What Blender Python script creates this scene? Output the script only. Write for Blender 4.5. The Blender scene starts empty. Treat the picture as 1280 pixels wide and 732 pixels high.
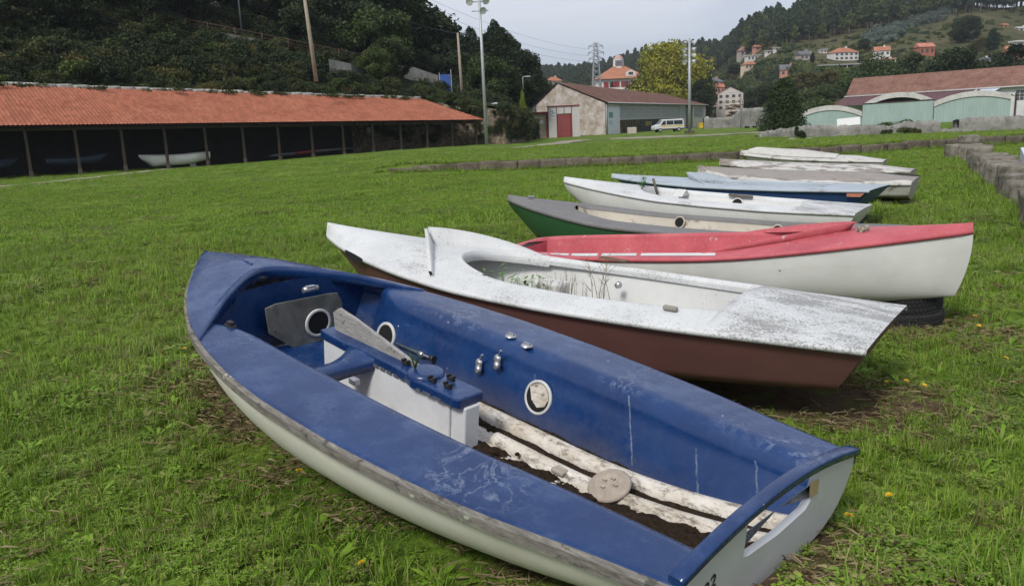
import bpy, bmesh, math, random
import numpy as np
from mathutils import Vector, Matrix
SC = bpy.context.scene
EXPOSURE = 0.46
HAZE = .0002
COL = SC.collection
random.seed(7)
RNG = np.random.default_rng(7)

# ------------------------------------------------------------------ camera model (1280 wide picture units)
F, CX, CY, H = 1000.0, 640.0, 366.0, 1.65
ROLL = math.radians(2.7)
PITCH = math.atan2(204 * math.cos(ROLL), F)
_fw = np.array([0, math.cos(PITCH), -math.sin(PITCH)])
_r0 = np.array([1.0, 0, 0]); _u0 = np.array([0, math.sin(PITCH), math.cos(PITCH)])
_rt = _r0 * math.cos(ROLL) - _u0 * math.sin(ROLL)
_up = _u0 * math.cos(ROLL) + _r0 * math.sin(ROLL)
def ray(u, v):
    return _fw + _rt * (u - CX) / F - _up * (v - CY) / F
def onz(u, v, z=0.0):
    d = ray(u, v); return np.array([0, 0, H]) + d * (z - H) / d[2]
def aty(u, v, Y):
    d = ray(u, v); return np.array([0, 0, H]) + d * Y / d[1]

# ------------------------------------------------------------------ small tools
def tag(o, label=None, cat=None, group=None, kind=None):
    if label: o['label'] = label
    if cat: o['category'] = cat
    if group: o['group'] = group
    if kind: o['kind'] = kind
    return o
def empty(name, loc=(0, 0, 0), rz=0.0):
    o = bpy.data.objects.new(name, None); COL.objects.link(o)
    o.location = Vector(loc); o.rotation_euler = (0, 0, rz); o.empty_display_size = .2
    return o
def children(o):
    return list(o.children)
def copy_tree(o, parent=None):
    kids = children(o)
    c = o.copy(); COL.objects.link(c); c.parent = parent
    for k in kids: copy_tree(k, c)
    return c
def herm(tab, x):
    """smooth (monotone) interpolation through (x, y) pairs"""
    tab = sorted(tab); X = np.array([t[0] for t in tab], float); Y = np.array([t[1] for t in tab], float)
    h = np.diff(X); dl = np.diff(Y) / h
    m = np.zeros(len(X)); m[0] = dl[0]; m[-1] = dl[-1]
    for i in range(1, len(X) - 1):
        m[i] = 0 if dl[i-1] * dl[i] <= 0 else 2 * dl[i-1] * dl[i] / (dl[i-1] + dl[i])
    x = np.asarray(x, float); i = np.clip(np.searchsorted(X, x) - 1, 0, len(h) - 1)
    t = np.clip((x - X[i]) / h[i], 0, 1)
    return ((1+2*t)*(1-t)**2*Y[i] + t*(1-t)**2*h[i]*m[i] + t*t*(3-2*t)*Y[i+1] + t*t*(t-1)*h[i]*m[i+1])

class MB:
    """collects shapes, links them as one mesh object"""
    def __init__(s): s.v = []; s.f = []; s.sm = []; s.mi = []
    def add(s, verts, faces, smooth=False, mi=0):
        n = len(s.v); s.v += [tuple(map(float, p)) for p in verts]
        s.f += [tuple(n + i for i in f) for f in faces]; s.sm += [smooth] * len(faces); s.mi += [mi] * len(faces)
        return s
    def grid(s, P, smooth=True, closeu=False, closev=False, mi=0, flip=False):
        P = np.asarray(P, float); a, b = P.shape[:2]; fs = []
        for i in range(a if closeu else a - 1):
            for j in range(b if closev else b - 1):
                i2, j2 = (i + 1) % a, (j + 1) % b
                q = (i*b+j, i2*b+j, i2*b+j2, i*b+j2)
                fs.append(q[::-1] if flip else q)
        return s.add(P.reshape(-1, 3), fs, smooth, mi)
    def box(s, c, d, rot=None, mi=0):
        c = np.array(c, float); h = np.array(d, float) / 2
        vs = [np.array([x, y, z]) * h for x in (-1, 1) for y in (-1, 1) for z in (-1, 1)]
        if rot is not None: vs = [np.array(rot @ Vector(v)) for v in vs]
        return s.add([c + v for v in vs], [(0,1,3,2),(4,6,7,5),(0,4,5,1),(2,3,7,6),(0,2,6,4),(1,5,7,3)], False, mi)
    def bbox(s, lo, hi, mi=0):
        lo = np.array(lo, float); hi = np.array(hi, float); return s.box((lo+hi)/2, hi-lo, None, mi)
    def tube(s, pts, r, n=8, caps=True, mi=0, smooth=True):
        pts = [np.array(p, float) for p in pts]; rr = r if hasattr(r, '__len__') else [r] * len(pts)
        rings = []
        for i, p in enumerate(pts):
            t = pts[min(i+1, len(pts)-1)] - pts[max(i-1, 0)]; t = t / (np.linalg.norm(t) + 1e-9)
            a = np.cross(t, [0, 0, 1]) if abs(t[2]) < .9 else np.cross(t, [1, 0, 0]); a /= np.linalg.norm(a); b = np.cross(t, a)
            rings.append([p + rr[i] * (a * math.cos(k*2*math.pi/n) + b * math.sin(k*2*math.pi/n)) for k in range(n)])
        base = len(s.v); s.grid(rings, smooth, closev=True, mi=mi)
        if caps:
            m = len(pts) - 1
            s.f += [tuple(base + k for k in range(n)), tuple(base + m*n + k for k in reversed(range(n)))]
            s.sm += [False, False]; s.mi += [mi, mi]
        return s
    def prism(s, poly, ax, lo, hi, mi=0):
        """polygon (2-D) extruded along axis ax from lo to hi"""
        n = len(poly)
        def put(p, a):
            q = list(p); q.insert(ax, a); return q
        vs = [put(p, lo) for p in poly] + [put(p, hi) for p in poly]
        fs = [tuple(range(n)), tuple(range(2*n-1, n-1, -1))] + [(i, (i+1) % n, n+(i+1) % n, n+i) for i in range(n)]
        return s.add(vs, fs, False, mi)
    def lathe(s, prof, c=(0,0,0), n=24, mi=0, smooth=True, M=None):
        P = [[(r*math.cos(k*2*math.pi/n), r*math.sin(k*2*math.pi/n), z) for k in range(n)] for r, z in prof]
        P = np.array(P)
        if M is not None: P = P @ np.array(M).T
        return s.grid(P + np.array(c), smooth, closev=True, mi=mi)
    def xform(s, M, off=(0,0,0)):
        V = np.array(s.v) @ np.array(M).T + np.array(off); s.v = [tuple(p) for p in V]; return s
    def build(s, name, mats, parent=None, bevel=0, fixn=True):
        me = bpy.data.meshes.new(name); me.from_pydata(s.v, [], s.f)
        mats = mats if isinstance(mats, (list, tuple)) else [mats]
        for m in mats: me.materials.append(m)
        me.polygons.foreach_set('use_smooth', s.sm); me.polygons.foreach_set('material_index', s.mi)
        if fixn:
            bm = bmesh.new(); bm.from_mesh(me); bmesh.ops.remove_doubles(bm, verts=bm.verts, dist=2e-5); bmesh.ops.recalc_face_normals(bm, faces=bm.faces); bm.to_mesh(me); bm.free()
        me.update()
        o = bpy.data.objects.new(name, me); COL.objects.link(o)
        if parent is not None: o.parent = parent
        if bevel:
            b = o.modifiers.new('bevel', 'BEVEL'); b.width = bevel; b.segments = 2; b.limit_method = 'ANGLE'
        return o

# ------------------------------------------------------------------ materials
class NT:
    def __init__(s, name):
        s.m = bpy.data.materials.new(name); s.m.use_nodes = True; s.t = s.m.node_tree
        s.b = s.t.nodes['Principled BSDF']; s.out = s.t.nodes['Material Output']; s.co = {}
    def n(s, ty, **kw):
        n = s.t.nodes.new(ty)
        for k, v in kw.items(): setattr(n, k, v)
        return n
    def l(s, a, b): s.t.links.new(a, b)
    def coord(s, kind='Object', scale=(1,1,1), rot=(0,0,0)):
        tc = s.n('ShaderNodeTexCoord') if kind != 'Position' else s.n('ShaderNodeNewGeometry')
        mp = s.n('ShaderNodeMapping'); mp.inputs['Scale'].default_value = scale; mp.inputs['Rotation'].default_value = rot
        s.l(tc.outputs[kind], mp.inputs['Vector']); return mp.outputs[0]
    def noise(s, co, scale=5, detail=4, rough=.6, dist=0):
        n = s.n('ShaderNodeTexNoise'); n.inputs['Scale'].default_value = scale; n.inputs['Detail'].default_value = detail
        n.inputs['Roughness'].default_value = rough; n.inputs['Distortion'].default_value = dist
        s.l(co, n.inputs['Vector']); return n.outputs['Fac']
    def voro(s, co, scale=5, feature='F1', out='Distance', rand=1):
        n = s.n('ShaderNodeTexVoronoi', feature=feature); n.inputs['Scale'].default_value = scale
        if 'Randomness' in n.inputs: n.inputs['Randomness'].default_value = rand
        s.l(co, n.inputs['Vector']); return n.outputs[out]
    def ramp(s, fac, stops, interp='LINEAR'):
        r = s.n('ShaderNodeValToRGB'); cr = r.color_ramp; cr.interpolation = interp
        while len(cr.elements) < len(stops): cr.elements.new(.5)
        for e, (p, c) in zip(cr.elements, stops):
            e.position = p; e.color = (c, c, c, 1) if not hasattr(c, '__len__') else (*c, 1)
        s.l(fac, r.inputs[0]); return r.outputs[0]
    def mix(s, fac, a, b, mode='MIX'):
        n = s.n('ShaderNodeMix', data_type='RGBA', blend_type=mode)
        for sock, val in ((n.inputs[0], fac), (n.inputs[6], a), (n.inputs[7], b)):
            if hasattr(val, 'is_output'): s.l(val, sock)
            elif hasattr(val, '__len__'): sock.default_value = (*val, 1)
            else: sock.default_value = val
        return n.outputs[2]
    def math(s, op, a, b=0.0, clamp=False):
        n = s.n('ShaderNodeMath', operation=op, use_clamp=clamp)
        for sock, val in ((n.inputs[0], a), (n.inputs[1], b)):
            if hasattr(val, 'is_output'): s.l(val, sock)
            else: sock.default_value = val
        return n.outputs[0]
    def sep(s, co):
        n = s.n('ShaderNodeSeparateXYZ'); s.l(co, n.inputs[0]); return n.outputs
    def bump(s, h, strength=.3, dist=.02):
        n = s.n('ShaderNodeBump'); n.inputs['Strength'].default_value = strength; n.inputs['Distance'].default_value = dist
        s.l(h, n.inputs['Height']); s.l(n.outputs[0], s.b.inputs['Normal'])
    def fin(s, col=None, rough=.6, spec=.5, metal=0):
        if col is not None:
            if hasattr(col, 'is_output'): s.l(col, s.b.inputs['Base Color'])
            else: s.b.inputs['Base Color'].default_value = (*col, 1)
        if hasattr(rough, 'is_output'): s.l(rough, s.b.inputs['Roughness'])
        else: s.b.inputs['Roughness'].default_value = rough
        s.b.inputs['Specular IOR Level'].default_value = spec; s.b.inputs['Metallic'].default_value = metal
        return s.m
MATS = {}
def simple(name, col, rough=.6, var=.25, scale=4, metal=0, spec=.4, bump=0, kind='Object'):
    """a surface whose colour wanders a little, as anything weathered does"""
    if name in MATS: return MATS[name]
    t = NT(name); co = t.coord(kind)
    a = t.noise(co, scale, 5, .65); b = t.noise(co, scale * 7, 3, .6)
    f = t.math('ADD', t.math('MULTIPLY', a, .65), t.math('MULTIPLY', b, .35))
    lo = [c * (1 - var) for c in col]; hi = [min(1, c * (1 + var)) for c in col]
    c = t.ramp(f, [(.3, lo), (.7, hi)])
    if bump: t.bump(b, bump, .02)
    MATS[name] = t.fin(c, rough, spec, metal); return MATS[name]

def text_mesh(body, size, mat, parent, M, name='lettering', ext=.01, shear=0.0):
    fc = bpy.data.curves.new(name, 'FONT'); fc.body = body; fc.size = size; fc.extrude = ext; fc.shear = shear
    fo = bpy.data.objects.new(name + '_tmp', fc); COL.objects.link(fo); bpy.context.view_layer.update()
    me = bpy.data.meshes.new_from_object(fo.evaluated_get(bpy.context.evaluated_depsgraph_get())); bpy.data.objects.remove(fo)
    o = bpy.data.objects.new(name, me); me.materials.clear(); me.materials.append(mat); COL.objects.link(o); o.parent = parent; o.matrix_local = M; return o
# screen boxes that nothing planted in front may cover: (u0, u1, v0, v1, depth)
KEEP = []
def px_of(p):
    d = np.asarray(p, float) - np.array([0, 0, H]); z = d @ _fw; return CX + F * (d @ _rt) / z, CY - F * (d @ _up) / z
def covers(p, w, h):
    """would something w wide and h tall standing at p hide one of the kept boxes?"""
    u, v = px_of(p); k = F / max(p[1], 1); 
    for u0, u1, v0, v1, Y in KEEP:
        if p[1] < Y and u + w * .5 * k > u0 and u - w * .5 * k < u1 and v - h * k < v1 and v > v0: return True
    return False
# ------------------------------------------------------------------ ground height
KERB = [(-9, 38.5), (-4.8, 36.0), (.57, 33.2), (10.8, 32.2), (23.2, 35.5), (40, 40)]
def kerb_y(x): return np.interp(x, [p[0] for p in KERB], [p[1] for p in KERB])
BEDS = []     # boats' keels: (x0,y0,x1,y1,half breadth)
def seg_dist(x, y, a, b):
    a = np.array(a, float); b = np.array(b, float); d = b - a
    t = np.clip(((x - a[0]) * d[0] + (y - a[1]) * d[1]) / (d @ d), 0, 1)
    return np.hypot(x - a[0] - t * d[0], y - a[1] - t * d[1])
def ground(x, y):
    x = np.asarray(x, float); y = np.asarray(y, float)
    z = .018 * np.sin(x * 1.3 + 1) * np.sin(y * .9) + .012 * np.sin(x * 2.9 + y * 2.1) + .01 * np.sin(y * 4.3 - x * 1.7)
    # terrace behind the stone kerb, fading out to the left
    up = np.clip((y - kerb_y(x)) / .25, 0, 1)
    soft = np.clip((y - kerb_y(x)) / 25, 0, 1) ** 1.0
    w = np.clip((x + 7.5) / 3.0, 0, 1)
    z = z + .33 * (w * up + (1 - w) * soft * np.clip((x + 22) / 12, 0, 1))
    if BEDS: z = z + .085 * np.exp(-(seg_dist(x, y, BEDS[0][:2], BEDS[0][2:4]) / .75) ** 2)
    z = z - .2 * np.clip((y - 60) / 40, 0, 1) * np.clip((x + 2) / 6, 0, 1)
    return z

# ------------------------------------------------------------------ boat materials
def m_blue_gloss():
    t = NT('blue_paint'); co = t.coord(); big = t.noise(co, 1.6, 4, .6)
    base = t.ramp(big, [(.3, (.003, .019, .082)), (.7, (.006, .034, .125))])
    fade = t.noise(co, .9, 3, .6, .4)
    base = t.mix(t.ramp(fade, [(.5, 0), (.75, .3)]), base, (.016, .05, .165))
    # worn-through veins, only in some places
    w = t.noise(co, 4.5, 5, .62, 2.2)
    vein = t.ramp(w, [(.465, 0), (.49, 1), (.51, 1), (.54, 0)])
    up_ = t.ramp(t.sep(t.n('ShaderNodeNewGeometry').outputs['Normal'])[2], [(.55, .12), (.85, 1)])
    dn = t.n('ShaderNodeVectorMath', operation='DISTANCE'); t.l(t.coord(scale=(.55, 1, .6)), dn.inputs[0]); dn.inputs[1].default_value = (.62, .56, 0)
    near_ = t.ramp(dn.outputs['Value'], [(.10, .13), (.42, 0)])
    where = t.math('MULTIPLY', t.ramp(t.math('ADD', t.noise(co, 1.25, 2, .5), near_), [(.55, 0), (.66, 1)]), up_)
    fine = t.ramp(t.noise(co, 38, 5, .75), [(.36, .1), (.56, 1)])
    k = t.math('MULTIPLY', t.math('MULTIPLY', vein, where), fine)
    base = t.mix(t.math('MULTIPLY', k, .42), base, (.24, .28, .37))
    # chalky bloom and fine scratches on what faces up
    chalk = t.ramp(t.noise(co, 3.2, 7, .82), [(.5, 0), (.78, 1)])
    base = t.mix(t.math('MULTIPLY', t.math('MULTIPLY', chalk, up_), .42), base, (.10, .15, .26))
    scr = t.ramp(t.noise(t.coord(scale=(3, 55, 20), rot=(0, 0, .25)), 1.6, 3, .6), [(.70, 0), (.73, 1)])
    base = t.mix(t.math('MULTIPLY', t.math('MULTIPLY', scr, t.ramp(t.noise(co, 2.2, 3), [(.5, 0), (.6, 1)])), .35), base, (.22, .26, .34))
    # three pale runs dried on the starboard tank
    xyz = t.sep(co)
    for xi, z0, z1, amt in ((.93, -.30, -.04, .6), (.56, -.32, -.12, .5), (.27, -.30, -.07, .45), (1.55, -.20, -.12, .3)):
        dx = t.math('ABSOLUTE', t.math('SUBTRACT', t.math('ADD', t.math('SUBTRACT', xyz[0], t.math('MULTIPLY', xyz[2], .5)), t.math('MULTIPLY', t.math('SUBTRACT', t.noise(co, 16, 4, .7), .5), .035)), xi + .05))
        ln = t.n('ShaderNodeMapRange'); ln.inputs['From Min'].default_value = .001; ln.inputs['From Max'].default_value = .0065; ln.inputs['To Min'].default_value = 1; ln.inputs['To Max'].default_value = 0; t.l(dx, ln.inputs['Value'])
        rg = t.math('MULTIPLY', t.math('GREATER_THAN', xyz[2], z0), t.math('LESS_THAN', xyz[2], z1)); sd = t.math('LESS_THAN', xyz[1], -.2)
        k2 = t.math('MULTIPLY', t.math('MULTIPLY', ln.outputs[0], rg), t.math('MULTIPLY', sd, t.ramp(t.noise(co, 26, 4, .8), [(.38, .15), (.55, 1)])))
        base = t.mix(t.math('MULTIPLY', k2, amt * .75), base, (.34, .38, .43))
    # chips and droppings
    v = t.voro(co, 9, rand=1); chip = t.math('LESS_THAN', t.math('ADD', v, t.math('MULTIPLY', t.noise(co, 40, 3), .12)), .1)
    cw = t.ramp(t.noise(co, 2.4, 2), [(.5, 0), (.56, 1)])
    base = t.mix(t.math('MULTIPLY', chip, t.math('MULTIPLY', cw, .8)), base, (.55, .56, .55))
    # grime film
    base = t.mix(t.math('MULTIPLY', t.ramp(t.noise(co, 22, 5, .75), [(.5, 0), (.8, 1)]), .12), base, (.12, .135, .17))
    # runs down the upright faces
    s2 = t.coord(scale=(16, 5, 1.1)); run = t.ramp(t.noise(s2, 1, 4, .7), [(.685, 0), (.715, 1)])
    nrm = t.sep(t.n('ShaderNodeNewGeometry').outputs['Normal'])[2]
    steep = t.ramp(t.math('ABSOLUTE', nrm), [(.2, 1), (.55, 0)])
    base = t.mix(t.math('MULTIPLY', t.math('MULTIPLY', run, steep), .5), base, (.30, .33, .38))
    zl2 = t.n('ShaderNodeMapRange'); zl2.inputs['From Min'].default_value = -.34; zl2.inputs['From Max'].default_value = -.22; zl2.inputs['To Min'].default_value = .7; zl2.inputs['To Max'].default_value = 0; t.l(t.math('ADD', t.sep(co)[2], t.math('MULTIPLY', t.math('SUBTRACT', t.noise(co, 16, 5, .8), .5), .22)), zl2.inputs['Value'])
    base = t.mix(t.math('MULTIPLY', zl2.outputs[0], steep), base, (.10, .085, .07))
    r = t.ramp(t.noise(co, 12, 4), [(.3, .17), (.7, .36)])
    t.bump(t.noise(co, 45, 3), .06, .004)
    return t.fin(base, r, .5)
def m_lichen_white(name='lichen_white_paint', base=(.6, .61, .62), speck=.5, patch=(.36, .36, .34), scale=1.0, brown=0.0, aft=0.0):
    t = NT(name); co = t.coord()
    c = t.ramp(t.noise(co, 2.2 * scale, 5, .7), [(.3, [b * .82 for b in base]), (.65, base)])
    dens = t.ramp(t.noise(co, 1.7 * scale, 3, .6), [(.34, .1), (.62, 1)])
    dens = t.math('ADD', dens, t.math('MULTIPLY', t.ramp(t.sep(co)[0], [(.55, aft), (1.0, 0)]), 1.0)) if aft else dens
    dens = t.math('MULTIPLY', dens, t.ramp(t.noise(t.coord(scale=(.6, 1.6, 1)), 4.5 * scale, 5, .7), [(.36, .25), (.62, 1.15)]))
    sp = t.ramp(t.math('ADD', t.noise(co, 70 * scale, 6, .78), t.math('MULTIPLY', dens, .12)), [(.655 - .03 * speck, 0), (.72 - .03 * speck, 1)])
    c = t.mix(t.math('MULTIPLY', sp, .72), c, (.12, .12, .11))
    c = t.mix(t.math('MULTIPLY', t.math('MULTIPLY', dens, t.ramp(t.noise(co, 9 * scale, 6, .8), [(.45, 0), (.7, 1)])), .3), c, (.30, .30, .28))
    c = t.mix(t.math('MULTIPLY', t.ramp(t.noise(co, 28 * scale, 5, .8), [(.55, 0), (.75, 1)]), max(.1, .5 * speck)), c, patch)
    if brown:
        w = t.ramp(t.noise(t.coord(scale=(1, 2.5, 1)), 2.1, 5, .7, .5), [(.62 - brown * .2, 0), (.68 - brown * .2, 1)])
        c = t.mix(t.math('MULTIPLY', w, .85), c, t.ramp(t.noise(co, 14, 5, .8), [(.3, (.09, .07, .055)), (.7, (.25, .21, .18))]))
    t.bump(t.noise(co, 60, 4, .7), .15, .004)
    return t.fin(c, .62, .35)
def m_hull(name, base, low=None, spots=.5, rough=.42):
    """moulded hull side: faint mottling, algae film, a few round stains, dirt where it meets the grass"""
    t = NT(name); co = t.coord()
    c = t.ramp(t.noise(co, 1.5, 5, .65), [(.3, [b * .8 for b in base]), (.7, base)])
    film = t.ramp(t.noise(t.coord(scale=(1.2, 1.2, 3)), 2.6, 6, .75), [(.48, 0), (.78, 1)])
    c = t.mix(t.math('MULTIPLY', film, .42), c, low or [b * .55 for b in base])
    v = t.math('ADD', t.voro(co, 4.2), t.math('MULTIPLY', t.noise(co, 30, 3), .05))
    sp = t.math('LESS_THAN', v, .052 + .02 * spots)
    c = t.mix(t.math('MULTIPLY', sp, .7), c, (.12, .12, .10))
    c = t.mix(t.math('MULTIPLY', t.ramp(t.noise(co, 48, 4, .8), [(.58, 0), (.74, 1)]), .3 * spots), c, [b * .4 for b in base])
    t.bump(t.noise(co, 20, 3), .05, .004)
    return t.fin(c, rough, .45)
def m_wood_grey(name='weathered_rail', a=(.06, .055, .05), b=(.23, .215, .19)):
    t = NT(name); co = t.coord(scale=(1.2, 9, 9)); c0 = t.coord()
    g = t.noise(co, 7, 5, .75, .6)
    c = t.ramp(g, [(.28, a), (.68, b)])
    c = t.mix(t.math('MULTIPLY', t.ramp(t.noise(c0, 9, 5, .75), [(.56, 0), (.62, 1)]), .8), c, (.05, .05, .045))
    c = t.mix(t.math('MULTIPLY', t.ramp(t.noise(c0, 5, 4, .7), [(.63, 0), (.67, 1)]), .75), c, (.42, .45, .36))
    t.bump(g, .35, .006)
    return t.fin(c, .85, .2)
def m_soil():
    t = NT('soil'); co = t.coord(); n = t.noise(co, 45, 6, .8)
    c = t.ramp(n, [(.3, (.012, .008, .005)), (.6, (.045, .03, .02)), (.8, (.11, .085, .06))])
    t.bump(t.noise(co, 70, 5, .8), .9, .02); return t.fin(c, .95, .1)
def m_grey_plate():
    t = NT('grey_plate'); co = t.coord()
    c = t.ramp(t.noise(co, 3, 5, .7, .5), [(.3, (.055, .055, .045)), (.55, (.16, .16, .145)), (.75, (.27, .27, .25))])
    c = t.mix(t.ramp(t.noise(co, 30, 4, .8), [(.6, 0), (.8, .5)]), c, (.03, .03, .025))
    return t.fin(c, .55, .4)
def m_dirty_white():
    t = NT('dirty_white'); co = t.coord()
    c = t.ramp(t.noise(co, 4, 5, .7), [(.3, (.42, .36, .28)), (.6, (.62, .59, .54))])
    d = t.ramp(t.noise(t.coord(scale=(1, 2, 2)), 11, 6, .85), [(.50, 0), (.62, 1)])
    c = t.mix(t.math('MULTIPLY', d, .8), c, (.09, .065, .045))
    t.bump(t.noise(co, 40, 4, .7), .3, .006); return t.fin(c, .75, .3)
BLUE = m_blue_gloss()
WHITE_D = m_lichen_white(base=(.56, .57, .57), speck=1.0, aft=.9)
HULL_W = m_hull('white_hull', (.63, .63, .60), (.44, .41, .33), .7)
HULL_CREAM = m_hull('aged_white_hull', (.74, .715, .64), (.52, .46, .34), .4)
HULL_BR = m_hull('brown_hull', (.140, .062, .056), (.075, .038, .033), .3, .5)
HULL_GR = m_hull('green_hull', (.018, .075, .026), (.008, .03, .012), .3, .45)
HULL_BL = m_hull('navy_hull', (.03, .075, .20), (.018, .04, .10), .3, .45)
HULL_OLD = m_lichen_white('peeling_white_hull', (.40, .39, .35), 1.2, (.2, .2, .16), 1.2, .4)
WOODR = m_wood_grey(); SOIL = m_soil(); PLATE = m_grey_plate(); DIRTYW = m_dirty_white()
BLACK = simple('opening_shade_black', (.006, .006, .006), .9, .1)  # flat black standing in for the shade inside openings
METAL = simple('dull_metal', (.42, .42, .43), .38, .3, 30, .8)
BLKP = simple('black_plastic', (.018, .018, .018), .5, .3, 20)
INNER_W = m_lichen_white('inner_white', (.55, .555, .54), -.9, (.3, .3, .27), .7)
CLEANW = simple('case_white', (.56, .57, .58), .5, .12, 6)

# ------------------------------------------------------------------ boat builder
class Boat:
    """local frame: x from transom to bow, y to port, z up from the sheer line's end points"""
    def __init__(s, name, bow, stern, width_dir_z=0.0, half=None, sag=None, keel=None, sec=('round', .55), rake_bow=.35, rake_tr=0.0, label='', cat='boat'):
        bow = np.array(bow, float); m = np.array(stern, float); s.L = float(np.linalg.norm(bow - m))
        x = (bow - m) / s.L; up = np.array([0, 0, 1.0]); y = np.cross(up, x); y /= np.linalg.norm(y); z = np.cross(x, y)
        c, sn = math.cos(width_dir_z), math.sin(width_dir_z)
        y2 = y * c + z * sn; z2 = z * c - y * sn
        s.R = np.stack([x, y2, z2], 1); s.o = m
        e = empty(name); M = Matrix([[*s.R[i], m[i]] for i in range(3)] + [[0, 0, 0, 1]]); e.matrix_world = M; s.e = e
        tag(e, label, cat, 'old dinghies laid up in a row on the grass')
        s.half, s.sag, s.keel, s.sec, s.rb, s.rt = half, sag, keel, sec, rake_bow, rake_tr
        BEDS.append((m[0], m[1], bow[0], bow[1], max(h for _, h in half)))
        s.m0 = m
    def w(s, p): return s.o + s.R @ np.array(p, float)
    def loc(s, p): return s.R.T @ (np.array(p, float) - s.o)
    def unp(s, uv, ax, val):
        d = s.R.T @ ray(*uv); c = s.R.T @ (np.array([0, 0, H]) - s.o); return c + d * (val - c[ax]) / d[ax]
    def b(s, x): return np.maximum(herm(s.half, np.asarray(x) / s.L), .004)
    def s_(s, x): return herm(s.sag, np.asarray(x) / s.L)
    def k(s, x): return herm(s.keel, np.asarray(x) / s.L)
    def xs(s, n=44):
        u = np.linspace(0, 1, n); return s.L * (u ** .92 * .55 + .45 * np.sin(u * math.pi / 2))
    def sec_pts(s, x, inset=0.0):
        """list of strips of (frac, y, z) from the sheer to the keel"""
        b = float(s.b(x)) - inset; sh = float(s.s_(x)); kz = float(s.k(x)) + inset; d = sh - kz
        if s.sec[0] == 'round':
            e = s.sec[1]; pz = s.sec[2] if len(s.sec) > 2 else e + .25; th = np.linspace(0, math.pi / 2, 17)
            return [[(math.sin(t), b * max(0, math.cos(t)) ** e, sh - d * math.sin(t) ** pz) for t in th]]
        bc, zc = s.sec[1], s.sec[2]; u = x / s.L
        bcx = bc * (1 - .35 * max(0, u - .55) / .45); zz = sh - d * (zc + .12 * max(0, u - .5))
        A = (0, b, sh); B = (zc, b * bcx, zz); C = (1, 0.0, kz)
        def seg(p, q, n): return [tuple(np.array(p) + (np.array(q) - np.array(p)) * t) for t in np.linspace(0, 1, n)]
        return [seg(A, B, 7), seg(B, C, 5)]
    def hb_at(s, x, z):
        pts = [p for st in s.sec_pts(x) for p in st]; zz = [p[2] for p in pts][::-1]; yy = [p[1] for p in pts][::-1]
        return float(np.interp(z, zz, yy))
    def xr(s, x, frac):
        u = x / s.L; return x - s.rb * u ** 5 * frac ** 1.3 + s.rt * (1 - u) ** 6 * frac
    def hull(s, mat, name='hull', transom=True, tmat=None):
        mb = MB(); X = s.xs(); S = [s.sec_pts(x) for x in X]
        for k in range(len(S[0])):
            for sg in (1, -1):
                P = [[(s.xr(x, f), sg * y, z) for f, y, z in S[i][k]] for i, x in enumerate(X)]
                mb.grid(P, True)
        s.h = mb.build(name, mat, s.e)
        if transom:
            pts = [p for st in S[0] for p in st]; 
            poly = [(s.xr(0, f), y, z) for f, y, z in pts] + [(s.xr(0, f), -y, z) for f, y, z in reversed(pts[:-1])]
            t = MB(); n = len(poly); P = np.array(poly)
            t.add(list(P) + list(P + np.array([.025, 0, 0])), [tuple(range(n)), tuple(range(2*n-1, n-1, -1))] + [(i, (i+1) % n, n+(i+1) % n, n+i) for i in range(n)])
            t.build('transom', tmat or mat, s.e)
        return s.h
    def deck(s, mat, ci, x0, x1, crown=.05, rad=.03, floor=-.33, slope=.04, lip=.03, inner=None, name='deck', floormat=None, xend=None, extra=(), close=True, under=None):
        """deck with a cockpit: ci(x) = half breadth of the opening between x0 and x1"""
        X = [x for x in np.linspace(0.0, xend or s.L, 60)] + list(extra)
        X += [x0 - 1e-4, x0 + 1e-4] + list(x1 - (x1 - x0) * .12 * np.linspace(0, 1, 12) ** 2)
        X = np.array(sorted(x for x in X if 0 <= x <= (xend or s.L)))
        nv = 16
        lips = {1: [], -1: []}; tops = {1: [], -1: []}; walls = {1: [], -1: []}; fl = []
        for x in X:
            b = float(s.b(x)); sh = float(s.s_(x)); c = min(float(ci(x)) if x0 < x < x1 else 0.0, b - .03)
            c = max(c, 0)
            r = rad * min(1, c / .1) if c > 0 else 0
            cw = crown * min(1, .12 + x / (.22 * s.L)); fz = floor(x) if callable(floor) else floor
            pr = [(b - .004, sh - lip), (b + .012 * min(1, b / .06), sh - lip), (b + .014 * min(1, b / .06), sh - .008), (b + .006 * min(1, b / .06), sh + .002)]
            for v in np.linspace(0, 1, nv) ** .9:
                y = b - .004 + (c - (b - .004)) * v
                z = sh + .003 + cw * (1 - (y / max(b, .01)) ** 2)
                dd = y - c
                if r > 0 and dd < r: z -= r - math.sqrt(max(0, r*r - (r - dd) ** 2))
                pr.append((y, z))
            if r > 0:   # last row round the edge
                pr += [(c - .0005, pr[-1][1] - .005)]
            else: pr += [pr[-1]]
            for sg in (1, -1): tops[sg].append([(x, sg * y, z) for y, z in pr])
            if under and x0 < x < under[1]:
                cu = float(under[0](x)); zt_ = sh + cw * (1 - (min(cu, b) / b) ** 2) - .012
                if c > 0:
                    for sg in (1, -1): lips[sg].append([(x, sg * pr[-1][0], pr[-1][1]), (x, sg * (pr[-1][0] + .004), pr[-1][1] - .03)])
                for sg in (1, -1): walls[sg].append([(x, sg * (cu + (max(cu - slope, 0) - cu) * t), zt_ + (fz - zt_) * t) for t in np.linspace(0, 1, 7)])
                fl.append([(x, y, fz) for y in np.linspace(-max(cu - slope, 0), max(cu - slope, 0), 5)])
            elif x0 < x < x1:
                y0, z0 = pr[-1]; cf = max(c - slope * min(1, c / .2), 0)
                for sg in (1, -1): walls[sg].append([(x, sg * (y0 + (cf - y0) * t), z0 + (fz - z0) * t) for t in np.linspace(0, 1, 7)])
                fl.append([(x, y, fz) for y in np.linspace(-cf, cf, 5)])
        mb = MB()
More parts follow.
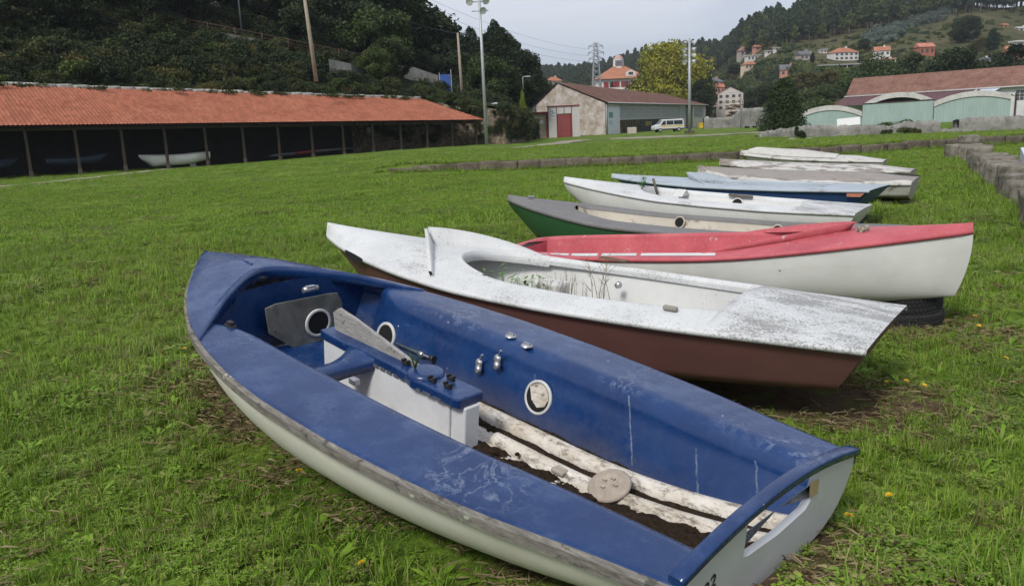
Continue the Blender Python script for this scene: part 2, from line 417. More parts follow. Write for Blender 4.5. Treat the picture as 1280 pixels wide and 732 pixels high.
        for sg in (1, -1): mb.grid(tops[sg], True)
        wm = 0
        ms = [mat]
        if inner is not None and inner is not mat: ms.append(inner); wm = 1
        if walls[1]:
            for sg in (1, -1):
                mb.grid(walls[sg], True, mi=wm)
                if lips[sg]: mb.grid(lips[sg], True)
            # closing faces at the aft end
            a = walls[1][0]; c = walls[-1][0]
            if close: mb.grid([a, c], False, mi=wm)
        s.d = mb.build(name, ms, s.e)
        if fl:
            MB().grid(fl, True).build('cockpit_floor', floormat or inner or mat, s.e)
        return s.d
    def coaming(s, mat, xa, xl, yl, h, crown=.05, lean=.06, name='splash_board', th=.018, one=None, ya=0.0, near=None):
        """V shaped splash board, apex towards the bow"""
        for sg in ((1, -1) if one is None else (one,)):
            P0, P1, P2, P3 = [], [], [], []
            for t in np.linspace(0, 1, 12):
                x1, y1 = near if (near and sg == 1) else (xl, sg * yl)
                x = xa + (x1 - xa) * t ** (1.0 if near and sg == 1 else 1.15); y = ya + (y1 - ya) * t
                b = float(s.b(x)); z = float(s.s_(x)) + crown * (1 - min(1, abs(y / b)) ** 2) - .005
                hh = h * (1 - t ** 2.1) ** .85 + .006
                if near and sg == 1: hh = h * (1 - .62 * t)
                P0.append((x, y, z)); P1.append((x + lean * hh / h, y + sg * lean * .4 * hh / h, z + hh))
                P2.append((x + lean * hh / h - th, y + sg * lean * .4 * hh / h, z + hh)); P3.append((x - th, y, z))
            mb = MB(); mb.grid([P0, P1], True); mb.grid([P1, P2], False); mb.grid([P2, P3], True)
            mb.add([P0[0], P1[0], P2[0], P3[0]], [(0, 1, 2, 3)])
            mb.build(name, mat, s.e)
    def ring(s, c, nrm, r, rin, mat, name='hatch_ring', shade_disc=True, sx=1.0):
        n = Vector(nrm).normalized(); q = n.to_track_quat('Z', 'Y').to_matrix()
        mb = MB(); mb.lathe([(rin, -.006), (rin, .004), (rin + .003, .006), (r - .003, .006), (r, .003), (r, -.006)], c, 28, M=np.array(q))
        if shade_disc: mb.lathe([(.0001, .002), (rin + .001, .002)], c, 28, mi=1, M=np.array(q))  # uncut wall: black disc painted in as the hatch's dark inside
        return mb.build(name, [mat, BLACK], s.e)
# ================================================================== 1: the blue dinghy
B1 = Boat('sailing_dinghy', (-2.095, 5.50, .90), (.864, 2.481, .36),
    half=[(0, .60), (.08, .66), (.16, .73), (.26, .785), (.36, .815), (.45, .82), (.53, .80), (.61, .755), (.69, .68), (.76, .575), (.83, .445), (.905, .27), (.955, .145), (.985, .065), (1, .012)],
    sag=[(0, 0), (.25, -.035), (.5, -.045), (.75, -.03), (1, 0)],
    keel=[(0, -.27), (.15, -.38), (.35, -.49), (.5, -.52), (.7, -.51), (.85, -.45), (.95, -.36), (1, -.25)],
    sec=('round', .5, 1.1), rake_bow=.5,
    label='blue decked open dinghy with white hull and grey rubbing strake, nearest in the row', cat='sailing dinghy')
E1 = B1.e
B1.hull(HULL_CREAM, transom=False)
CI1 = [(0, .36), (.5, .385), (1.0, .425), (1.6, .445), (2.3, .45), (2.70, .455), (2.84, .475), (2.95, .515), (3.02, .56), (3.065, .62), (3.08, .63), (3.3, .60)]
def ci1(x):
    return min(float(herm(CI1, x)), float(B1.b(x)) - .035)
def fz1(x): return -.35 + .15 * max(0, 1 - x / 1.1) ** 2
B1.deck(BLUE, ci1, .004, 3.27, crown=.035, rad=.085, floor=fz1, slope=.10, lip=.0, name='side_deck', close=False, floormat=DIRTYW, xend=3.26, extra=np.linspace(2.7, 3.14, 26))
# foredeck, raised a little above the side tanks, with a curved lip at its after edge
def fore():
    mb = MB(); V = np.linspace(-1, 1, 41); top, lip = [], []
    for v in V:
        a = abs(v); xe = 3.46 - .68 * a ** 1.7
        row = []
        for u in np.concatenate([[0, .012, .03, .06], np.linspace(.1, 1, 22)]):
            x = xe + (B1.L + .012 - xe) * u; b = float(B1.b(min(x, B1.L))) + .016
            fd = min(1, max(0, (x - 2.77) / .34)) ** .8; z = float(B1.s_(min(x, B1.L))) + .004 + (.010 + .075 * (1 - a ** 2.6) * min(1, (b / .35)) + .024 * math.exp(-(u / .05) ** 2)) * fd
            row.append((x, v * b, z))
        top.append(row)
        x0, y0, z0 = row[0]; q_ = max(.02, 1 - a ** 5)
        lip.append([(x0, y0, z0), (x0 - .012 * q_, y0, z0 - .008 * q_), (x0 - .018 * q_, y0, z0 - .028 * q_), (x0 - .012 * q_, y0, z0 - .085 * q_), (x0 + .10 * q_, y0 * .97, z0 - .09 * q_)])
    mb.grid(top, True); mb.grid(lip, True)
    # faint moulded rib down the middle
    P = [(x, 0, float(B1.s_(x)) + .012 + .075 * min(1, float(B1.b(x)) / .35) + .004) for x in np.linspace(3.62, 4.3, 10)]
    mb.tube(P, .006, 6)
    # skirt over the sheer
    for sg in (1, -1):
        S = []
        for x in np.linspace(3.0, B1.L + .012, 30):
            b = float(B1.b(min(x, B1.L))) + .016; z = float(B1.s_(min(x, B1.L)))
            S.append([(x, sg * b, z + .012), (x, sg * (b + .002), z - .02)])
        mb.grid(S, True)
    return mb.build('foredeck', BLUE, E1)
fore()
# bulkhead under the foredeck, with a grey plate screwed to it
mb = MB(); P = [[(3.2 + .02 * (1 - abs(v)), v * (B1.hb_at(3.2, z) - .03), z) for z in np.linspace(-.45, .055 - .075 * v * v, 7)] for v in np.linspace(-1, 1, 13)]
mb.grid(P, True); mb.build('bulkhead', BLUE, E1)
pl = [B1.unp(p, 0, 3.13) for p in ((332, 386), (345, 380), (412, 367), (422, 366), (427, 376), (431, 404), (432, 425), (384, 444), (337, 417))]
mb = MB(); q = [np.array(p) for p in pl]
mb.add([p for p in q] + [p + np.array([.012, 0, 0]) for p in q], [tuple(range(9)), tuple(range(17, 8, -1))] + [(i, (i+1) % 9, 9+(i+1) % 9, 9+i) for i in range(9)])
plate = mb.build('bulkhead_plate', PLATE, E1)
c = B1.unp((397.5, 403), 0, 3.12); B1.ring((c[0] - .004, c[1], c[2]), (-1, 0, 0), .09, .072, simple('ring_plastic', (.48, .48, .46), .5, .2, 20))
for p in ((340, 386), (414, 370), (424, 395), (343, 412)):
    cc = B1.unp(p, 0, 3.125); bo = MB(); bo.lathe([(.0001, -.004), (.006, -.002), (.006, .004)], cc, 8, M=np.array(Vector((-1, 0, 0)).to_track_quat('Z', 'Y').to_matrix())); bo.build('plate_screw', METAL, E1)
# rubbing strake: two grey battens under the deck edge
for sg in (1, -1):
    R_ = []
    for x in np.linspace(.0, B1.L - .01, 70):
        b = float(B1.b(x)); z = float(B1.s_(x))
        R_.append([(x, sg * (b - .02), z - .004), (x, sg * (b + .014), z - .003), (x, sg * (b + .034), z - .012), (x, sg * (b + .032), z - .050), (x, sg * (b - .01), z - .056)])
    mb = MB(); mb.grid(R_, False); mb.build('rubbing_strake', WOODR, E1)
# transom with its cut-out, and the blue beam over it
st = [p for s_ in B1.sec_pts(0.0) for p in s_]
poly = [(y, z) for f, y, z in st] + [(-y, z) for f, y, z in reversed(st[:-1])]
poly += [(-.36, .045), (-.30, .07), (-.27, .03), (-.245, -.055), (-.20, -.082), (0.0, -.095), (.20, -.085), (.232, -.075), (.235, .06), (.36, .045)]
mb = MB(); mb.prism(poly, 0, -.006, .022); tr = mb.build('transom', m_hull('transom_white', (.52, .53, .53), (.38, .37, .33), .3), E1)
mb = MB(); P = []
for v in np.linspace(-1, 1, 33):
    y = v * .612; z = .004 + .078 * (1 - v * v); r = []
    for a, bz in ((-.016, -.020), (-.018, .004), (-.015, .009), (-.008, .0115), (.026, .012), (.031, .008), (.031, -.008), (.0, -.021)):
        r.append((a, y, z + bz + .010))
    P.append(r)
mb.grid(P, True, closev=True)
for k in (0, -1): mb.add(P[k], [tuple(range(8))])
mb.build('transom_beam', BLUE, E1)
sc = [B1.unp(p, 0, -.0075) for p in ((1012, 603), (1024, 597.5), (1022, 616), (1011.5, 622))]
MB().add([p + np.array([-.001, 0, 0]) for p in sc], [(0, 1, 2, 3)]).build('sticker', simple('tan_tape', (.40, .29, .15), .7, .2, 15), E1)
p0 = B1.unp((878, 751), 0, -.008)
text_mesh('22', .075, simple('ink', (.01, .01, .01), .6, .1), E1, Matrix(((0, 0, -1, -.0085), (-.95, .31, 0, p0[1]), (.31, .95, 0, p0[2]), (0, 0, 0, 1))), 'registration_number', .0005, .25)
# centreboard case, its blue capping, the thwart bridge, the grey board sticking out
def case():
    yc = .06
    mb = MB(); mb.bbox((1.56, yc - .055, -.36), (2.62, yc + .055, -.115)); mb.bbox((1.46, yc - .045, -.36), (1.56, yc + .045, -.125))
    mb.build('centreboard_case', CLEANW, E1, bevel=.008)
    out = [(1.47, -.075), (1.47, .075), (1.50, .085), (1.72, .085), (1.80, .095), (1.88, .07), (2.0, .058), (2.2, .055), (2.30, .05), (2.42, .065), (2.60, .06), (2.66, .05), (2.66, -.05), (2.4, -.055), (2.0, -.055), (1.88, -.065), (1.80, -.09), (1.72, -.085), (1.5, -.085)]
    mb = MB(); mb.prism([(x, yc + y) for x, y in out], 2, -.125, -.075); mb.lathe([(.0001, .022), (.075, .022), (.09, .012), (.095, -.01)], (1.80, yc, -.075), 26)
    cap = mb.build('case_capping', BLUE, E1, bevel=.014)
    mb = MB(); P = []
    for t in np.linspace(0, 1, 12):
        y = yc + .05 + (.46 - yc - .03) * t; wdt = .055 + .07 * (2 * t - 1) ** 2; x = 2.26 - .03 * t; z = -.088 - .03 * math.sin(t * math.pi)
        P.append([(x - wdt, y, z - .02), (x - wdt * .92, y, z), (x, y, z + .006), (x + wdt * .92, y, z), (x + wdt, y, z - .02), (x + wdt, y, z - .06), (x - wdt, y, z - .06)])
    mb.grid(P, True, closev=True); mb.build('thwart_bridge', BLUE, E1)
    mb = MB()
    prof = [(2.60, -.10), (2.62, .02), (2.57, .055), (2.42, .035), (1.86, -.07), (1.86, -.10)]
    mb.prism([(x, z) for x, z in prof], 1, yc - .035, yc - .012)
    bd = mb.build('centreboard', m_wood_grey('grey_board', (.14, .13, .12), (.36, .35, .33)), E1)
    for (x, y) in ((1.60, .09), (1.66, .02), (1.95, .065), (1.70, .10)):
        cl = MB(); cl.box((x, y, -.066), (.045, .018, .016)); cl.box((x - .018, y, -.052), (.012, .026, .014)); cl.box((x + .018, y, -.052), (.012, .026, .014))
        cl.build('cleat', BLKP, E1, bevel=.003)
    tm_ = simple('track_metal', (.16, .16, .18), .5, .3, 20, .5)
    for k in range(7): tk = MB(); tk.box((2.18 - .055 * k, yc + .057 + .004, -.122), (.04, .004, .016)); tk.build('capping_clip', tm_, E1)
    for k in range(3): tk = MB(); tk.box((1.76 - .075 * k, yc + .088, -.115), (.055, .004, .01)); tk.build('capping_clip', tm_, E1)
case()
# starboard tank fittings
def on_tank(uv):
    """where a sight line meets the starboard tank's inner face"""
    d = B1.R.T @ ray(*uv); c0 = B1.R.T @ (np.array([0, 0, H]) - B1.o)
    for t in np.arange(2.0, 7.0, .004):
        p = c0 + d * t
        if not 0 < p[0] < 3: continue
        c = ci1(p[0]); zt = float(B1.s_(p[0]))
        top = -.05
        yw = c - .10 * min(1, max(0, (zt - p[2]) / .35))
        if p[2] < zt - .05 and -p[1] > yw: return p
        if -p[1] > c + .03 and p[2] < zt + .02: return p
    return c0 + d * 4
p = on_tank((483, 420)); B1.ring(p + np.array([0, .006, 0]), (0, 1, .25), .088, .07, MATS['ring_plastic'])
p = on_tank((673.5, 496)); r = B1.ring(p + np.array([0, .006, 0]), (0, 1, .25), .088, .074, MATS['ring_plastic'])
mb = MB(); q_ = np.array(Vector((0, 1, .25)).to_track_quat('Z', 'Y').to_matrix()); mb.add([q_ @ np.array([.072 * math.cos(a), .072 * math.sin(a), .0045]) + p + np.array([0, .006, 0]) for a in np.linspace(.15, 2.6, 12)] + [q_ @ np.array([-.035, -.022, .0045]) + p + np.array([0, .006, 0]), q_ @ np.array([.01, -.05, .0045]) + p + np.array([0, .006, 0]), q_ @ np.array([.055, -.03, .0045]) + p + np.array([0, .006, 0])], [tuple(range(15))])
mb.build('hatch_lining', DIRTYW, E1)
# strop with a bottle-screw lying against the tank
a_, b_ = on_tank((499, 430)), on_tank((545, 449)); off = np.array([0, .02, .008])
mb = MB(); mb.tube([a_ + off, (a_ * .5 + b_ * .5) + off * 1.2, b_ + off], [.009, .009, .009], 8); m_ = a_ * .3 + b_ * .7 + off * 1.2
mb.tube([m_ - (b_ - a_) * .06, m_ + (b_ - a_) * .06], [.016, .016], 8, mi=1); mb.tube([b_ + off - (b_ - a_) * .06, b_ + off + (b_ - a_) * .02], [.02, .02], 8, mi=2)
mb.build('rigging_screw', [simple('wire_grey', (.10, .12, .14), .45, .3, 30, .5), METAL, BLKP], E1)
for uv in ((640, 422), (660, 434)):
    p = on_tank(uv); mb = MB(); mb.lathe([(.0001, .012), (.016, .012), (.028, .006), (.032, 0)], p + np.array([0, .01, .012]), 14); mb.box(p + np.array([.0, .01, .024]), (.045, .012, .01)); mb.build('deck_fairlead', METAL, E1)
for uv in ((602, 452), (625, 447)):
    p = on_tank(uv) + np.array([0, .018, 0]); mb = MB()
    mb.lathe([(.0001, .012), (.02, .01), (.024, 0)], p, 12, M=np.array(Vector((0, 1, .2)).to_track_quat('Z', 'Y').to_matrix()))
    mb.tube([p, p + np.array([-.03, .012, .055]), p + np.array([-.04, .012, .06])], .005, 6); mb.lathe([(.0001, .014), (.022, .012), (.024, -.012), (.0001, -.014)], p + np.array([-.012, .016, -.03]), 12, M=np.array(Vector((.5, 1, .2)).to_track_quat('Z', 'Y').to_matrix()))
    mb.build('shackle', METAL, E1)
# fittings on the port tank's fore end and the foredeck lip
def on_deck(uv, dz=0.0):
    for _ in range(1):
        p = B1.unp(uv, 2, -.02 + dz)
    return p
p = on_deck((288, 407)); mb = MB(); mb.bbox(p - np.array([.04, .018, .012]), p + np.array([.04, .018, .006])); mb.bbox(p + np.array([-.025, -.014, .0]), p + np.array([.02, .014, .026])); mb.build('cam_cleat', BLKP, E1, bevel=.004)
p = on_deck((388, 361), .03); mb = MB(); mb.tube([p + np.array([0, -.05, 0]), p + np.array([0, .05, 0])], .018, 8); mb.box(p + np.array([0, .0, .014]), (.03, .06, .012)); mb.build('mast_gate', METAL, E1)
p = on_deck((443, 476), -.07); mb = MB(); mb.box(p, (.05, .035, .03)); mb.build('jammer', METAL, E1, bevel=.006)
mb = MB(); mb.grid([[(x, v * (B1.hb_at(x, -.345) - .04), -.345) for v in np.linspace(-1, 1, 5)] for x in np.linspace(2.45, 3.2, 6)], False); mb.build('forward_floor', BLUE, E1)
# floor: two moulded white stringers, gasket of dirt, soil, disc
for y, r_, x0, x1 in ((-.245, .052, .05, 2.4), (-.085, .045, .02, 1.46)):
    P = []
    for x in np.linspace(x0, x1, 40):
        w = math.sin(x * 3.1) * .004
        P.append([(x, y - .02 * (1 - x / 2) + r_ * math.cos(a) + w, fz1(x) - .002 + r_ * 1.0 * math.sin(a)) for a in np.linspace(0, math.pi, 9)])
    mb = MB(); mb.grid(P, True); mb.add(P[-1], [tuple(range(9))]); mb.add(P[0], [tuple(range(9))]); mb.build('floor_stringer', DIRTYW, E1)
for yc_, hw_, z_, nm in ((-.165, .028, .026, 'dirt_strip'), (-.318, .026, .03, 'dirt_strip')):
    P = []
    for x in np.linspace(.04, 1.95, 130):
        k_ = .5 + .5 * math.sin(x * 9 + yc_ * 40) * math.sin(x * 23); yy = yc_ - .02 * (1 - x / 2) - (.05 * max(0, 1 - x / .6) if yc_ < -.3 else 0)
        P.append([(x, yy + hw_ * v * (.85 + .3 * k_), fz1(x) + z_ * (1 - v * v) * (.3 + .5 * k_) + .006 * RNG.random()) for v in np.linspace(-1, 1, 7)])
    mb = MB(); mb.grid(P, False); o = mb.build(nm, SOIL); o.matrix_world = E1.matrix_world.copy(); tag(o, 'narrow strip of dirt lodged beside the floor stringers of the blue dinghy', 'soil', kind='stuff')
nx, ny = 120, 34; P = []
for i in range(nx):
    x = .03 + 1.5 * i / (nx - 1); row = []
    for j in range(ny):
        v = j / (ny - 1); y = -.035 + .33 * v - .05 * (1 - x / 1.5)
        h = (.028 + .012 * math.sin(x * 4)) * math.sin(math.pi * min(1, v * 1.25 + .01)) + .014 * math.sin(x * 13 + v * 5) * math.sin(x * 31 - v * 9) + .012 * RNG.random()
        row.append((x, y, fz1(x) - .002 + max(-.01, h) * min(1, (i + 1) / 6, (nx - i) / 6)))
    P.append(row)
mb = MB(); mb.grid(P, False); so = mb.build('soil', SOIL); so.matrix_world = E1.matrix_world.copy()
tag(so, 'dark crumbly soil spilled along the floor of the blue dinghy', 'soil', kind='stuff')
cl = MB()
for k in range(120):
    x = random.uniform(.1, 1.9); y = random.choice([random.uniform(-.33, -.28), random.uniform(-.19, -.14), random.uniform(-.05, .2)]); r_ = random.uniform(.003, .013)
    ang = [random.uniform(.7, 1.3) for _ in range(7)]
    cl.grid([[(x + r_ * ang[a] * math.cos(a * .898) * math.cos(e), y + r_ * ang[a] * math.sin(a * .898) * math.cos(e), fz1(x) + .015 + (.015 if y > -.05 else -.012) + r_ * math.sin(e)) for a in range(7)] for e in (-1.5, -.5, .5, 1.5)], False, closev=True)
co_ = cl.build('soil_clods', SOIL); co_.matrix_world = E1.matrix_world.copy(); tag(co_, 'loose crumbs of soil scattered over the blue dinghy floor', 'soil', kind='stuff')
dm = simple('weathered_disc', (.33, .28, .23), .8, .3, 25, bump=.3)
mb = MB(); q = Vector((.05, .42, 1)).to_track_quat('Z', 'Y').to_matrix()
mb.lathe([(.0001, .012), (.05, .013), (.056, .019), (.06, .013), (.086, .012), (.094, .004), (.09, -.006), (.0001, -.008)], (0, 0, 0), 36, M=np.array(q)); 
for a in (.3, 1.7, 3.0, 4.4): mb.box(np.array(q) @ np.array([.03 * math.cos(a), .03 * math.sin(a), .017]), (.022, .010, .008), q)
d_ = mb.build('hatch_cover', dm); dp = B1.unp((762, 607), 2, -.285); d_.matrix_world = E1.matrix_world @ Matrix.Translation(Vector(dp))
tag(d_, 'round grey-tan hatch cover lying loose on soil in the blue dinghy', 'hatch cover')
ch = MB(); ch.box((0, 0, 0), (.07, .05, .02)); co2 = ch.build('broken_chip', simple('concrete_bit', (.33, .29, .24), .9, .3, 20), bevel=.006); co2.matrix_world = E1.matrix_world @ Matrix.Translation(Vector(B1.unp((700, 588), 2, -.315)))
tag(co2, 'flat tan chip lying on the soil beside the floor stringer', 'chip')
# sprig growing out of the case
gm = simple('sprig_green', (.05, .11, .02), .6, .3, 8)
mb = MB(); bp = B1.unp((519, 462), 2, -.06)
for k in range(13):
    a = k * 2.4; l = random.uniform(.05, .13); dx, dy = math.cos(a) * l * .4, math.sin(a) * l * .4
    mb.add([(0, -.002, 0), (0, .002, 0), (dx * .5, dy * .5 + .0025, l * .6), (dx * .5, dy * .5 - .0025, l * .6), (dx, dy, l)], [(0, 1, 2, 3), (3, 2, 4)])
sp = mb.build('grass_sprig', gm); sp.matrix_world = E1.matrix_world @ Matrix.Translation(Vector(bp)); tag(sp, 'green grass sprig sprouting from the centreboard case of the blue dinghy', 'plant')
# ================================================================== 2: white deck over a brown hull
B2 = Boat('sailing_dinghy', (-1.55, 6.84, .85), (2.06, 4.249, .50),
    half=[(0, .545), (.12, .60), (.28, .665), (.42, .69), (.55, .67), (.68, .585), (.8, .44), (.9, .26), (.965, .11), (1, .02)],
    sag=[(0, 0), (.3, -.05), (.55, -.065), (.8, -.035), (1, 0)],
    keel=[(0, -.33), (.2, -.435), (.45, -.54), (.7, -.575), (.88, -.51), (1, -.30)],
    sec=('chine', .80, .84), rake_bow=.62, rake_tr=.17,
    label='weathered white decked dinghy with maroon brown hull and weeds in its cockpit', cat='sailing dinghy')
B2.hull(HULL_BR)
C2 = [(.82, .36), (1.3, .43), (1.75, .455), (2.2, .44), (2.5, .38), (2.72, .27), (2.86, .15), (2.93, .02)]
B2.deck(WHITE_D, lambda x: float(herm(C2, x)), .82, 2.93, crown=.095, rad=.03, floor=-.30, slope=.06, lip=.028, inner=INNER_W, extra=np.linspace(2.4, 2.95, 24), under=(lambda x: float(herm([(.82, .39), (1.3, .46), (1.75, .49), (2.2, .485), (2.7, .40), (3.1, .26), (3.32, .02)], x)), 3.3))
B2.coaming(WHITE_D, 3.30, 2.62, .52, .125, .095, .05, th=.03, near=(2.82, .56))
# thick lip round the fore end of the cockpit
P = []
for t in np.linspace(-1, 1, 41):
    x = 2.93 - .45 * abs(t) ** 1.9; y = .41 * math.copysign(abs(t) ** .8, t); b = float(B2.b(x)); z = float(B2.s_(x)) + .095 * (1 - (y / b) ** 2)
    P.append([(x + .02, y, z + .002), (x, y, z + .01), (x - .02, y * .98, z + .004), (x - .03, y * .96, z - .05), (x - .015, y * .96, z - .075)])
MB().grid(P, True).build('cockpit_lip', WHITE_D, B2.e)
# sprung deck edge near the stem: a black strip laid on as the shade in the gap
mb = MB(); G = []
for x in np.linspace(3.60, 3.92, 9):
    b = float(B2.b(x)); z = float(B2.s_(x)); k = math.sin((x - 3.58) / .36 * math.pi) * .018 + .004
    G.append([(x, b + .017, z - .03 - k), (x, b + .017, z - .008 + k * .35), (x, b - .03 - k * 1.4, z + .012)])
mb.grid(G, False); mb.build('gap_shade_strip', BLACK, B2.e)
for uv in ((463, 295), (441, 292)):
    p = B2.unp(uv, 2, .03); mb = MB(); mb.box(p, (.07, .02, .02)); mb.build('deck_eye', METAL, B2.e, bevel=.004)
p = B2.unp((838, 385), 2, .02); mb = MB(); mb.box(p, (.09, .035, .03)); mb.build('jam_cleat', simple('old_grey_fitting', (.22, .21, .18), .8, .3, 20), B2.e, bevel=.012)
mb = MB(); a_ = np.array([1.95, -.47, .04]); mb.box(a_, (.22, .02, .012)); mb.box(a_ + np.array([.0, .03, .0]), (.22, .012, .01)); mb.build('jib_track', simple('rust_brown', (.14, .09, .06), .8, .3, 20), B2.e)
mb = MB(); mb.box((2.25, -.1, -.20), (.22, .16, .2)); mb.build('thwart_block', INNER_W, B2.e, bevel=.02)
mb = MB(); mb.lathe([(.0001, .02), (.022, .018), (.026, -.01)], (1.85, -.36, -.12), 12, M=np.array(Vector((0, 1, 0)).to_track_quat('Z', 'Y').to_matrix())); mb.build('bung', METAL, B2.e)
dry = simple('dry_stalk', (.20, .14, .08), .9, .35, 12); fresh = simple('fresh_leaf', (.07, .16, .025), .6, .35, 12)
def stalks(n, c, spread, h0, h1, mat, name, label, r=.0022, lean=.25, twig=3):
    mb = MB()
    for k in range(n):
        x, y = c[0] + random.gauss(0, spread[0]), c[1] + random.gauss(0, spread[1]); l = random.uniform(h0, h1); a = random.uniform(0, 6.3); ln = random.uniform(0, lean) * l
        p0 = np.array([x, y, c[2]]); p1 = p0 + np.array([ln * .4 * math.cos(a), ln * .4 * math.sin(a), l * .55]); p2 = p0 + np.array([ln * math.cos(a), ln * math.sin(a), l])
        mb.tube([p0, p1, p2], [r, r * .8, r * .3], 4)
        for _ in range(twig):
            t = random.uniform(.35, .95); q = p0 + (p2 - p0) * t; a2 = random.uniform(0, 6.3); mb.tube([q, q + np.array([math.cos(a2) * l * .14, math.sin(a2) * l * .14, l * .15])], [r * .6, r * .2], 3)
    o = mb.build(name, mat); o.matrix_world = B2.e.matrix_world.copy(); return tag(o, label, 'plant')
stalks(55, (2.12, -.05, -.28), (.12, .10), .10, .27, dry, 'dry_weed', 'dry brown weed clump standing in the white dinghy cockpit')
stalks(5, (1.86, -.12, -.28), (.05, .05), .34, .5, dry, 'bare_twig', 'thin bare twigs rising above the white dinghy cockpit', .003, .5, 6)
def leafy(c, n, r, hgt, name, label, M, mat):
    mb = MB()
    for k in range(n):
        p = np.array(c) + np.array([random.gauss(0, r), random.gauss(0, r), random.uniform(.02, hgt)]); l = random.uniform(.025, .06); a = random.uniform(0, 6.3); d = np.array([math.cos(a), math.sin(a), random.uniform(-.2, .8)]) * l; w = np.array([-math.sin(a), math.cos(a), 0]) * l * .28
        mb.add([p, p + d * .5 + w, p + d, p + d * .5 - w], [(0, 1, 2, 3)]); mb.tube([(c[0], c[1], c[2] - .02), (np.array(c) * .4 + p * .6) + [0, 0, -.01], p], [.002, .0016, .001], 3)
    o = mb.build(name, mat, fixn=False); o.matrix_world = M.copy(); return tag(o, label, 'plant')
leafy((2.55, .05, -.22), 60, .07, .18, 'leafy_weed', 'bright green leafy weed under the cockpit lip of the white dinghy', B2.e.matrix_world, fresh)
leafy((2.28, .1, -.24), 60, .06, .2, 'leafy_weed', 'small fresh green weed beside the dry clump in the white dinghy', B2.e.matrix_world, fresh)

# ================================================================== 3: white hull, red deck, bow to the right, on tyres
def m_red():
    t = NT('red_deck_paint'); co = t.coord()
    c = t.ramp(t.noise(co, 2.5, 5, .7), [(.3, (.34, .055, .072)), (.7, (.50, .115, .132))])
    c = t.mix(t.math('MULTIPLY', t.ramp(t.noise(co, 26, 5, .8), [(.56, 0), (.68, 1)]), .5), c, (.30, .26, .25))
    c = t.mix(t.math('MULTIPLY', t.ramp(t.noise(co, 7, 5, .75), [(.64, 0), (.68, 1)]), .7), c, (.5, .5, .47))
    c = t.mix(t.math('MULTIPLY', t.ramp(t.noise(co, 3.3, 5, .75), [(.68, 0), (.70, 1)]), .8), c, (.10, .11, .11))
    return t.fin(c, .6, .35)
RED = m_red()
bw = onz(1217, 287, .78)
B3 = Boat('sailing_dinghy', bw, (.11, 8.16, .52), width_dir_z=.03,
    half=[(0, .36), (.04, .47), (.12, .56), (.3, .655), (.45, .68), (.6, .645), (.75, .53), (.87, .32), (.95, .14), (1, .015)],
    sag=[(0, -.02), (.3, -.06), (.55, -.07), (.8, -.03), (1, 0)],
    keel=[(0, -.28), (.2, -.36), (.45, -.46), (.7, -.50), (.88, -.52), (1, -.50)],
    sec=('round', .42), rake_bow=.13,
    label='white hulled dinghy with red deck, its bow propped up on tyres', cat='sailing dinghy')
B3.hull(HULL_W)
L3 = B3.L
C3 = [(.1, .34), (.55, .46), (1.3, .52), (1.9, .52), (2.4, .45), (2.75, .31), (2.93, .1), (2.98, .0)]
B3.deck(RED, lambda x: float(herm(C3, x)), .1, 2.95, crown=.05, rad=.03, floor=-.27, slope=.05, lip=.03, inner=RED, extra=np.linspace(2.6, 3.0, 16))
B3.coaming(RED, 3.2, 2.15, .58, .065, .05, .05)
# white painted bars along the near (starboard) side deck
WB = m_lichen_white('white_bar_paint', (.58, .57, .56), .6)
mb = MB()
for x0, x1 in ((.55, .68), (.72, .92), (.95, 1.22), (1.26, 1.6), (1.64, 2.3)):
    P = []
    for x in np.linspace(x0, x1, 12):
        row = []
        for y in np.linspace(.545, .62, 4):
            b = float(B3.b(x)); yy = min(y, b - .02); row.append((x + (y - .545) * .4, -yy, float(B3.s_(x)) + .0065 + .05 * (1 - (yy / b) ** 2)))
        P.append(row)
    mb.grid(P, True)
    P = [[(x, sg_y, float(B3.s_(x)) + zz) for sg_y, zz in ((-.553 - .0, .0),)] for x in (x0, x1)]
mb.build('deck_bars', WB, B3.e)
mb = MB()
for k in range(7):
    p = B3.unp((1077, 286), 2, .045) + np.array([random.gauss(0, .028), random.gauss(0, .014), .012 * (k % 3) - .015]); r_ = random.uniform(.012, .024)
    mb.grid([[(p[0] + r_ * random.uniform(.7, 1.3) * math.cos(a) * math.cos(e), p[1] + r_ * math.sin(a) * math.cos(e), p[2] + r_ * math.sin(e)) for a in np.arange(0, 6.2, 1.05)] for e in (-1.4, -.4, .5, 1.4)], False, closev=True)
mb.build('lichen_lump', simple('lichen_grey', (.30, .28, .22), .95, .4, 30, bump=.5), B3.e)
# tyres
def tyre_mesh():
    mb = MB(); R, w = .33, .17; prof = []
    for a in np.linspace(-2.75, 2.75, 25):
        z = math.sin(a) * w * .5 * (1.0 if abs(a) < 1.2 else .92); r_ = R - .075 + .075 * np.sign(math.cos(a)) * abs(math.cos(a)) ** .45
        prof.append((r_, math.copysign(min(abs(z) * 1.15, w * .5), z)))
    mb.lathe(prof, (0, 0, 0), 60)
    for k in range(60):        # tread blocks
        a = k * 2 * math.pi / 60
        for j, z in enumerate((-.06, -.022, .022, .06)):
            q = Matrix.Rotation(a + (j % 2) * .05, 3, 'Z'); mb.box((math.cos(a + (j % 2) * .05) * (R - .001), math.sin(a + (j % 2) * .05) * (R - .001), z * .9), (.010, .028, .027), q)
    return mb
RUB = simple('tyre_rubber', (.016, .016, .017), .75, .35, 15)
g0 = onz(1135, 397, .02); 
t1 = tyre_mesh().build('tyre', RUB); t1.location = (g0[0] - .10, g0[1] - .02, .05); t1.rotation_euler = (.03, .0, .2)
t2 = t1.copy(); COL.objects.link(t2); t2.location = (g0[0] - .11, g0[1] - .01, .205); t2.rotation_euler = (-.02, -.10, 1.1)
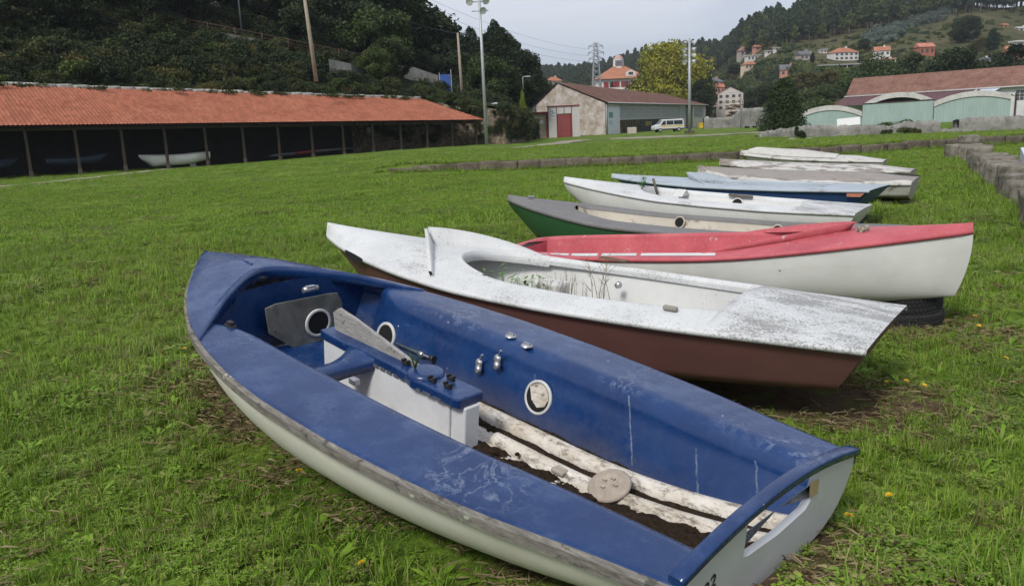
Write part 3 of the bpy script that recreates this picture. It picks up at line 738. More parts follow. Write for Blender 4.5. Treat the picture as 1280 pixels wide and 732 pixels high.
tag(t1, 'lower old black tyre on the grass under the red decked dinghy', 'tyre', 'tyres under the red decked dinghy'); tag(t2, 'upper old black tyre carrying the bow of the red decked dinghy', 'tyre', 'tyres under the red decked dinghy')

# ================================================================== 4: green hull, grey deck
GREYD = m_lichen_white('grey_deck', (.15, .145, .145), .9, (.28, .27, .25), 1.1, .0)
CREAM = m_lichen_white('cream_liner', (.44, .40, .33), .3, (.38, .33, .26), .8, .35)
B4 = Boat('sailing_dinghy', (.01, 11.12, .72), (3.66, 7.53, .56), width_dir_z=0.0,
    half=[(0, .44), (.05, .53), (.2, .64), (.4, .70), (.55, .68), (.7, .58), (.83, .40), (.93, .19), (1, .015)],
    sag=[(0, -.02), (.3, -.12), (.55, -.13), (.8, -.06), (1, 0)],
    keel=[(0, -.40), (.2, -.50), (.45, -.58), (.7, -.62), (.88, -.58), (1, -.40)],
    sec=('round', .5), rake_bow=.55,
    label='green hulled dinghy with grey deck and cream interior', cat='sailing dinghy')
B4.hull(HULL_GR)
C4 = [(.35, .26), (1.0, .38), (2.0, .44), (2.9, .40), (3.5, .27), (3.8, .13), (3.92, .0)]
B4.deck(GREYD, lambda x: float(herm(C4, x)), .35, 3.9, crown=.05, rad=.05, floor=-.34, slope=.10, lip=.04, inner=CREAM, extra=np.linspace(3.4, 3.95, 16))
for x in (1.35, 2.6): B4.ring((x, -.365, -.18), (0, 1, .3), .075, .06, CREAM)
p = B4.unp((664, 246), 2, .05); mb = MB(); mb.box(p, (.10, .03, .03)); mb.build('bow_fitting', METAL, B4.e, bevel=.006)

# ================================================================== 5: white dinghy
B5 = Boat('sailing_dinghy', (.89, 12.46, .84), (4.47, 10.01, .47),
    half=[(0, .56), (.12, .64), (.28, .70), (.42, .72), (.55, .69), (.68, .59), (.8, .44), (.9, .25), (.965, .11), (1, .02)],
    sag=[(0, 0), (.3, -.05), (.55, -.06), (.8, -.03), (1, 0)],
    keel=[(0, -.34), (.2, -.45), (.45, -.52), (.7, -.52), (.88, -.46), (1, -.34)],
    sec=('round', .5), rake_bow=.35, rake_tr=.2,
    label='plain white open dinghy with speckled white deck beside the green hulled one', cat='sailing dinghy')
B5.hull(HULL_W)
C5 = [(.7, .34), (1.2, .42), (2.0, .46), (2.5, .42), (2.85, .28), (3.05, .02)]
B5.deck(WHITE_D, lambda x: float(herm(C5, x)), .7, 3.05, crown=.06, rad=.06, floor=-.32, slope=.14, lip=.03, inner=INNER_W, extra=np.linspace(2.5, 3.08, 16))
B5.ring((1.75, -.395, -.14), (0, 1, .5), .085, .07, INNER_W)
mb = MB(); mb.box((1.72, -.43, -.035), (.34, .03, .035)); mb.build('sheet_track', simple('old_brown_fitting', (.10, .085, .07), .8, .3, 20), B5.e)
mb = MB(); mb.prism([(-.16, 0), (0, .09), (.16, 0)], 0, 2.48, 2.62); mb.xform(np.eye(3), (0, -.30, -.09)); mb.build('mast_step', INNER_W, B5.e)
mb = MB(); mb.tube([(2.85, -.12, -.08), (2.95, -.16, .13)], .02, 6); mb.build('stay_post', MATS['old_brown_fitting'], B5.e)
leafy((3.05, -.05, .02), 34, .05, .14, 'leafy_weed', 'weed sprouting at the foredeck edge of the plain white dinghy', B5.e.matrix_world, fresh)

# ================================================================== 6: pale blue deck, navy hull
PALEB = m_lichen_white('pale_blue_deck', (.36, .41, .46), .9, (.26, .29, .32), .8, .05)
B6 = Boat('sailing_dinghy', (1.94, 14.84, .72), (5.50, 11.82, .56),
    half=[(0, .52), (.12, .60), (.28, .67), (.42, .69), (.55, .67), (.68, .58), (.8, .44), (.9, .26), (.965, .11), (1, .02)],
    sag=[(0, 0), (.3, -.03), (.55, -.04), (.8, -.02), (1, 0)],
    keel=[(0, -.33), (.2, -.42), (.45, -.52), (.7, -.55), (.88, -.48), (1, -.2)],
    sec=('chine', .84, .66), rake_bow=.7, rake_tr=.28,
    label='navy hulled dinghy with pale blue deck, behind the plain white one', cat='sailing dinghy')
B6.hull(HULL_BL)
C6 = [(.7, .34), (1.3, .42), (2.0, .45), (2.4, .40), (2.7, .28), (2.9, .02)]
B6.deck(PALEB, lambda x: float(herm(C6, x)), .7, 2.9, crown=.05, rad=.03, floor=-.3, slope=.06, lip=.03, inner=PALEB, extra=np.linspace(2.4, 2.95, 14))
B6.coaming(PALEB, 3.1, 2.55, .5, .11, .05, .06)
mb = MB(); bx = [(.30, float(B6.b(.3)) + .004, -.035), (.06, float(B6.b(.06)) + .004, -.035), (.12, float(B6.b(.12)) - .012, -.095), (.30, float(B6.b(.3)) - .008, -.095)]
mb.add(bx, [(0, 1, 2), (0, 2, 3)]); mb.build('orange_patch', simple('faded_orange', (.55, .22, .14), .7, .25, 20), B6.e)

# ================================================================== 7, 8, 9: old weathered hulls at the far end of the row
OLDD = m_lichen_white('bare_grey_deck', (.26, .235, .215), 1.2, (.42, .41, .39), .9, .35)
PEELW = m_lichen_white('peeling_white_deck', (.50, .49, .46), 1.3, (.26, .24, .2), 1.1, .3)
PATCHY = m_lichen_white('patchy_white_deck', (.5, .49, .46), 1.1, (.3, .27, .22), .9, .7)
half_o = [(0, .50), (.12, .58), (.28, .645), (.42, .66), (.55, .64), (.68, .55), (.8, .41), (.9, .24), (.965, .10), (1, .03)]
def old(name, bow, stern, label, deck, roll=0.0, crown=.10, keel=-.38, beam=1.0, low=None):
    b = Boat(name, bow, stern, roll, half=[(x, y * beam) for x, y in half_o], sag=[(0, 0), (.3, -.03), (.6, -.04), (1, 0)],
        keel=[(0, keel), (.3, keel - .03), (.7, keel - .04), (.9, keel), (1, keel + .16)], sec=('chine', .9, .62), rake_bow=.35, rake_tr=.05, label=label)
    b.hull(HULL_OLD); return b
B7 = old('old_boat', (4.0, 16.9, .60), (7.41, 14.55, .42), 'low peeling hull with bare greyish brown deck and white gunwale', OLDD, -.05, beam=.98)
B7.deck(OLDD, lambda x: 0.0, 9, 9.1, crown=.13, lip=.03)
for sg in (1, -1):
    P = []
    for x in np.linspace(0, B7.L - .05, 50):
        b = float(B7.b(x)); z = float(B7.s_(x)); wv = .05 + .025 * math.sin(x * 5) + .02 * math.sin(x * 11)
        P.append([(x, sg * (b + .018), z - .03), (x, sg * (b + .02), z + .004), (x, sg * max(b - wv, 0), z + .012 + .13 * (1 - (max(b - wv, 0) / b) ** 2))])
    MB().grid(P, True).build('gunwale_band', PEELW, B7.e)
B8 = old('old_boat', (5.1, 19.3, .62), (8.6, 17.0, .42), 'low hull with patchy white and brown deck, second from the kerb', PATCHY, 0, beam=1.0)
B8.deck(PATCHY, lambda x: 0.0, 9, 9.1, crown=.12, lip=.03)
B9 = old('old_boat', (6.95, 24.0, .62), (10.3, 21.9, .36), 'white hull with raised bow deck, last in the row before the stone kerb', PEELW, 0, keel=-.36, beam=.9)
B9.deck(PEELW, lambda x: 0.0, 9, 9.1, crown=.13, lip=.03)
P = []
for x in np.linspace(1.2, B9.L - .25, 24):
    b = float(B9.b(x)) * .8; hh = .10 * min(1, (x - 1.2) / 1.0) * min(1, (B9.L - .2 - x) / .3) + .005; P.append([(x, b * v, float(B9.s_(x)) + .02 + .13 * (1 - (v * .8) ** 2) + hh * (1 - v ** 4)) for v in np.linspace(-1, 1, 11)])
MB().grid(P, True).build('raised_deck', PEELW, B9.e)
# timber chocks under the far boats
TIM = simple('dark_timber', (.03, .028, .025), .9, .3, 10)
for b, lab in ((B6, 'dark timber chock under the stern of the navy dinghy'), (B7, 'dark timber chock under the low peeling hull'), (B8, 'dark timber chock under the patchy white hull')):
    p = b.w((.42, .0, float(b.k(.3)))); mb = MB(); mb.bbox((-.5, -.13, 0), (.5, .13, max(.08, p[2] - .02))); o = mb.build('timber_chock', TIM, bevel=.01)
    yv = b.R[:, 1]; o.location = (p[0], p[1], -.02); o.rotation_euler.z = math.atan2(yv[1], yv[0]); tag(o, lab, 'chock', 'timber chocks under the boats')
# last boat fragment poking in at the right, beyond the stone row
B10 = Boat('old_boat', (14.4, 15.0, .72), (10.55, 16.35, .55), .5,
    half=half_o, sag=[(0, 0), (.3, -.03), (.6, -.04), (1, 0)], keel=[(0, -.3), (.3, -.36), (.7, -.38), (1, -.2)], sec=('chine', .9, .62), rake_bow=.3,
    label='pale blue grey hull lying tilted beyond the stone row at right', cat='boat')
PGB = simple('pale_grey_blue', (.42, .46, .53), .5, .15, 3)
B10.hull(PGB); B10.deck(PGB, lambda x: 0.0, 9, 9.1, crown=.1)
# ================================================================== grass colours (shared by sheet and blades)
def grass_colour(t, co, fine=True):
    a = t.noise(co, .33, 4, .6); b = t.noise(co, 1.5, 4, .65); d = t.noise(co, 5.5, 4, .7)
    c = t.ramp(t.math('ADD', t.math('MULTIPLY', a, .55), t.math('MULTIPLY', b, .45)), [(.38, (.060, .115, .012)), (.5, (.125, .205, .020)), (.63, (.215, .28, .045))])
    dry = t.ramp(t.math('ADD', t.math('MULTIPLY', t.noise(co, .55, 3, .6), .5), t.math('MULTIPLY', d, .5)), [(.52, 0), (.64, 1)])
    return t.mix(t.math('MULTIPLY', dry, .72), c, (.19, .175, .075)), d
def m_ground():
    t = NT('lawn'); co = t.coord('Position'); c, d = grass_colour(t, co)
    c = t.mix(t.math('MULTIPLY', t.ramp(t.noise(co, 16, 5, .8), [(.42, 1), (.62, 0)]), .7), c, (.028, .050, .010))  # shade of the gaps between blades, put into the colour as dark noise
    at = t.n('ShaderNodeAttribute', attribute_name='bare').outputs['Fac']
    soil = t.ramp(t.noise(co, 18, 5, .8), [(.35, (.05, .033, .02)), (.7, (.14, .10, .062))])
    k = t.math('ADD', at, t.math('MULTIPLY', t.math('SUBTRACT', t.noise(co, 4.5, 4, .7), .5), 1.1), True)
    c = t.mix(t.ramp(k, [(.45, 0), (.7, 1)]), c, soil)
    t.bump(t.noise(co, 30, 5, .8), .6, .04)
    return t.fin(c, .95, .1)
def bareness(x, y):
    r = np.zeros_like(x)
    for x0, y0, x1, y1, hb in BEDS:
        d = seg_dist(x, y, (x0, y0), (x1, y1)); r = np.maximum(r, np.clip(.62 - (d - hb * .55) / .40, 0, .7))
    # trodden patches seen in the picture
    for px, py, s in ((330, 500, .42), (270, 430, .35), (1075, 492, .18), (395, 570, .3), (520, 640, .3), (120, 285, .8), (200, 272, .8)):
        p = onz(px, py); r = np.maximum(r, .75 * np.exp(-((x - p[0]) ** 2 + (y - p[1]) ** 2) / (s * s)))
    return r
rad = np.concatenate([[0], np.geomspace(.6, 27, 120), np.arange(27.2, 43, .22), np.geomspace(43.5, 2150, 110)]); ang = np.concatenate([np.linspace(math.radians(35), math.radians(145), 330), np.linspace(math.radians(150), math.radians(390), 50)])
A, R_ = np.meshgrid(ang, rad); X, Y = R_ * np.cos(A), R_ * np.sin(A)
Z = ground(X, Y) * np.clip((900 - R_) / 400, 0, 1)
mb = MB(); mb.grid(np.stack([X, Y, Z], 2), True, closev=True)
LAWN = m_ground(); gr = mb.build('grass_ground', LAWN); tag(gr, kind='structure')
gv = np.zeros(len(gr.data.vertices) * 3); gr.data.vertices.foreach_get('co', gv); at = gr.data.attributes.new('bare', 'FLOAT', 'POINT'); at.data.foreach_set('value', bareness(gv[0::3], gv[1::3]).astype(np.float32))
gr.data.polygons.foreach_set('use_smooth', [True] * len(gr.data.polygons))
if gr.data.polygons[len(gr.data.polygons) // 2].normal.z < 0: gr.data.flip_normals()

# ------------------------------------------------------------------ dirt paths
def m_path():
    t = NT('dirt_path'); co = t.coord('Position'); c = t.ramp(t.noise(co, 1.2, 6, .75), [(.3, (.17, .145, .11)), (.7, (.33, .30, .25))])
    g, d = grass_colour(t, co); c = t.mix(t.ramp(t.noise(co, .9, 5, .75), [(.52, 0), (.62, .8)]), c, g)
    return t.fin(c, .95, .1)
PATHM = m_path(); TRACKS = []
def path(name, pts, wid, z=0.0, lift=.012):
    P = [onz(u, v, z) for u, v in pts]; q = []; d = [0]
    for a, b in zip(P, P[1:]): d.append(d[-1] + np.linalg.norm(b - a))
    n = int(d[-1] / .6) + 2; ss = np.linspace(0, d[-1], n); C = np.stack([herm(list(zip(d, [p[k] for p in P])), ss) for k in (0, 1)], 1)
    T = np.gradient(C, axis=0); T /= np.linalg.norm(T, axis=1)[:, None]; Nn = np.stack([-T[:, 1], T[:, 0]], 1); w = np.interp(ss, d, wid)
    TRACKS.append((C, w)); rows = []
    for i in range(n):
        wl, wr = w[i] * (1 + .25 * RNG.normal()), w[i] * (1 + .25 * RNG.normal()); row = []
        for t in np.linspace(-1, 1, 5):
            x, y = C[i] + Nn[i] * t * (wl if t < 0 else wr); row.append((x, y, float(ground(x, y)) + lift))
        rows.append(row)
    mb = MB(); mb.grid(rows, True); return tag(mb.build(name, PATHM), kind='structure')
path('dirt_path', [(-60, 241), (0, 233), (60, 228), (150, 218), (240, 208), (330, 200)], [.7, .55, .5, .5, .4, .12])
path('gravel_track', [(640, 186), (690, 180), (740, 173), (800, 170.5), (860, 169), (930, 165.5), (1010, 163)], [.3, 1.0, 1.9, 4.5, 5, 3.5, 2.5], .33, .03)

# ------------------------------------------------------------------ instancing of uncountable stuff
PROTO = {}
def proto_collection(key, objs):
    c = bpy.data.collections.new(key)
    for o in objs:
        for k in list(o.users_collection): k.objects.unlink(o)
        c.objects.link(o)
    PROTO[key] = c; return c
def scatter(name, pts, yaw, scale, idx, coll, tilt=None, kind='stuff'):
    n = len(pts); me = bpy.data.meshes.new(name); me.vertices.add(n); me.vertices.foreach_set('co', np.asarray(pts, np.float32).ravel())
    rot = np.zeros((n, 3), np.float32); rot[:, 2] = yaw
    if tilt is not None: rot[:, :2] = tilt
    a = me.attributes.new('rot', 'FLOAT_VECTOR', 'POINT'); a.data.foreach_set('vector', rot.ravel())
    sc = np.asarray(scale, np.float32)
    if sc.ndim == 1: sc = np.repeat(sc[:, None], 3, 1)
    a = me.attributes.new('siz', 'FLOAT_VECTOR', 'POINT'); a.data.foreach_set('vector', sc.ravel())
    a = me.attributes.new('idx', 'INT', 'POINT'); a.data.foreach_set('value', np.asarray(idx, np.int32))
    o = bpy.data.objects.new(name, me); COL.objects.link(o)
    g = bpy.data.node_groups.new(name, 'GeometryNodeTree')
    g.interface.new_socket('Geometry', in_out='INPUT', socket_type='NodeSocketGeometry'); g.interface.new_socket('Geometry', in_out='OUTPUT', socket_type='NodeSocketGeometry')
    N = g.nodes.new; L = g.links.new
    gi, go, ip, ci = N('NodeGroupInput'), N('NodeGroupOutput'), N('GeometryNodeInstanceOnPoints'), N('GeometryNodeCollectionInfo')
    ci.inputs['Collection'].default_value = coll; ci.inputs['Separate Children'].default_value = True; ci.inputs['Reset Children'].default_value = True
    ip.inputs['Pick Instance'].default_value = True
    def na(nm, ty):
        q = N('GeometryNodeInputNamedAttribute'); q.data_type = ty; q.inputs['Name'].default_value = nm; return q.outputs['Attribute']
    L(gi.outputs[0], ip.inputs['Points']); L(ci.outputs[0], ip.inputs['Instance'])
    L(na('idx', 'INT'), ip.inputs['Instance Index']); L(na('rot', 'FLOAT_VECTOR'), ip.inputs['Rotation']); L(na('siz', 'FLOAT_VECTOR'), ip.inputs['Scale'])
    L(ip.outputs[0], go.inputs[0])
    md = o.modifiers.new('scatter', 'NODES'); md.node_group = g
    tag(o, kind=kind); return o

# ------------------------------------------------------------------ blades of grass
def m_blade():
    t = NT('grass_blade'); co = t.coord('Position'); c, d = grass_colour(t, co)
    rnd = t.n('ShaderNodeObjectInfo').outputs['Random']
    isl = t.n('ShaderNodeNewGeometry').outputs['Random Per Island']
    c = t.mix(.62, c, t.ramp(isl, [(0, (.07, .145, .012)), (.4, (.165, .31, .022)), (.78, (.315, .46, .055)), (.9, (.30, .26, .10)), (1, (.46, .39, .21))]))
    c = t.mix(t.ramp(rnd, [(.86, 0), (.93, .75)]), c, (.17, .15, .06))
    m = t.fin(c, .55, .25)
    tr = t.n('ShaderNodeBsdfTranslucent'); t.l(c, tr.inputs[0]); mx = t.n('ShaderNodeMixShader'); mx.inputs[0].default_value = .28
    t.l(t.b.outputs[0], mx.inputs[1]); t.l(tr.outputs[0], mx.inputs[2]); t.l(mx.outputs[0], t.out.inputs['Surface'])
    return m
BLADE = m_blade()
def tuft(n, h0, h1, w, spread, lean, droop=.5):
    mb = MB()
    for k in range(n):
        a = random.uniform(0, 6.283); r = spread * math.sqrt(random.random()); x, y = r * math.cos(a), r * math.sin(a); h = random.uniform(h0, h1); l = random.gauss(0, lean) + .15; b = random.uniform(0, 6.283)
        dx, dy = math.cos(b), math.sin(b); px, py = -dy * w * .5, dx * w * .5
        pr = []
        for t, ww in ((0, .8), (.4, 1.0), (.75, .7)):
            o = h * l * t ** 1.8; z = h * (t - droop * abs(l) * t * t * .6); pr += [(x + dx*o - px*ww, y + dy*o - py*ww, z), (x + dx*o + px*ww, y + dy*o + py*ww, z)]
        o = h * l * 1.15; pr.append((x + dx*o, y + dy*o, h * (1 - droop * abs(l) * .75)))
        mb.add(pr, [(0, 1, 3, 2), (2, 3, 5, 4), (4, 5, 6)], True)
    return mb.build('grass_tuft', BLADE, fixn=False)
def clover(n, r, hgt, leaf):
    mb = MB()
    for k in range(n):
        a = random.uniform(0, 6.283); q = r * math.sqrt(random.random()); c = np.array([q * math.cos(a), q * math.sin(a), random.uniform(.3, 1) * hgt]); tl = random.uniform(-.5, .5)
        for j in range(3):
            b = a + j * 2.094; d = np.array([math.cos(b), math.sin(b), tl * .5]) * leaf; s = np.array([-math.sin(b), math.cos(b), 0]) * leaf * .42
            mb.add([c, c + d * .6 + s, c + d, c + d * .6 - s], [(0, 1, 2, 3)])
    return mb.build('clover_tuft', BLADE, fixn=False)
def broad(n, l0, l1, w):
    mb = MB()
    for k in range(n):
        b = k * 2.4 + random.uniform(-.3, .3); l = random.uniform(l0, l1); up = random.uniform(.25, .9); d = np.array([math.cos(b), math.sin(b), 0]); s = np.array([-math.sin(b), math.cos(b), 0]) * w
        P = [d * 0, d * l * .35 + s * .7 + [0, 0, l * up * .5], d * l * .35 - s * .7 + [0, 0, l * up * .5], d * l * .75 + s + [0, 0, l * up * .75], d * l * .75 - s + [0, 0, l * up * .75], d * l * 1.05 + [0, 0, l * up * .7]]
        mb.add(P, [(0, 1, 2), (1, 3, 4, 2), (3, 5, 4)], True)
    return mb.build('broad_leaf_tuft', BLADE, fixn=False)
near = [tuft(26, .03, .075, .004, .05, .55), tuft(24, .045, .11, .0045, .05, .6), tuft(20, .07, .17, .005, .045, .55), tuft(30, .02, .06, .0038, .06, .7), clover(16, .06, .05, .020), clover(18, .07, .07, .016), broad(7, .07, .13, .012), tuft(9, .06, .16, .003, .07, 1.6, .2)]
for i, o in enumerate(near): o.name = 'near_%02d' % i
NEARC = proto_collection('near_grass_kinds', near)
far = [tuft(40, .03, .10, .010, .16, .6), tuft(44, .04, .14, .011, .17, .6), tuft(40, .03, .08, .012, .2, .7)]
for i, o in enumerate(far): o.name = 'far_%02d' % i
FARC = proto_collection('far_grass_kinds', far)
BOATS = [B1, B2, B3, B4, B5, B6, B7, B8, B9]
def clear_of_boats(x, y):
    keep = np.ones(len(x), bool); sc = np.ones(len(x))
    for b in BOATS:
        P = np.stack([x, y, np.zeros_like(x)], 1) - b.o; q = P @ b.R; u = q[:, 0] / b.L; hb = herm(b.half, np.clip(u, 0, 1)); inn = (u > -.0) & (u < .97)
        keep &= ~(inn & (np.abs(q[:, 1]) < hb * .56)); near_ = (u > -.03) & (u < 1.02) & (np.abs(q[:, 1]) < hb * .92); sc = np.where(near_, .5, sc)
    for C, w in TRACKS:
        for c, ww in zip(C, w): keep &= (x - c[0]) ** 2 + (y - c[1]) ** 2 > (ww * 1.15 + .2) ** 2
    return keep, sc
def sow(y0, y1, dens, coll, kinds, probs, s0, s1, name):
    n = int(dens * .9 * (y1 * y1 - y0 * y0) * (1.55 if y0 < 3 else 1.2)); yy = np.sqrt(RNG.uniform(y0 * y0, y1 * y1, n)); xx = yy * RNG.uniform(-.92, .92, n)
    if y0 < 3: xx = xx + RNG.uniform(-1.4, 1.4, n)
    keep, sc = clear_of_boats(xx, yy); bare = bareness(xx, yy)
    keep &= RNG.random(n) > np.clip(bare * 1.1 - .15, 0, .9)
    xx, yy, sc, bare = xx[keep], yy[keep], sc[keep], bare[keep]; n = len(xx)
    clump = .5 + .5 * np.sin(xx * 2.1 + np.sin(yy * 1.7) * 2) * np.sin(yy * 2.6 + np.sin(xx * 1.3) * 2)
    idx = RNG.choice(len(kinds), n, p=probs); idx = np.array(kinds)[idx]
    big = .5 + .5 * np.sin(xx * .83 + 1.3 * np.sin(yy * .61 + 1)) * np.sin(yy * .77 + 1.1 * np.sin(xx * .53))
    size = RNG.uniform(s0, s1, n) * (.55 + .45 * clump * (.4 + .6 * big) + .25 * big) * sc * .92
    cl = (RNG.random(n) < .5 * np.clip((big - .55) * 4, 0, 1)) if len(kinds) > 3 else np.zeros(n, bool)
    idx = np.where(cl, RNG.choice([4, 5] if len(kinds) > 5 else [4, 4], n), idx)
    S = np.stack([size, size, size * RNG.uniform(.75, 1.2, n)], 1)
    scatter(name, np.stack([xx, yy, ground(xx, yy) - .004], 1), RNG.uniform(0, 6.283, n), S, idx, coll, RNG.normal(0, .12, (n, 2)))
# dead straw and thatch, thick where the turf is bare
def m_straw():
    t = NT('dead_straw'); isl = t.n('ShaderNodeNewGeometry').outputs['Random Per Island']
    return t.fin(t.ramp(isl, [(0, (.06, .04, .022)), (.5, (.16, .115, .06)), (1, (.36, .29, .17))]), .9, .1)
STRAW = m_straw(); stw = []
for i in range(3):
    mb = MB()
    for k in range(22):
        a = random.uniform(0, 6.28); l = random.uniform(.02, .085); c = np.array([random.gauss(0, .05), random.gauss(0, .05), random.uniform(.0, .025)]); d = np.array([math.cos(a), math.sin(a), random.uniform(-.05, .3)]) * l; s_ = np.array([-math.sin(a), math.cos(a), 0]) * .0013
        mb.add([c - s_, c + s_, c + d * .6 + s_, c + d + [0, 0, -.01], c + d * .6 - s_], [(0, 1, 2, 3, 4)])
    o = mb.build('straw_%02d' % i, STRAW, fixn=False); stw.append(o)
STRAWC = proto_collection('straw_kinds', stw)
yy = np.sqrt(RNG.uniform(.8, 200, 30000)); xx = yy * RNG.uniform(-.8, .8, 30000); kp, _s = clear_of_boats(xx, yy); br = bareness(xx, yy); pt = .5 + .5 * np.sin(xx * 1.1 + 2 * np.sin(yy * .9)) * np.sin(yy * 1.4 + np.sin(xx * 1.9))
kp &= RNG.random(30000) < np.clip(br * .8, 0, .45) + .05 * (pt > .76) + .012; xx, yy = xx[kp], yy[kp]; n = len(xx); print('straw', n)
scatter('dead_straw', np.stack([xx, yy, ground(xx, yy) + .004 + .03 * RNG.random(n) * (bareness(xx, yy) < .2)], 1), RNG.uniform(0, 6.283, n), RNG.uniform(.7, 1.5, n), RNG.integers(0, 3, n), STRAWC, RNG.normal(0, .1, (n, 2)))
sow(.9, 6.0, 420, NEARC, list(range(8)), [.24, .24, .11, .14, .12, .08, .03, .04], .8, 1.3, 'near_grass')
sow(6.0, 14.0, 150, NEARC, [0, 1, 2, 4, 7], [.32, .36, .14, .12, .06], 1.0, 1.7, 'middle_grass')
sow(14.0, 34.0, 26, FARC, [0, 1, 2], [.4, .2, .4], .8, 1.3, 'distant_grass')
sow(34.0, 62.0, 5, FARC, [0, 1, 2], [.3, .3, .4], .9, 1.5, 'far_lawn_grass')

# ------------------------------------------------------------------ dandelions
yel = simple('dandelion_yellow', (.75, .48, .01), .6, .15, 40); stem = simple('stem_green', (.06, .13, .02), .6, .2, 10)
def dandelion():
    e = empty('dandelion'); mb = MB()
    for k in range(34):
        a = k * 2.4; l = .012 + .008 * (k / 34); up = .010 * (1 - k / 34); d = np.array([math.cos(a), math.sin(a), 0]); s = np.array([-math.sin(a), math.cos(a), 0]) * .003
        b0 = np.array([0, 0, .10 + up]); mb.add([b0 - s * .4, b0 + s * .4, b0 + d * l + s, b0 + d * l * 1.1 + [0, 0, .001], b0 + d * l - s], [(0, 1, 2, 3, 4)])
    mb.build('flower_head', yel, e, fixn=False); mb = MB(); mb.tube([(.012, 0, -.01), (.004, 0, .06), (0, 0, .10)], .0018, 5); mb.build('stem', stem, e); return e
DL = [((368, 590), 1.25, 'yellow dandelion in the grass beside the blue dinghy rubbing strake, left of its middle'), ((458, 697), 1.0, 'yellow dandelion in the grass below the blue dinghy, nearest the bottom edge'), ((229, 433), 1.0, 'yellow dandelion in the grass left of the blue dinghy bow'),
      ((233, 430), .8, 'small yellow dandelion touching its neighbour left of the blue dinghy bow'), ((1054, 658), 1.25, 'large yellow dandelion in the grass right of the blue dinghy transom'), ((1120, 606), 1.0, 'yellow dandelion further right of the blue dinghy transom, alone in the grass'),
      ((1128, 468), 1.0, 'yellow dandelion right of the brown hull, middle of a row of three'), ((1150, 473), 1.0, 'yellow dandelion right of the brown hull, rightmost of a row of three'), ((1108, 469), .9, 'yellow dandelion right of the brown hull, leftmost of a row of three'),
      ((1219, 391), 1.1, 'yellow dandelion right of the tyres, upper of a pair'), ((1222, 403), 1.1, 'yellow dandelion right of the tyres, lower of a pair'), ((1252, 442), 1.0, 'yellow dandelion near the right edge, below the pair by the tyres')]
d0 = dandelion()
for i, (uv, s, lab) in enumerate(DL):
    o = d0 if i == 0 else copy_tree(d0); p = onz(*uv, .12); o.location = (p[0], p[1], float(ground(p[0], p[1])) + .0); o.scale = (s * .8,) * 3; o.rotation_euler = (random.uniform(-.35, .2), random.uniform(-.3, .3), random.uniform(0, 6)); tag(o, lab, 'flower', 'dandelions in the grass')

# ------------------------------------------------------------------ masonry
def m_stone(name, lo, hi, moss=.3, sc=1.0, joints=None, dark=.5):
    t = NT(name); co = t.coord('Position')
    c = t.ramp(t.noise(co, 1.6 * sc, 6, .75), [(.3, lo), (.7, hi)])
    c = t.mix(t.math('MULTIPLY', t.ramp(t.noise(co, 5 * sc, 6, .8), [(.52, 0), (.66, 1)]), dark), c, (.045, .042, .036))
    c = t.mix(t.math('MULTIPLY', t.ramp(t.noise(co, 9 * sc, 5, .8), [(.6, 0), (.68, 1)]), .55), c, (.42, .42, .37))
    c = t.mix(t.math('MULTIPLY', t.ramp(t.noise(co, 2.6 * sc, 5, .75), [(.58, 0), (.7, 1)]), moss), c, (.06, .075, .02))
    h = t.noise(co, 14 * sc, 6, .8)
    if joints:
        v = t.voro(t.coord('Position', (1, 1, 1.7)), joints, 'DISTANCE_TO_EDGE'); j = t.ramp(v, [(.02, 0), (.07, 1)]); tint = t.voro(t.coord('Position', (1, 1, 1.7)), joints, 'F1', 'Color')
        bw_ = t.n('ShaderNodeRGBToBW'); t.l(tint, bw_.inputs[0]); c = t.mix(1.0, c, t.ramp(bw_.outputs[0], [(.2, .72), (.8, 1.2)]), 'MULTIPLY'); c = t.mix(t.math('SUBTRACT', 1.0, j), c, (.06, .052, .042)); h = t.math('ADD', t.math('MULTIPLY', h, .4), j)
    t.bump(h, .7, .05); return t.fin(c, .95, .15)
ST_KERB = m_stone('kerb_stone', (.06, .048, .035), (.185, .158, .125), .5, .8)
ST_ROW = m_stone('row_granite', (.10, .088, .07), (.30, .275, .23), .45, 1.6, None, .65)
def rock(mb, c, d, rot, amp=.12, n=5, rnd_=.07):
    """rounded irregular block: c centre, d sizes"""
    ph = RNG.uniform(0, 6.28, 6); vs, idx = [], {}
    fs = []
    def vid(i, j, k):
        if (i, j, k) not in idx:
            p = np.array([i, j, k]) / (n - 1) * 2 - 1; q = p * (1 - rnd_ * (np.sum(p * p) - 1) / 2); w = np.array([math.sin(3.1*q[1] + ph[0]) + .6 * math.sin(6*q[2] + ph[1]), math.sin(2.7*q[2] + ph[2]) + .6 * math.sin(5.3*q[0] + ph[3]), math.sin(2.9*q[0] + ph[4]) + .6*math.sin(6.1*q[1] + ph[5])])
            q = (q + w * amp * .5) * np.array(d) / 2; idx[(i, j, k)] = len(vs); vs.append(np.array(c) + np.array(Matrix.Rotation(rot, 3, 'Z') @ Vector(q)))
        return idx[(i, j, k)]
    for a in range(n - 1):
        for b in range(n - 1):
            for e in (0, n - 1):
                fs.append((vid(e, a, b), vid(e, a+1, b), vid(e, a+1, b+1), vid(e, a, b+1))); fs.append((vid(a, e, b), vid(a+1, e, b), vid(a+1, e, b+1), vid(a, e, b+1))); fs.append((vid(a, b, e), vid(a+1, b, e), vid(a+1, b+1, e), vid(a, b+1, e)))
    mb.add(vs, fs, True)
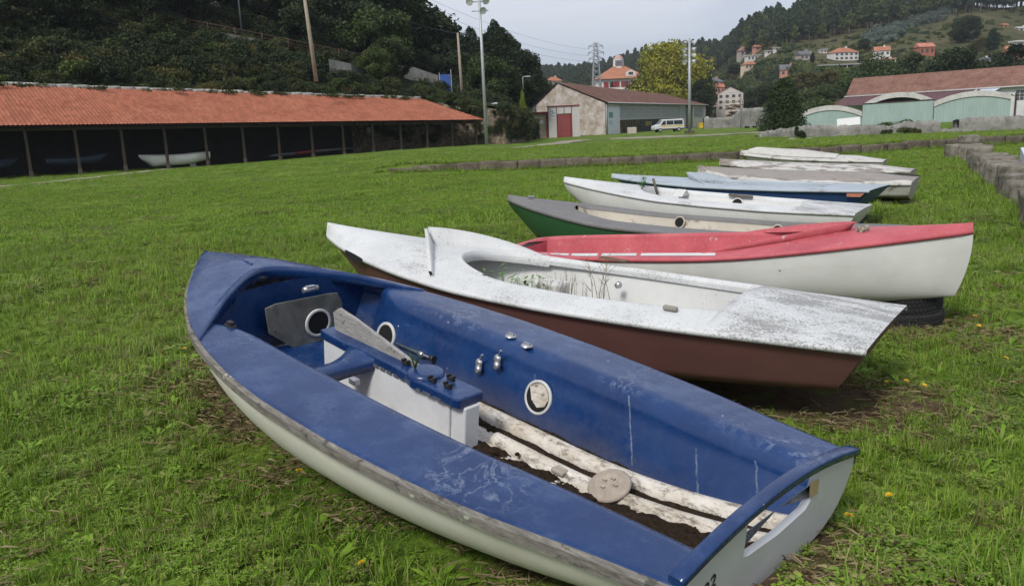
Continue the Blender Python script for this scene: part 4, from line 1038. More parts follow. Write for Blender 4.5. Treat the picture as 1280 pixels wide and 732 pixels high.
# the long kerb that holds the terrace: one wall of many stones
mb = MB(); x = -5.2
while x < 34:
    w = random.uniform(.7, 1.3); xm = x + w / 2; y0, y1 = kerb_y(xm - .3), kerb_y(xm + .3); a = math.atan2(y1 - y0, .6); hh = .30 + random.uniform(-.03, .04) - max(0, (-2 - xm)) * .06
    rock(mb, (xm, kerb_y(xm) + .12, hh / 2 + .03), (w / math.cos(a) * 1.0, random.uniform(.38, .5), hh + .1), a, .05, 5, .03); x += w * .985
kb = mb.build('stone_kerb', ST_KERB); tag(kb, 'long low kerb of squared brown stones across the lawn', 'kerb')
# row of rough blocks at the right, each a stone of its own
def ordinal(k):
    base = 'first second third fourth fifth sixth seventh eighth ninth tenth eleventh twelfth thirteenth fourteenth fifteenth sixteenth seventeenth eighteenth nineteenth'.split(); k += 1
    if k < 20: return base[k - 1]
    t, r = divmod(k, 10); tens = {2: ('twentieth', 'twenty'), 3: ('thirtieth', 'thirty'), 4: ('fortieth', 'forty')}[t]
    return tens[0] if r == 0 else tens[1] + '-' + base[r - 1]
rowA, rowB = onz(1296, 300), onz(1196, 198); rowA = rowA + (rowA - rowB) * .06; Lr = np.linalg.norm(rowB - rowA); dr = (rowB - rowA) / Lr; sgn = math.atan2(dr[1], dr[0]); s = 0; k = 0
while s < Lr - .3 and k < 48:
    w = random.uniform(.42, .85); p = rowA + dr * (s + w / 2) + np.array([RNG.normal() * .05, RNG.normal() * .05, 0]) + np.array([dr[1], -dr[0], 0]) * .42
    hh = random.uniform(.3, .52); mb = MB(); rock(mb, (0, 0, hh / 2 - .05), (w * .92, random.uniform(.55, .8), hh + .12), sgn + random.uniform(-.25, .25), .10, 10, .025)
    o = mb.build('stone_block', ST_ROW); o.location = (p[0], p[1], float(ground(p[0], p[1])))
    tag(o, 'rough grey granite block, %s counted from the near end of the stone row' % ordinal(k), 'stone block', 'granite blocks in a row on the lawn'); s += w; k += 1
for i, (dx, z, lab) in enumerate(((-.25, 0, 'left lichen grey granite block at the far head of the row'), (.28, 0, 'right lichen grey granite block at the far head of the row'), (.2, .55, 'capping granite block on top at the far head of the row'))):
    p = rowB + dr * .5 + np.array([dx + .2, 0, 0]); mb = MB(); rock(mb, (0, 0, .3), (.85, .9, .72 if z == 0 else .42), random.uniform(-.2, .2), .12, 7); o = mb.build('stone_block', ST_ROW); o.scale = (.62, .62, .7); o.location = (p[0], p[1], z * .7); tag(o, lab, 'stone block', 'granite blocks in a row on the lawn')

# longer grass along the foot of the stones
ex, ey = [], []
for _ in range(5200):
    x = random.uniform(-6, 30); off = random.choice([-.14, -.2, .42, .5]); ex.append(x); ey.append(kerb_y(x) + off + random.gauss(0, .07))
for _ in range(900):
    q = rowA + dr * random.uniform(-.5, Lr + .8) + np.array([dr[1], -dr[0], 0]) * (.42 + random.choice([-.46, .46]) + random.gauss(0, .06)); ex.append(q[0]); ey.append(q[1])
ex, ey = np.array(ex), np.array(ey); n = len(ex)
scatter('stone_foot_grass', np.stack([ex, ey, ground(ex, ey) - .01], 1), RNG.uniform(0, 6.283, n), RNG.uniform(.9, 1.9, n), RNG.choice([0, 1, 2, 3], n), NEARC, RNG.normal(0, .15, (n, 2)))
# ================================================================== the open shed on the left
SH0 = onz(40, 222, 0.0); SH1 = onz(596, 185.5, 0.0)
SU = (SH1 - SH0); SL = float(np.linalg.norm(SU)); SU = SU / SL; SN = np.array([-SU[1], SU[0], 0.0]); SYAW = math.atan2(SU[1], SU[0])
def shp(s, n, z=0.0): return SH0 + SU * s + SN * n + np.array([0, 0, z])
def m_tiles(name='roof_tiles', lo=(.30, .102, .060), hi=(.37, .142, .086), dirt=.08):
    t = NT(name); co = t.coord(); v = t.voro(t.coord(scale=(4, 2.6, 0.01)), 1.0, 'F1', 'Color')
    c = t.ramp(t.noise(co, .5, 5, .7), [(.3, lo), (.7, hi)]); bw_ = t.n('ShaderNodeRGBToBW'); t.l(v, bw_.inputs[0]); c = t.mix(1.0, c, t.ramp(bw_.outputs[0], [(.2, .82), (.8, 1.12)]), 'MULTIPLY')
    c = t.mix(t.math('MULTIPLY', t.ramp(t.noise(co, 1.1, 6, .75), [(.5, 0), (.75, 1)]), dirt), c, (.10, .055, .04)); return t.fin(c, .85, .2)
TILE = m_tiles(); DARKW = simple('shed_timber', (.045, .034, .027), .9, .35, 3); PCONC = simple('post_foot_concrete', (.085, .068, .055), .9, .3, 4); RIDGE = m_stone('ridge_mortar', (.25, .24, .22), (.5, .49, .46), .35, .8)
shed = empty('boat_shed', SH0, SYAW); tag(shed, 'long open boat shed with orange tiled lean-to roof and dark posts', 'shed')
def rz_(x, t): return (.32 + .3 * t) - (.64 + .72 * t) * x / SL
mb = MB(); S0, S1 = -16.0, SL + .6; pitch = .26; cols = np.arange(S0, S1, pitch / 6); rows = 20; P = []
for r in range(rows):
    for e in (0, 1):
        t = (r + e * .985) / rows; rowp = []
        for x in cols:
            xs_ = min(x, S1 - 2.6 * t); ph = (x / pitch) * 2 * math.pi
            rowp.append((xs_, -.6 + 6.6 * t, 3.02 + 2.75 * t + rz_(xs_, t) + .055 * max(0, math.sin(ph)) + (.05 if e == 0 else -.002)))
        P.append(rowp)
mb.grid(P, True); mb.build('roof', TILE, shed, fixn=False)
mb = MB(); mb.add([(S0, -.5, 2.94 + rz_(S0, 0)), (S1 - .1, -.5, 2.94 + rz_(S1, 0)), (S1 - 2.7, 6, 5.66 + rz_(S1 - 2.7, 1)), (S0, 6, 5.66 + rz_(S0, 1))], [(0, 1, 2, 3)]); mb.grid([[(x, y, z + rz_(x, 0)) for y, z in ((-.12, 2.72), (.08, 2.72), (.08, 2.93), (-.12, 2.93))] for x in (S0, S1 - .3)], False, closev=True)
for s in np.arange(-15, SL, 1.48): mb.add([(x_, y_, z_ + rz_(x_, 0 if y_ < 0 else 1)) for x_, y_, z_ in ((s, -.4, 2.92), (s + .1, -.4, 2.92), (s + .1, 5.9, 5.55), (s, 5.9, 5.55), (s, -.4, 2.78), (s + .1, -.4, 2.78), (s + .1, 5.9, 5.42), (s, 5.9, 5.42))], [(4, 5, 6, 7), (0, 4, 7, 3), (1, 5, 6, 2), (0, 1, 5, 4)])
mb.build('roof_frame', DARKW, shed)
mb = MB()
for a in np.arange(S0, S1 - 2.8, 1.1):
    rock(mb, (a + .55, 6.12, 5.84 + rz_(a + .55, 1)), (1.12, random.uniform(.42, .6), random.uniform(.2, .36)), 0, .12, 4)
mb.build('ridge_capping', RIDGE, shed)
for k in range(-5, 14):
    s = k * SL / 13; pe = MB(); pe.bbox((s - .085, -.085, .42), (s + .085, .085, 2.75 + rz_(s, 0))); po = pe.build('post', DARKW, shed); pe = MB(); pe.bbox((s - .11, -.11, -.1), (s + .10, .10, .422)); pe.build('foot', PCONC, po)
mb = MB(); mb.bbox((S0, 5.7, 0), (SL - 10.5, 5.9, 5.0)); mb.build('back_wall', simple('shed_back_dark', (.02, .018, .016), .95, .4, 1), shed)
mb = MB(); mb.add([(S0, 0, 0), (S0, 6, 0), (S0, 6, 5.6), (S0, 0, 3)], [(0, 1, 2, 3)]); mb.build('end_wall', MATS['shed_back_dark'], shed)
mb = MB(); mb.bbox((SL - 9.0, 5.35, 2.0), (SL - 8.62, 5.4, 2.5)); mb.build('notice', simple('pale_notice', (.35, .42, .46), .6, .1), shed)
# ivy hanging over the ridge
def leaf_mass(mb, c, r, n, size, squash=1.0, up=.2):
    c = np.array(c, float)
    d = RNG.normal(size=(n, 3)); d /= np.linalg.norm(d, axis=1)[:, None]; p = c + d * np.array(r) * (RNG.random((n, 1)) ** .35)
    nr = RNG.normal(size=(n, 3)) + d * .8 + np.array([0, 0, up]); nr /= np.linalg.norm(nr, axis=1)[:, None]; a = np.cross(nr, RNG.normal(size=(n, 3))); a /= np.linalg.norm(a, axis=1)[:, None]; b = np.cross(nr, a)
    sz = RNG.uniform(.6, 1.3, (n, 1)) * size; a, b = a * sz, b * sz * .62
    V = np.stack([p - a, p - b * .9 + nr * sz * .12, p + a, p + b * .9 + nr * sz * .12], 1).reshape(-1, 3); base = len(mb.v)
    mb.v += [tuple(q) for q in V]; mb.f += [(base + 4*i, base + 4*i + 1, base + 4*i + 2, base + 4*i + 3) for i in range(n)]; mb.sm += [False] * n; mb.mi += [0] * n
def m_leaf(name, lo, mid, hi, big=.25, trans=.18, rough=.6):
    t = NT(name); isl = t.n('ShaderNodeNewGeometry').outputs['Random Per Island']; ob = t.n('ShaderNodeObjectInfo').outputs['Random']
    c = t.ramp(isl, [(0, lo), (.5, mid), (1, hi)]); cl = t.noise(t.coord(), big, 3, .6); c = t.mix(t.ramp(cl, [(.38, .0), (.62, .7)]), c, hi)
    c = t.mix(1.0, c, t.ramp(ob, [(0, (.68, .72, .7)), (.5, (.95, .95, .95)), (1, (1.25, 1.18, 1.0))]), 'MULTIPLY'); m = t.fin(c, rough, .2)
    tr = t.n('ShaderNodeBsdfTranslucent'); t.l(c, tr.inputs[0]); mx = t.n('ShaderNodeMixShader'); mx.inputs[0].default_value = trans; t.l(t.b.outputs[0], mx.inputs[1]); t.l(tr.outputs[0], mx.inputs[2]); t.l(mx.outputs[0], t.out.inputs['Surface']); return m
LF_DARK = m_leaf('dark_leaf', (.012, .020, .008), (.020, .034, .012), (.034, .052, .016))
LF_HILL = m_leaf('hill_leaf', (.045, .068, .026), (.076, .104, .038), (.12, .145, .052))
LF_PINEH = m_leaf('hill_pine_leaf', (.023, .042, .026), (.04, .066, .04), (.064, .094, .052))
LF_MID = m_leaf('mid_leaf', (.022, .040, .012), (.040, .068, .018), (.070, .100, .026))
LF_PINE = m_leaf('pine_leaf', (.010, .022, .014), (.018, .035, .020), (.030, .052, .026))
LF_EUC = m_leaf('blue_leaf', (.06, .085, .075), (.095, .125, .11), (.13, .165, .14))
LF_YEL = m_leaf('yellow_green_leaf', (.07, .095, .012), (.16, .18, .022), (.28, .27, .036), .35)
LF_LIME = m_leaf('lime_leaf', (.09, .14, .014), (.16, .24, .022), (.26, .34, .04))
LF_OLIVE = m_leaf('olive_leaf', (.045, .048, .015), (.08, .075, .022), (.12, .105, .035))
LF_IVY = m_leaf('ivy_leaf', (.018, .030, .010), (.035, .052, .016), (.075, .080, .030), .6)
BARK = simple('bark', (.075, .058, .045), .95, .4, 3, bump=.5); BARKP = simple('pale_bark', (.24, .20, .17), .9, .3, 3)
mb = MB()
for s, w in ((-2, 2.5), (1.5, 1.5), (6, 1.4), (11.5, 1.6), (17, 2.2), (20.5, 2), (26, 1.5), (29, 1.5), (33, 2.2)):
    for k in range(int(w * 4)): leaf_mass(mb, (s + random.uniform(-w, w), 6.0 - abs(random.gauss(0, .5)), 5.85 + rz_(s, 1) - random.uniform(0, .15)), (.45, .3, .14), 34, .11)
iv = mb.build('creeper', LF_IVY, fixn=False); iv.matrix_world = Matrix.Translation(Vector(SH0)) @ Matrix.Rotation(SYAW, 4, 'Z'); tag(iv, 'dark creeper hanging over the mortar ridge of the boat shed roof', 'creeper', kind='stuff')
# hulls kept inside the shed
def shed_boat(s0, s1, n, z, half, keel, hm, dm, label, h=.15):
    a, b = shp(s1, n, z + h), shp(s0, n, z)
    bt = Boat('stored_boat', a, b, 0, half=[(x, y * half) for x, y in ((0, .75), (.3, 1), (.6, .95), (.85, .55), (.96, .2), (1, .03))], sag=[(0, 0), (.4, -.12), (1, 0)], keel=[(0, keel * .7), (.4, keel), (.85, keel), (1, keel * .6)], sec=('round', .5), rake_bow=.5, label=label)
    bt.e['group'] = 'boats stored inside the shed'; BEDS.pop(); bt.hull(hm); bt.deck(dm, lambda x: 0.0, 99, 100, crown=.08); return bt
HULL_SH = m_hull('shed_white_hull', (.62, .62, .60), (.4, .4, .36), .4)
sb = shed_boat(12.35, 7.3, 1.1, 1.06, .9, -.85, HULL_SH, HULL_SH, 'white hulled boat under the shed roof between the third and fifth posts', -.05)
mb = MB(); mb.prism([(.9, -.7), (1.5, -.7), (1.35, -1.12), (1.05, -1.12)], 1, -.05, .05); mb.build('keel_fin', HULL_SH, sb.e)
NAVY = simple('shed_navy', (.02, .03, .06), .5, .3, 3); 
shed_boat(1.2, 5.4, 1.6, 1.15, .8, -.6, NAVY, NAVY, 'dark navy boat in the shadow of the shed near its left end')
shed_boat(-4.5, -.3, 1.6, 1.1, .8, -.6, NAVY, NAVY, 'dark navy boat at the far left of the shed, cut by the frame')
mb = MB(); mb.tube([(0, 0, 0), (.6, 0, .05), (5.2, 0, .22), (9, 0, .30)], [.03, .11, .12, .03], 8)
o = mb.build('rowing_shell', simple('shell_grey', (.07, .075, .08), .4, .2, 3)); o.location = shp(17.6, 1.4, .42); o.rotation_euler.z = SYAW; tag(o, 'slim pale rowing shell lying under the right half of the shed', 'rowing shell')
mb = MB(); mb.tube([(2.3, 0, .12), (4.4, 0, .20)], .126, 8); mb.build('red_band', simple('shell_red', (.16, .02, .016), .5, .2, 3), o)
for s in (18.7, 21.8, 24.8):
    mb = MB(); mb.bbox((-.05, -.3, 0), (.05, .3, .06)); mb.bbox((-.05, -.05, 0), (.05, .05, .32)); mb.bbox((-.05, -.3, .3), (.05, .3, .38)); t_ = mb.build('boat_trestle', DARKW); t_.location = shp(s, 1.4); t_.rotation_euler.z = SYAW; tag(t_, 'low dark trestle holding the rowing shell, %s from the left' % {18.7: 'first', 21.8: 'second', 24.8: 'third'}[s], 'trestle', 'trestles under the rowing shell')

# ================================================================== retaining wall behind the shed and the bank above it
WP = [shp(-40, 6.3), shp(-16, 6.3), shp(SL - 10, 6.2), shp(SL + 1, 5.6), onz(640, 183, .1) + np.array([0, 3, 0]), np.array([4.6, 122.0, 0]), np.array([6.5, 150, 0]), np.array([8, 230, 0])]
WH = [5.6, 5.5, 5.2, 4.5, 3.6, 2.6, 2.5, 4]
WD = np.concatenate([[0], np.cumsum([np.linalg.norm((b - a)[:2]) for a, b in zip(WP, WP[1:])])])
def wallp(d): return np.array([np.interp(d, WD, [p[0] for p in WP]), np.interp(d, WD, [p[1] for p in WP])])
def wallt(d):
    a = np.interp(d, WD, [SYAW, SYAW, SYAW, SYAW, SYAW + .1, 1.25, 1.5, 1.5]); return np.array([math.cos(a), math.sin(a)])
RUBBLE = m_stone('rubble_masonry', (.11, .085, .06), (.29, .24, .175), .5, .8, 2.3, .6)
dA, dB = WD[1] - 2, WD[5]; P = []
for d in np.linspace(dA, dB, 90):
    p = wallp(d); t = wallt(d); n = np.array([-t[1], t[0]]); h = np.interp(d, WD, WH) + .15 * math.sin(d * 1.3) + .12 * math.sin(d * 3.1)
    rowp = [(p[0] + n[0] * (.06 * z / 3 + .04 * math.sin(d * 5 + z * 4)), p[1] + n[1] * (.06 * z / 3 + .04 * math.sin(d * 5 + z * 4)), z) for z in np.linspace(-.3, h, 9)]; rowp.append((p[0] + n[0] * 1.2, p[1] + n[1] * 1.2, h + .05)); P.append(rowp)
mb = MB(); mb.grid(P, True); rw = mb.build('retaining_wall', RUBBLE); tag(rw, 'rough brown rubble retaining wall behind and beside the boat shed', 'wall')
def bank(d, q):
    """height of the left hillside: d along the wall, q metres uphill from it"""
    h0 = np.interp(d, WD, WH); sl = np.interp(d, WD, [.62, .60, .52, .42, .33, .20, .10, .06]); cap = np.interp(d, WD, [34, 34, 26, 11, 6, 3.5, 3, 3]); return h0 - .1 + cap * (1 - math.exp(-sl * q / cap)) + .5 * math.sin(d * .31 + q * .2) * min(1, q / 8)
def bankp(d, q, dz=0.0):
    p = wallp(d); t = wallt(d); n = np.array([-t[1], t[0]]); return np.array([p[0] + n[0] * q, p[1] + n[1] * q, bank(d, q) + dz])
def m_bank():
    t = NT('hillside_earth'); co = t.coord('Position'); c = t.ramp(t.noise(co, .5, 6, .75), [(.3, (.010, .016, .006)), (.55, (.022, .032, .011)), (.75, (.045, .05, .02))]); t.bump(t.noise(co, 2, 5, .8), .8, .3); return t.fin(c, .95, .1)
P = [[bankp(d, q) for q in np.concatenate([np.linspace(.9, 30, 16), np.linspace(36, 120, 12)])] for d in np.linspace(0, WD[-1], 110)]
mb = MB(); mb.grid(P, True); hs = mb.build('hillside', m_bank()); tag(hs, kind='structure')

# ================================================================== trees
KEEP += [(245, 300, 22, 36, 84), (300, 360, 30, 50, 85), (360, 470, 52, 66, 88), (280, 325, 42, 54, 84), (410, 455, 76, 92, 87), (505, 549, 86, 108, 92), (551, 566, 92, 114, 94), (388, 398, 30, 90, 72), (574, 582, 50, 120, 96), (592, 622, 126, 136, 92), (640, 690, 118, 140, 114), (300, 307, 0, 40, 92), (452, 460, 44, 52, 94), (648, 662, 118, 160, 100), (664, 730, 104, 172, 124)]
def tree_mesh(kind, hgt, rad_, n, leaf, clumps, mat, trunk_mat, seed):
    """trunk with limbs, crown of leaf clumps; returns (trunk, crown) meshes"""
    global RNG
    keep = RNG; RNG = np.random.default_rng(seed); rnd = random.Random(seed)
    tr, cr = MB(), MB()
    if kind == 'broad':
        th = hgt * .32; tr.tube([(0, 0, -.6), (rnd.uniform(-.1, .1), 0, th * .6), (.1, .1, th), (.15, .0, hgt * .7)], [hgt * .032, hgt * .025, hgt * .02, hgt * .006], 8)
        for k in range(clumps):
            a = rnd.uniform(0, 6.28); zz = rnd.uniform(-.92, 1); rr = math.sqrt(max(0, 1 - zz * zz)) * rnd.uniform(.35, .95); c = np.array([rad_ * rr * math.cos(a), rad_ * rr * math.sin(a), hgt * .58 + hgt * .38 * zz]); s = rnd.uniform(.22, .42) * rad_
            if k % 3 == 0: tr.tube([(.05, .05, th * rnd.uniform(.7, 1.3)), c * [.5, .5, .9], c], [hgt * .012, hgt * .007, hgt * .003], 5)
            leaf_mass(cr, c, (s, s, s * .72), n // clumps, leaf)
    elif kind == 'pine':
        tr.tube([(0, 0, -.6), (.1, 0, hgt * .5), (0, .05, hgt)], [hgt * .017, hgt * .012, hgt * .003], 7)
        for k in range(clumps):
            t = k / clumps; z = hgt * (.38 + .62 * t); r = rad_ * max(.06, (1 - t ** 2.4)) ** .7 * min(1, .5 + t * 1.6) * rnd.uniform(.45, 1.1) + .15; a = k * 2.4
            c = np.array([r * .62 * math.cos(a), r * .62 * math.sin(a), z]); leaf_mass(cr, c, (r * .55 + .2, r * .55 + .2, hgt * .045 + .15), n // clumps, leaf, up=.6)
            if k % 2: tr.tube([(0, 0, z - .3), tuple(c)], [.05, .02], 4)
    elif kind == 'cone':
        tr.tube([(0, 0, -.5), (0, 0, hgt * .9)], [hgt * .022, hgt * .005], 7)
        for k in range(clumps):
            t = (k / clumps) ** 1.15; z = hgt * (.05 + .93 * t); r = rad_ * (1.03 - t) ** .5 * rnd.uniform(.72, 1.08); a = k * 2.4; c = np.array([r * .62 * math.cos(a), r * .62 * math.sin(a), z]); leaf_mass(cr, c, (r * .48, r * .48, hgt * .07), n // clumps, leaf, up=.3)
    elif kind == 'bush':
        tr.tube([(0, 0, -.4), (.05, 0, hgt * .6)], [hgt * .03, hgt * .01], 6)
        for k in range(clumps):
            a = rnd.uniform(0, 6.28); r = rad_ * math.sqrt(rnd.random()) * .75; z = hgt * rnd.uniform(.12, .78) * (1 - .35 * (r / rad_) ** 2); s = rad_ * rnd.uniform(.25, .42); leaf_mass(cr, (r * math.cos(a), r * math.sin(a), z), (s, s, s * .75), n // clumps, leaf)
    RNG = keep
    return tr, cr
TREES = {}
def proto_tree(key, name, *a):
    tr, cr = tree_mesh(*a); mat, tm = a[6], a[7] if False else a[7]
    e = empty(name); tr.build('trunk', tm, e); cr.build('crown', mat, e, fixn=False); TREES[key] = [e, False]
def plant(key, loc, scale, yaw, label, cat, group):
    e, used = TREES[key]
    o = copy_tree(e) if used else e; TREES[key][1] = True
    o.location = Vector(loc); o.rotation_euler.z = yaw; o.scale = scale if hasattr(scale, '__len__') else (scale,) * 3
    return tag(o, label, cat, group)
proto_tree('b1', 'broadleaf_tree', 'broad', 10, 4.4, 9500, .23, 44, LF_DARK, BARK, 1)
proto_tree('b2', 'broadleaf_tree', 'broad', 10, 3.6, 8500, .22, 36, LF_DARK, BARK, 2)
proto_tree('b3', 'broadleaf_tree', 'broad', 10, 5.0, 10000, .24, 44, LF_MID, BARK, 3)
proto_tree('p1', 'pine_tree', 'pine', 14, 3.2, 8000, .24, 70, LF_PINE, BARKP, 4)
proto_tree('p2', 'pine_tree', 'pine', 14, 2.5, 7000, .22, 60, LF_DARK, BARKP, 5)
LF_CONI = m_leaf('conifer_leaf', (.018, .036, .012), (.032, .060, .018), (.056, .085, .025))
proto_tree('c1', 'conifer', 'cone', 9, 5.0, 16000, .19, 150, LF_CONI, BARK, 6)
proto_tree('s1', 'shrub', 'bush', 3, 2.2, 4200, .13, 24, LF_DARK, BARK, 7)
proto_tree('s2', 'shrub', 'bush', 3, 2.4, 4200, .13, 24, LF_MID, BARK, 8)
proto_tree('s3', 'shrub', 'bush', 3, 2.2, 4200, .13, 24, LF_IVY, BARK, 9)
proto_tree('o1', 'broadleaf_tree', 'broad', 8, 4.2, 7000, .25, 36, LF_OLIVE, BARK, 10)
GL = 'trees on the dark hillside behind the shed'
# ---- skyline trees at the right end of the left hillside: (px, top py, depth, kind, width factor)
def plant_px(key, u, vtop, Y, base_z, label, cat, group, wf=1.0, yaw=None, hproto=None):
    top = aty(u, vtop, Y); h = top[2] - base_z; hp = hproto or {'b': 9.9, 'p': 14.3, 'c': 9.0, 's': 2.9, 'o': 7.9, 'y': 15.0}[key[0]]
    s = h / hp; return plant(key, (top[0], Y, base_z), (s * wf, s * wf, s), random.uniform(0, 6.28) if yaw is None else yaw, label, cat, group)
def bank_at(u, Y):
    """height of the hillside under picture column u at depth Y"""
    best = None
    for d in np.linspace(0, WD[-1], 240):
        p = wallp(d); t = wallt(d); n = np.array([-t[1], t[0]]); x = aty(u, 200, Y)[0]
        q = (np.array([x, Y]) - p) @ n; e = abs((np.array([x, Y]) - p) @ t)
        if q > .5 and (best is None or e < best[0]): best = (e, d, q)
    return bank(best[1], best[2]) if best and best[0] < 4 else 3.0
sk = [(408, -40, 104, 'b1', 1.1), (432, -30, 106, 'b3', 1.1), (456, -24, 104, 'b1', 1.1), (478, -16, 108, 'b1', 1.1), (494, -6, 110, 'b2', 1.2), (385, -45, 104, 'b2', 1.2), (360, -50, 106, 'b1', 1.1), (505, -12, 112, 'b1', 1.0), (520, 22, 116, 'p2', 1.1), (535, 28, 112, 'p1', 1.0), (551, 18, 124, 'p1', .9), (566, 34, 120, 'p2', 1.1), (588, 36, 122, 'p1', .9), (604, 44, 120, 'p2', 1.1), (618, 28, 126, 'p1', .9), (626, 36, 122, 'p2', 1.2), (636, 44, 126, 'p1', .8), (645, 54, 124, 'b2', .8), (652, 66, 124, 'b2', .9), (576, 66, 108, 'b1', 1.1), (600, 72, 106, 'b3', 1.0), (622, 80, 110, 'b1', 1.2), (634, 96, 112, 'b1', 1.0), (548, 70, 104, 'b2', 1.2), (520, 62, 100, 'b1', 1.1),
      (480, 50, 88, 'b1', 1.25), (468, 62, 86, 'b3', 1.0), (500, 74, 90, 'b2', 1.2), (674, 102, 190, 'b2', 1.2), (666, 96, 186, 'b1', 1.1)]
KN = {'b1': 'dense dark broadleaf tree', 'b2': 'narrow dark broadleaf tree', 'b3': 'mid green broad tree', 'p1': 'tall feathery evergreen', 'p2': 'slim dark evergreen', 's1': 'low dark shrub', 's2': 'mid green shrub', 's3': 'browning ivy shrub', 'o1': 'olive brown tree', 'c1': 'dark conical conifer'}
for i, (u, v, Y, k, wf) in enumerate(sk):
    lab = '%s right of the wooded slope, %s' % (KN[k], 'below the skyline' if v > 60 else 'standing on the skyline')
    plant_px(k, u, v, Y, bank_at(u, Y) - .4, lab, 'tree' if k[0] != 's' else 'shrub', GL, wf)
# ---- the wooded slope above the shed
cnt = 0
for d in np.arange(WD[1] - 14, WD[4] + 6, 5.2):
    for q, big in ((7, 0), (13, 1), (19, 1), (27, 1), (36, 1), (46, 1)):
        dd = d + random.uniform(-2.4, 2.4); qq = q + random.uniform(-2.5, 2.5); p = bankp(dd, qq)
        v_ = p - np.array([0, 0, H]); z = v_ @ _fw; u = CX + F * (v_ @ _rt) / z; v = CY - F * (v_ @ _up) / z
        if u < -90 or u > 610 or v < -130: continue
        if big == 0 and (random.random() < .35 or 225 < u < 460): continue
        if 395 < u < 610 and q < 16: continue
        k = random.choice(['b1', 'b1', 'b2', 'b3', 'b1', 'p2']) if big else random.choice(['s1', 's1', 's2', 's3'])
        h = random.uniform(6.5, 10.5) if q > 15 else random.uniform(4.5, 6.5); 
        if not big: h = random.uniform(1.8, 3.2)
        if covers(p, h * .75, h): continue
        hp = {'b': 9.9, 'p': 14.3, 's': 2.9}[k[0]]; s = h / hp
        where = 'far left' if u < 140 else 'left' if u < 300 else 'middle' if u < 430 else 'right'
        row = 'front' if q < 10 else 'second' if q < 16 else 'third' if q < 24 else 'fourth' if q < 32 else 'fifth' if q < 42 else 'rear'
        plant(k, p - np.array([0, 0, .3]), (s * 1.15, s * 1.15, s), random.uniform(0, 6.28), '%s in the %s rank above the %s part of the shed' % (KN[k], row, where), 'tree' if k[0] != 's' else 'shrub', GL); cnt += 1
# ---- scrub that covers the bank (nobody could count it)
sp_ = []
for i, (kind, mat, seed) in enumerate((('bush', LF_DARK, 21), ('bush', LF_IVY, 22), ('bush', LF_MID, 23), ('bush', LF_OLIVE, 24))):
    tr, cr = tree_mesh(kind, 1.6, 1.5, 1500, .105, 14, mat, BARK, seed); o = cr.build('scrub_%02d' % i, mat, fixn=False); sp_.append(o)
SCRUB = proto_collection('scrub_kinds', sp_)
pts, sc_, ix = [], [], []
for _ in range(3000):
    d = random.uniform(WD[0] + 10, WD[5] + 15); q = abs(random.gauss(0, 1)) * 16 + .6
    if q > 70: continue
    s_0 = random.uniform(.5, 1.35) * (1 if q > 3 else .7); p_0 = bankp(d, q, -.25)
    if covers(p_0, 1.9 * s_0, 1.15 * s_0): continue
    pts.append(p_0); sc_.append(s_0); ix.append(random.choices((0, 1, 2, 3), (.56, .2, .2, .04))[0])
# ivy on the face of the retaining wall, right of the shed
for _ in range(260):
    d = random.uniform(WD[2] + 2, WD[5]); p = wallp(d); t = wallt(d); n = np.array([-t[1], t[0]]); h = np.interp(d, WD, WH); z = h * random.uniform(.15 + .5 * (random.random()), 1.08)
    pts.append((p[0] - n[0] * .05, p[1] - n[1] * .05, z - .5)); sc_.append(random.uniform(.25, .6)); ix.append(random.choices((0, 1, 2, 3), (.35, .5, .1, .05))[0])
o = scatter('bank_scrub', pts, RNG.uniform(0, 6.28, len(pts)), sc_, ix, SCRUB)
# lime-green cypress column and the ivy heap beside the annex
tr, cr = tree_mesh('cone', 7, 1.1, 8000, .12, 130, LF_LIME, BARK, 31); e = empty('cypress'); tr.build('trunk', BARK, e); cr.build('crown', LF_LIME, e, fixn=False)
p = onz(655, 178, .2); p = p + np.array([0, -1.5, 0]); tp = aty(655, 114, p[1]); s = (tp[2] - 2.0) / 7; e.location = (p[0], p[1], 2.0); e.scale = (s * .95, s * .95, s); tag(e, 'lime green columnar cypress above the ivy left of the red doors', 'tree')
mb = MB()
for k in range(46): leaf_mass(mb, (random.uniform(-2.1, 1.6), random.uniform(-.6, .8), random.uniform(.5, 3.6)), (.7, .6, .6), 130, .11)
iv = mb.build('ivy_heap', LF_IVY, fixn=False); iv.location = (p[0] - .6, p[1] - .3, .4); tag(iv, 'dark ivy mound under the lime green cypress', 'ivy', kind='stuff')
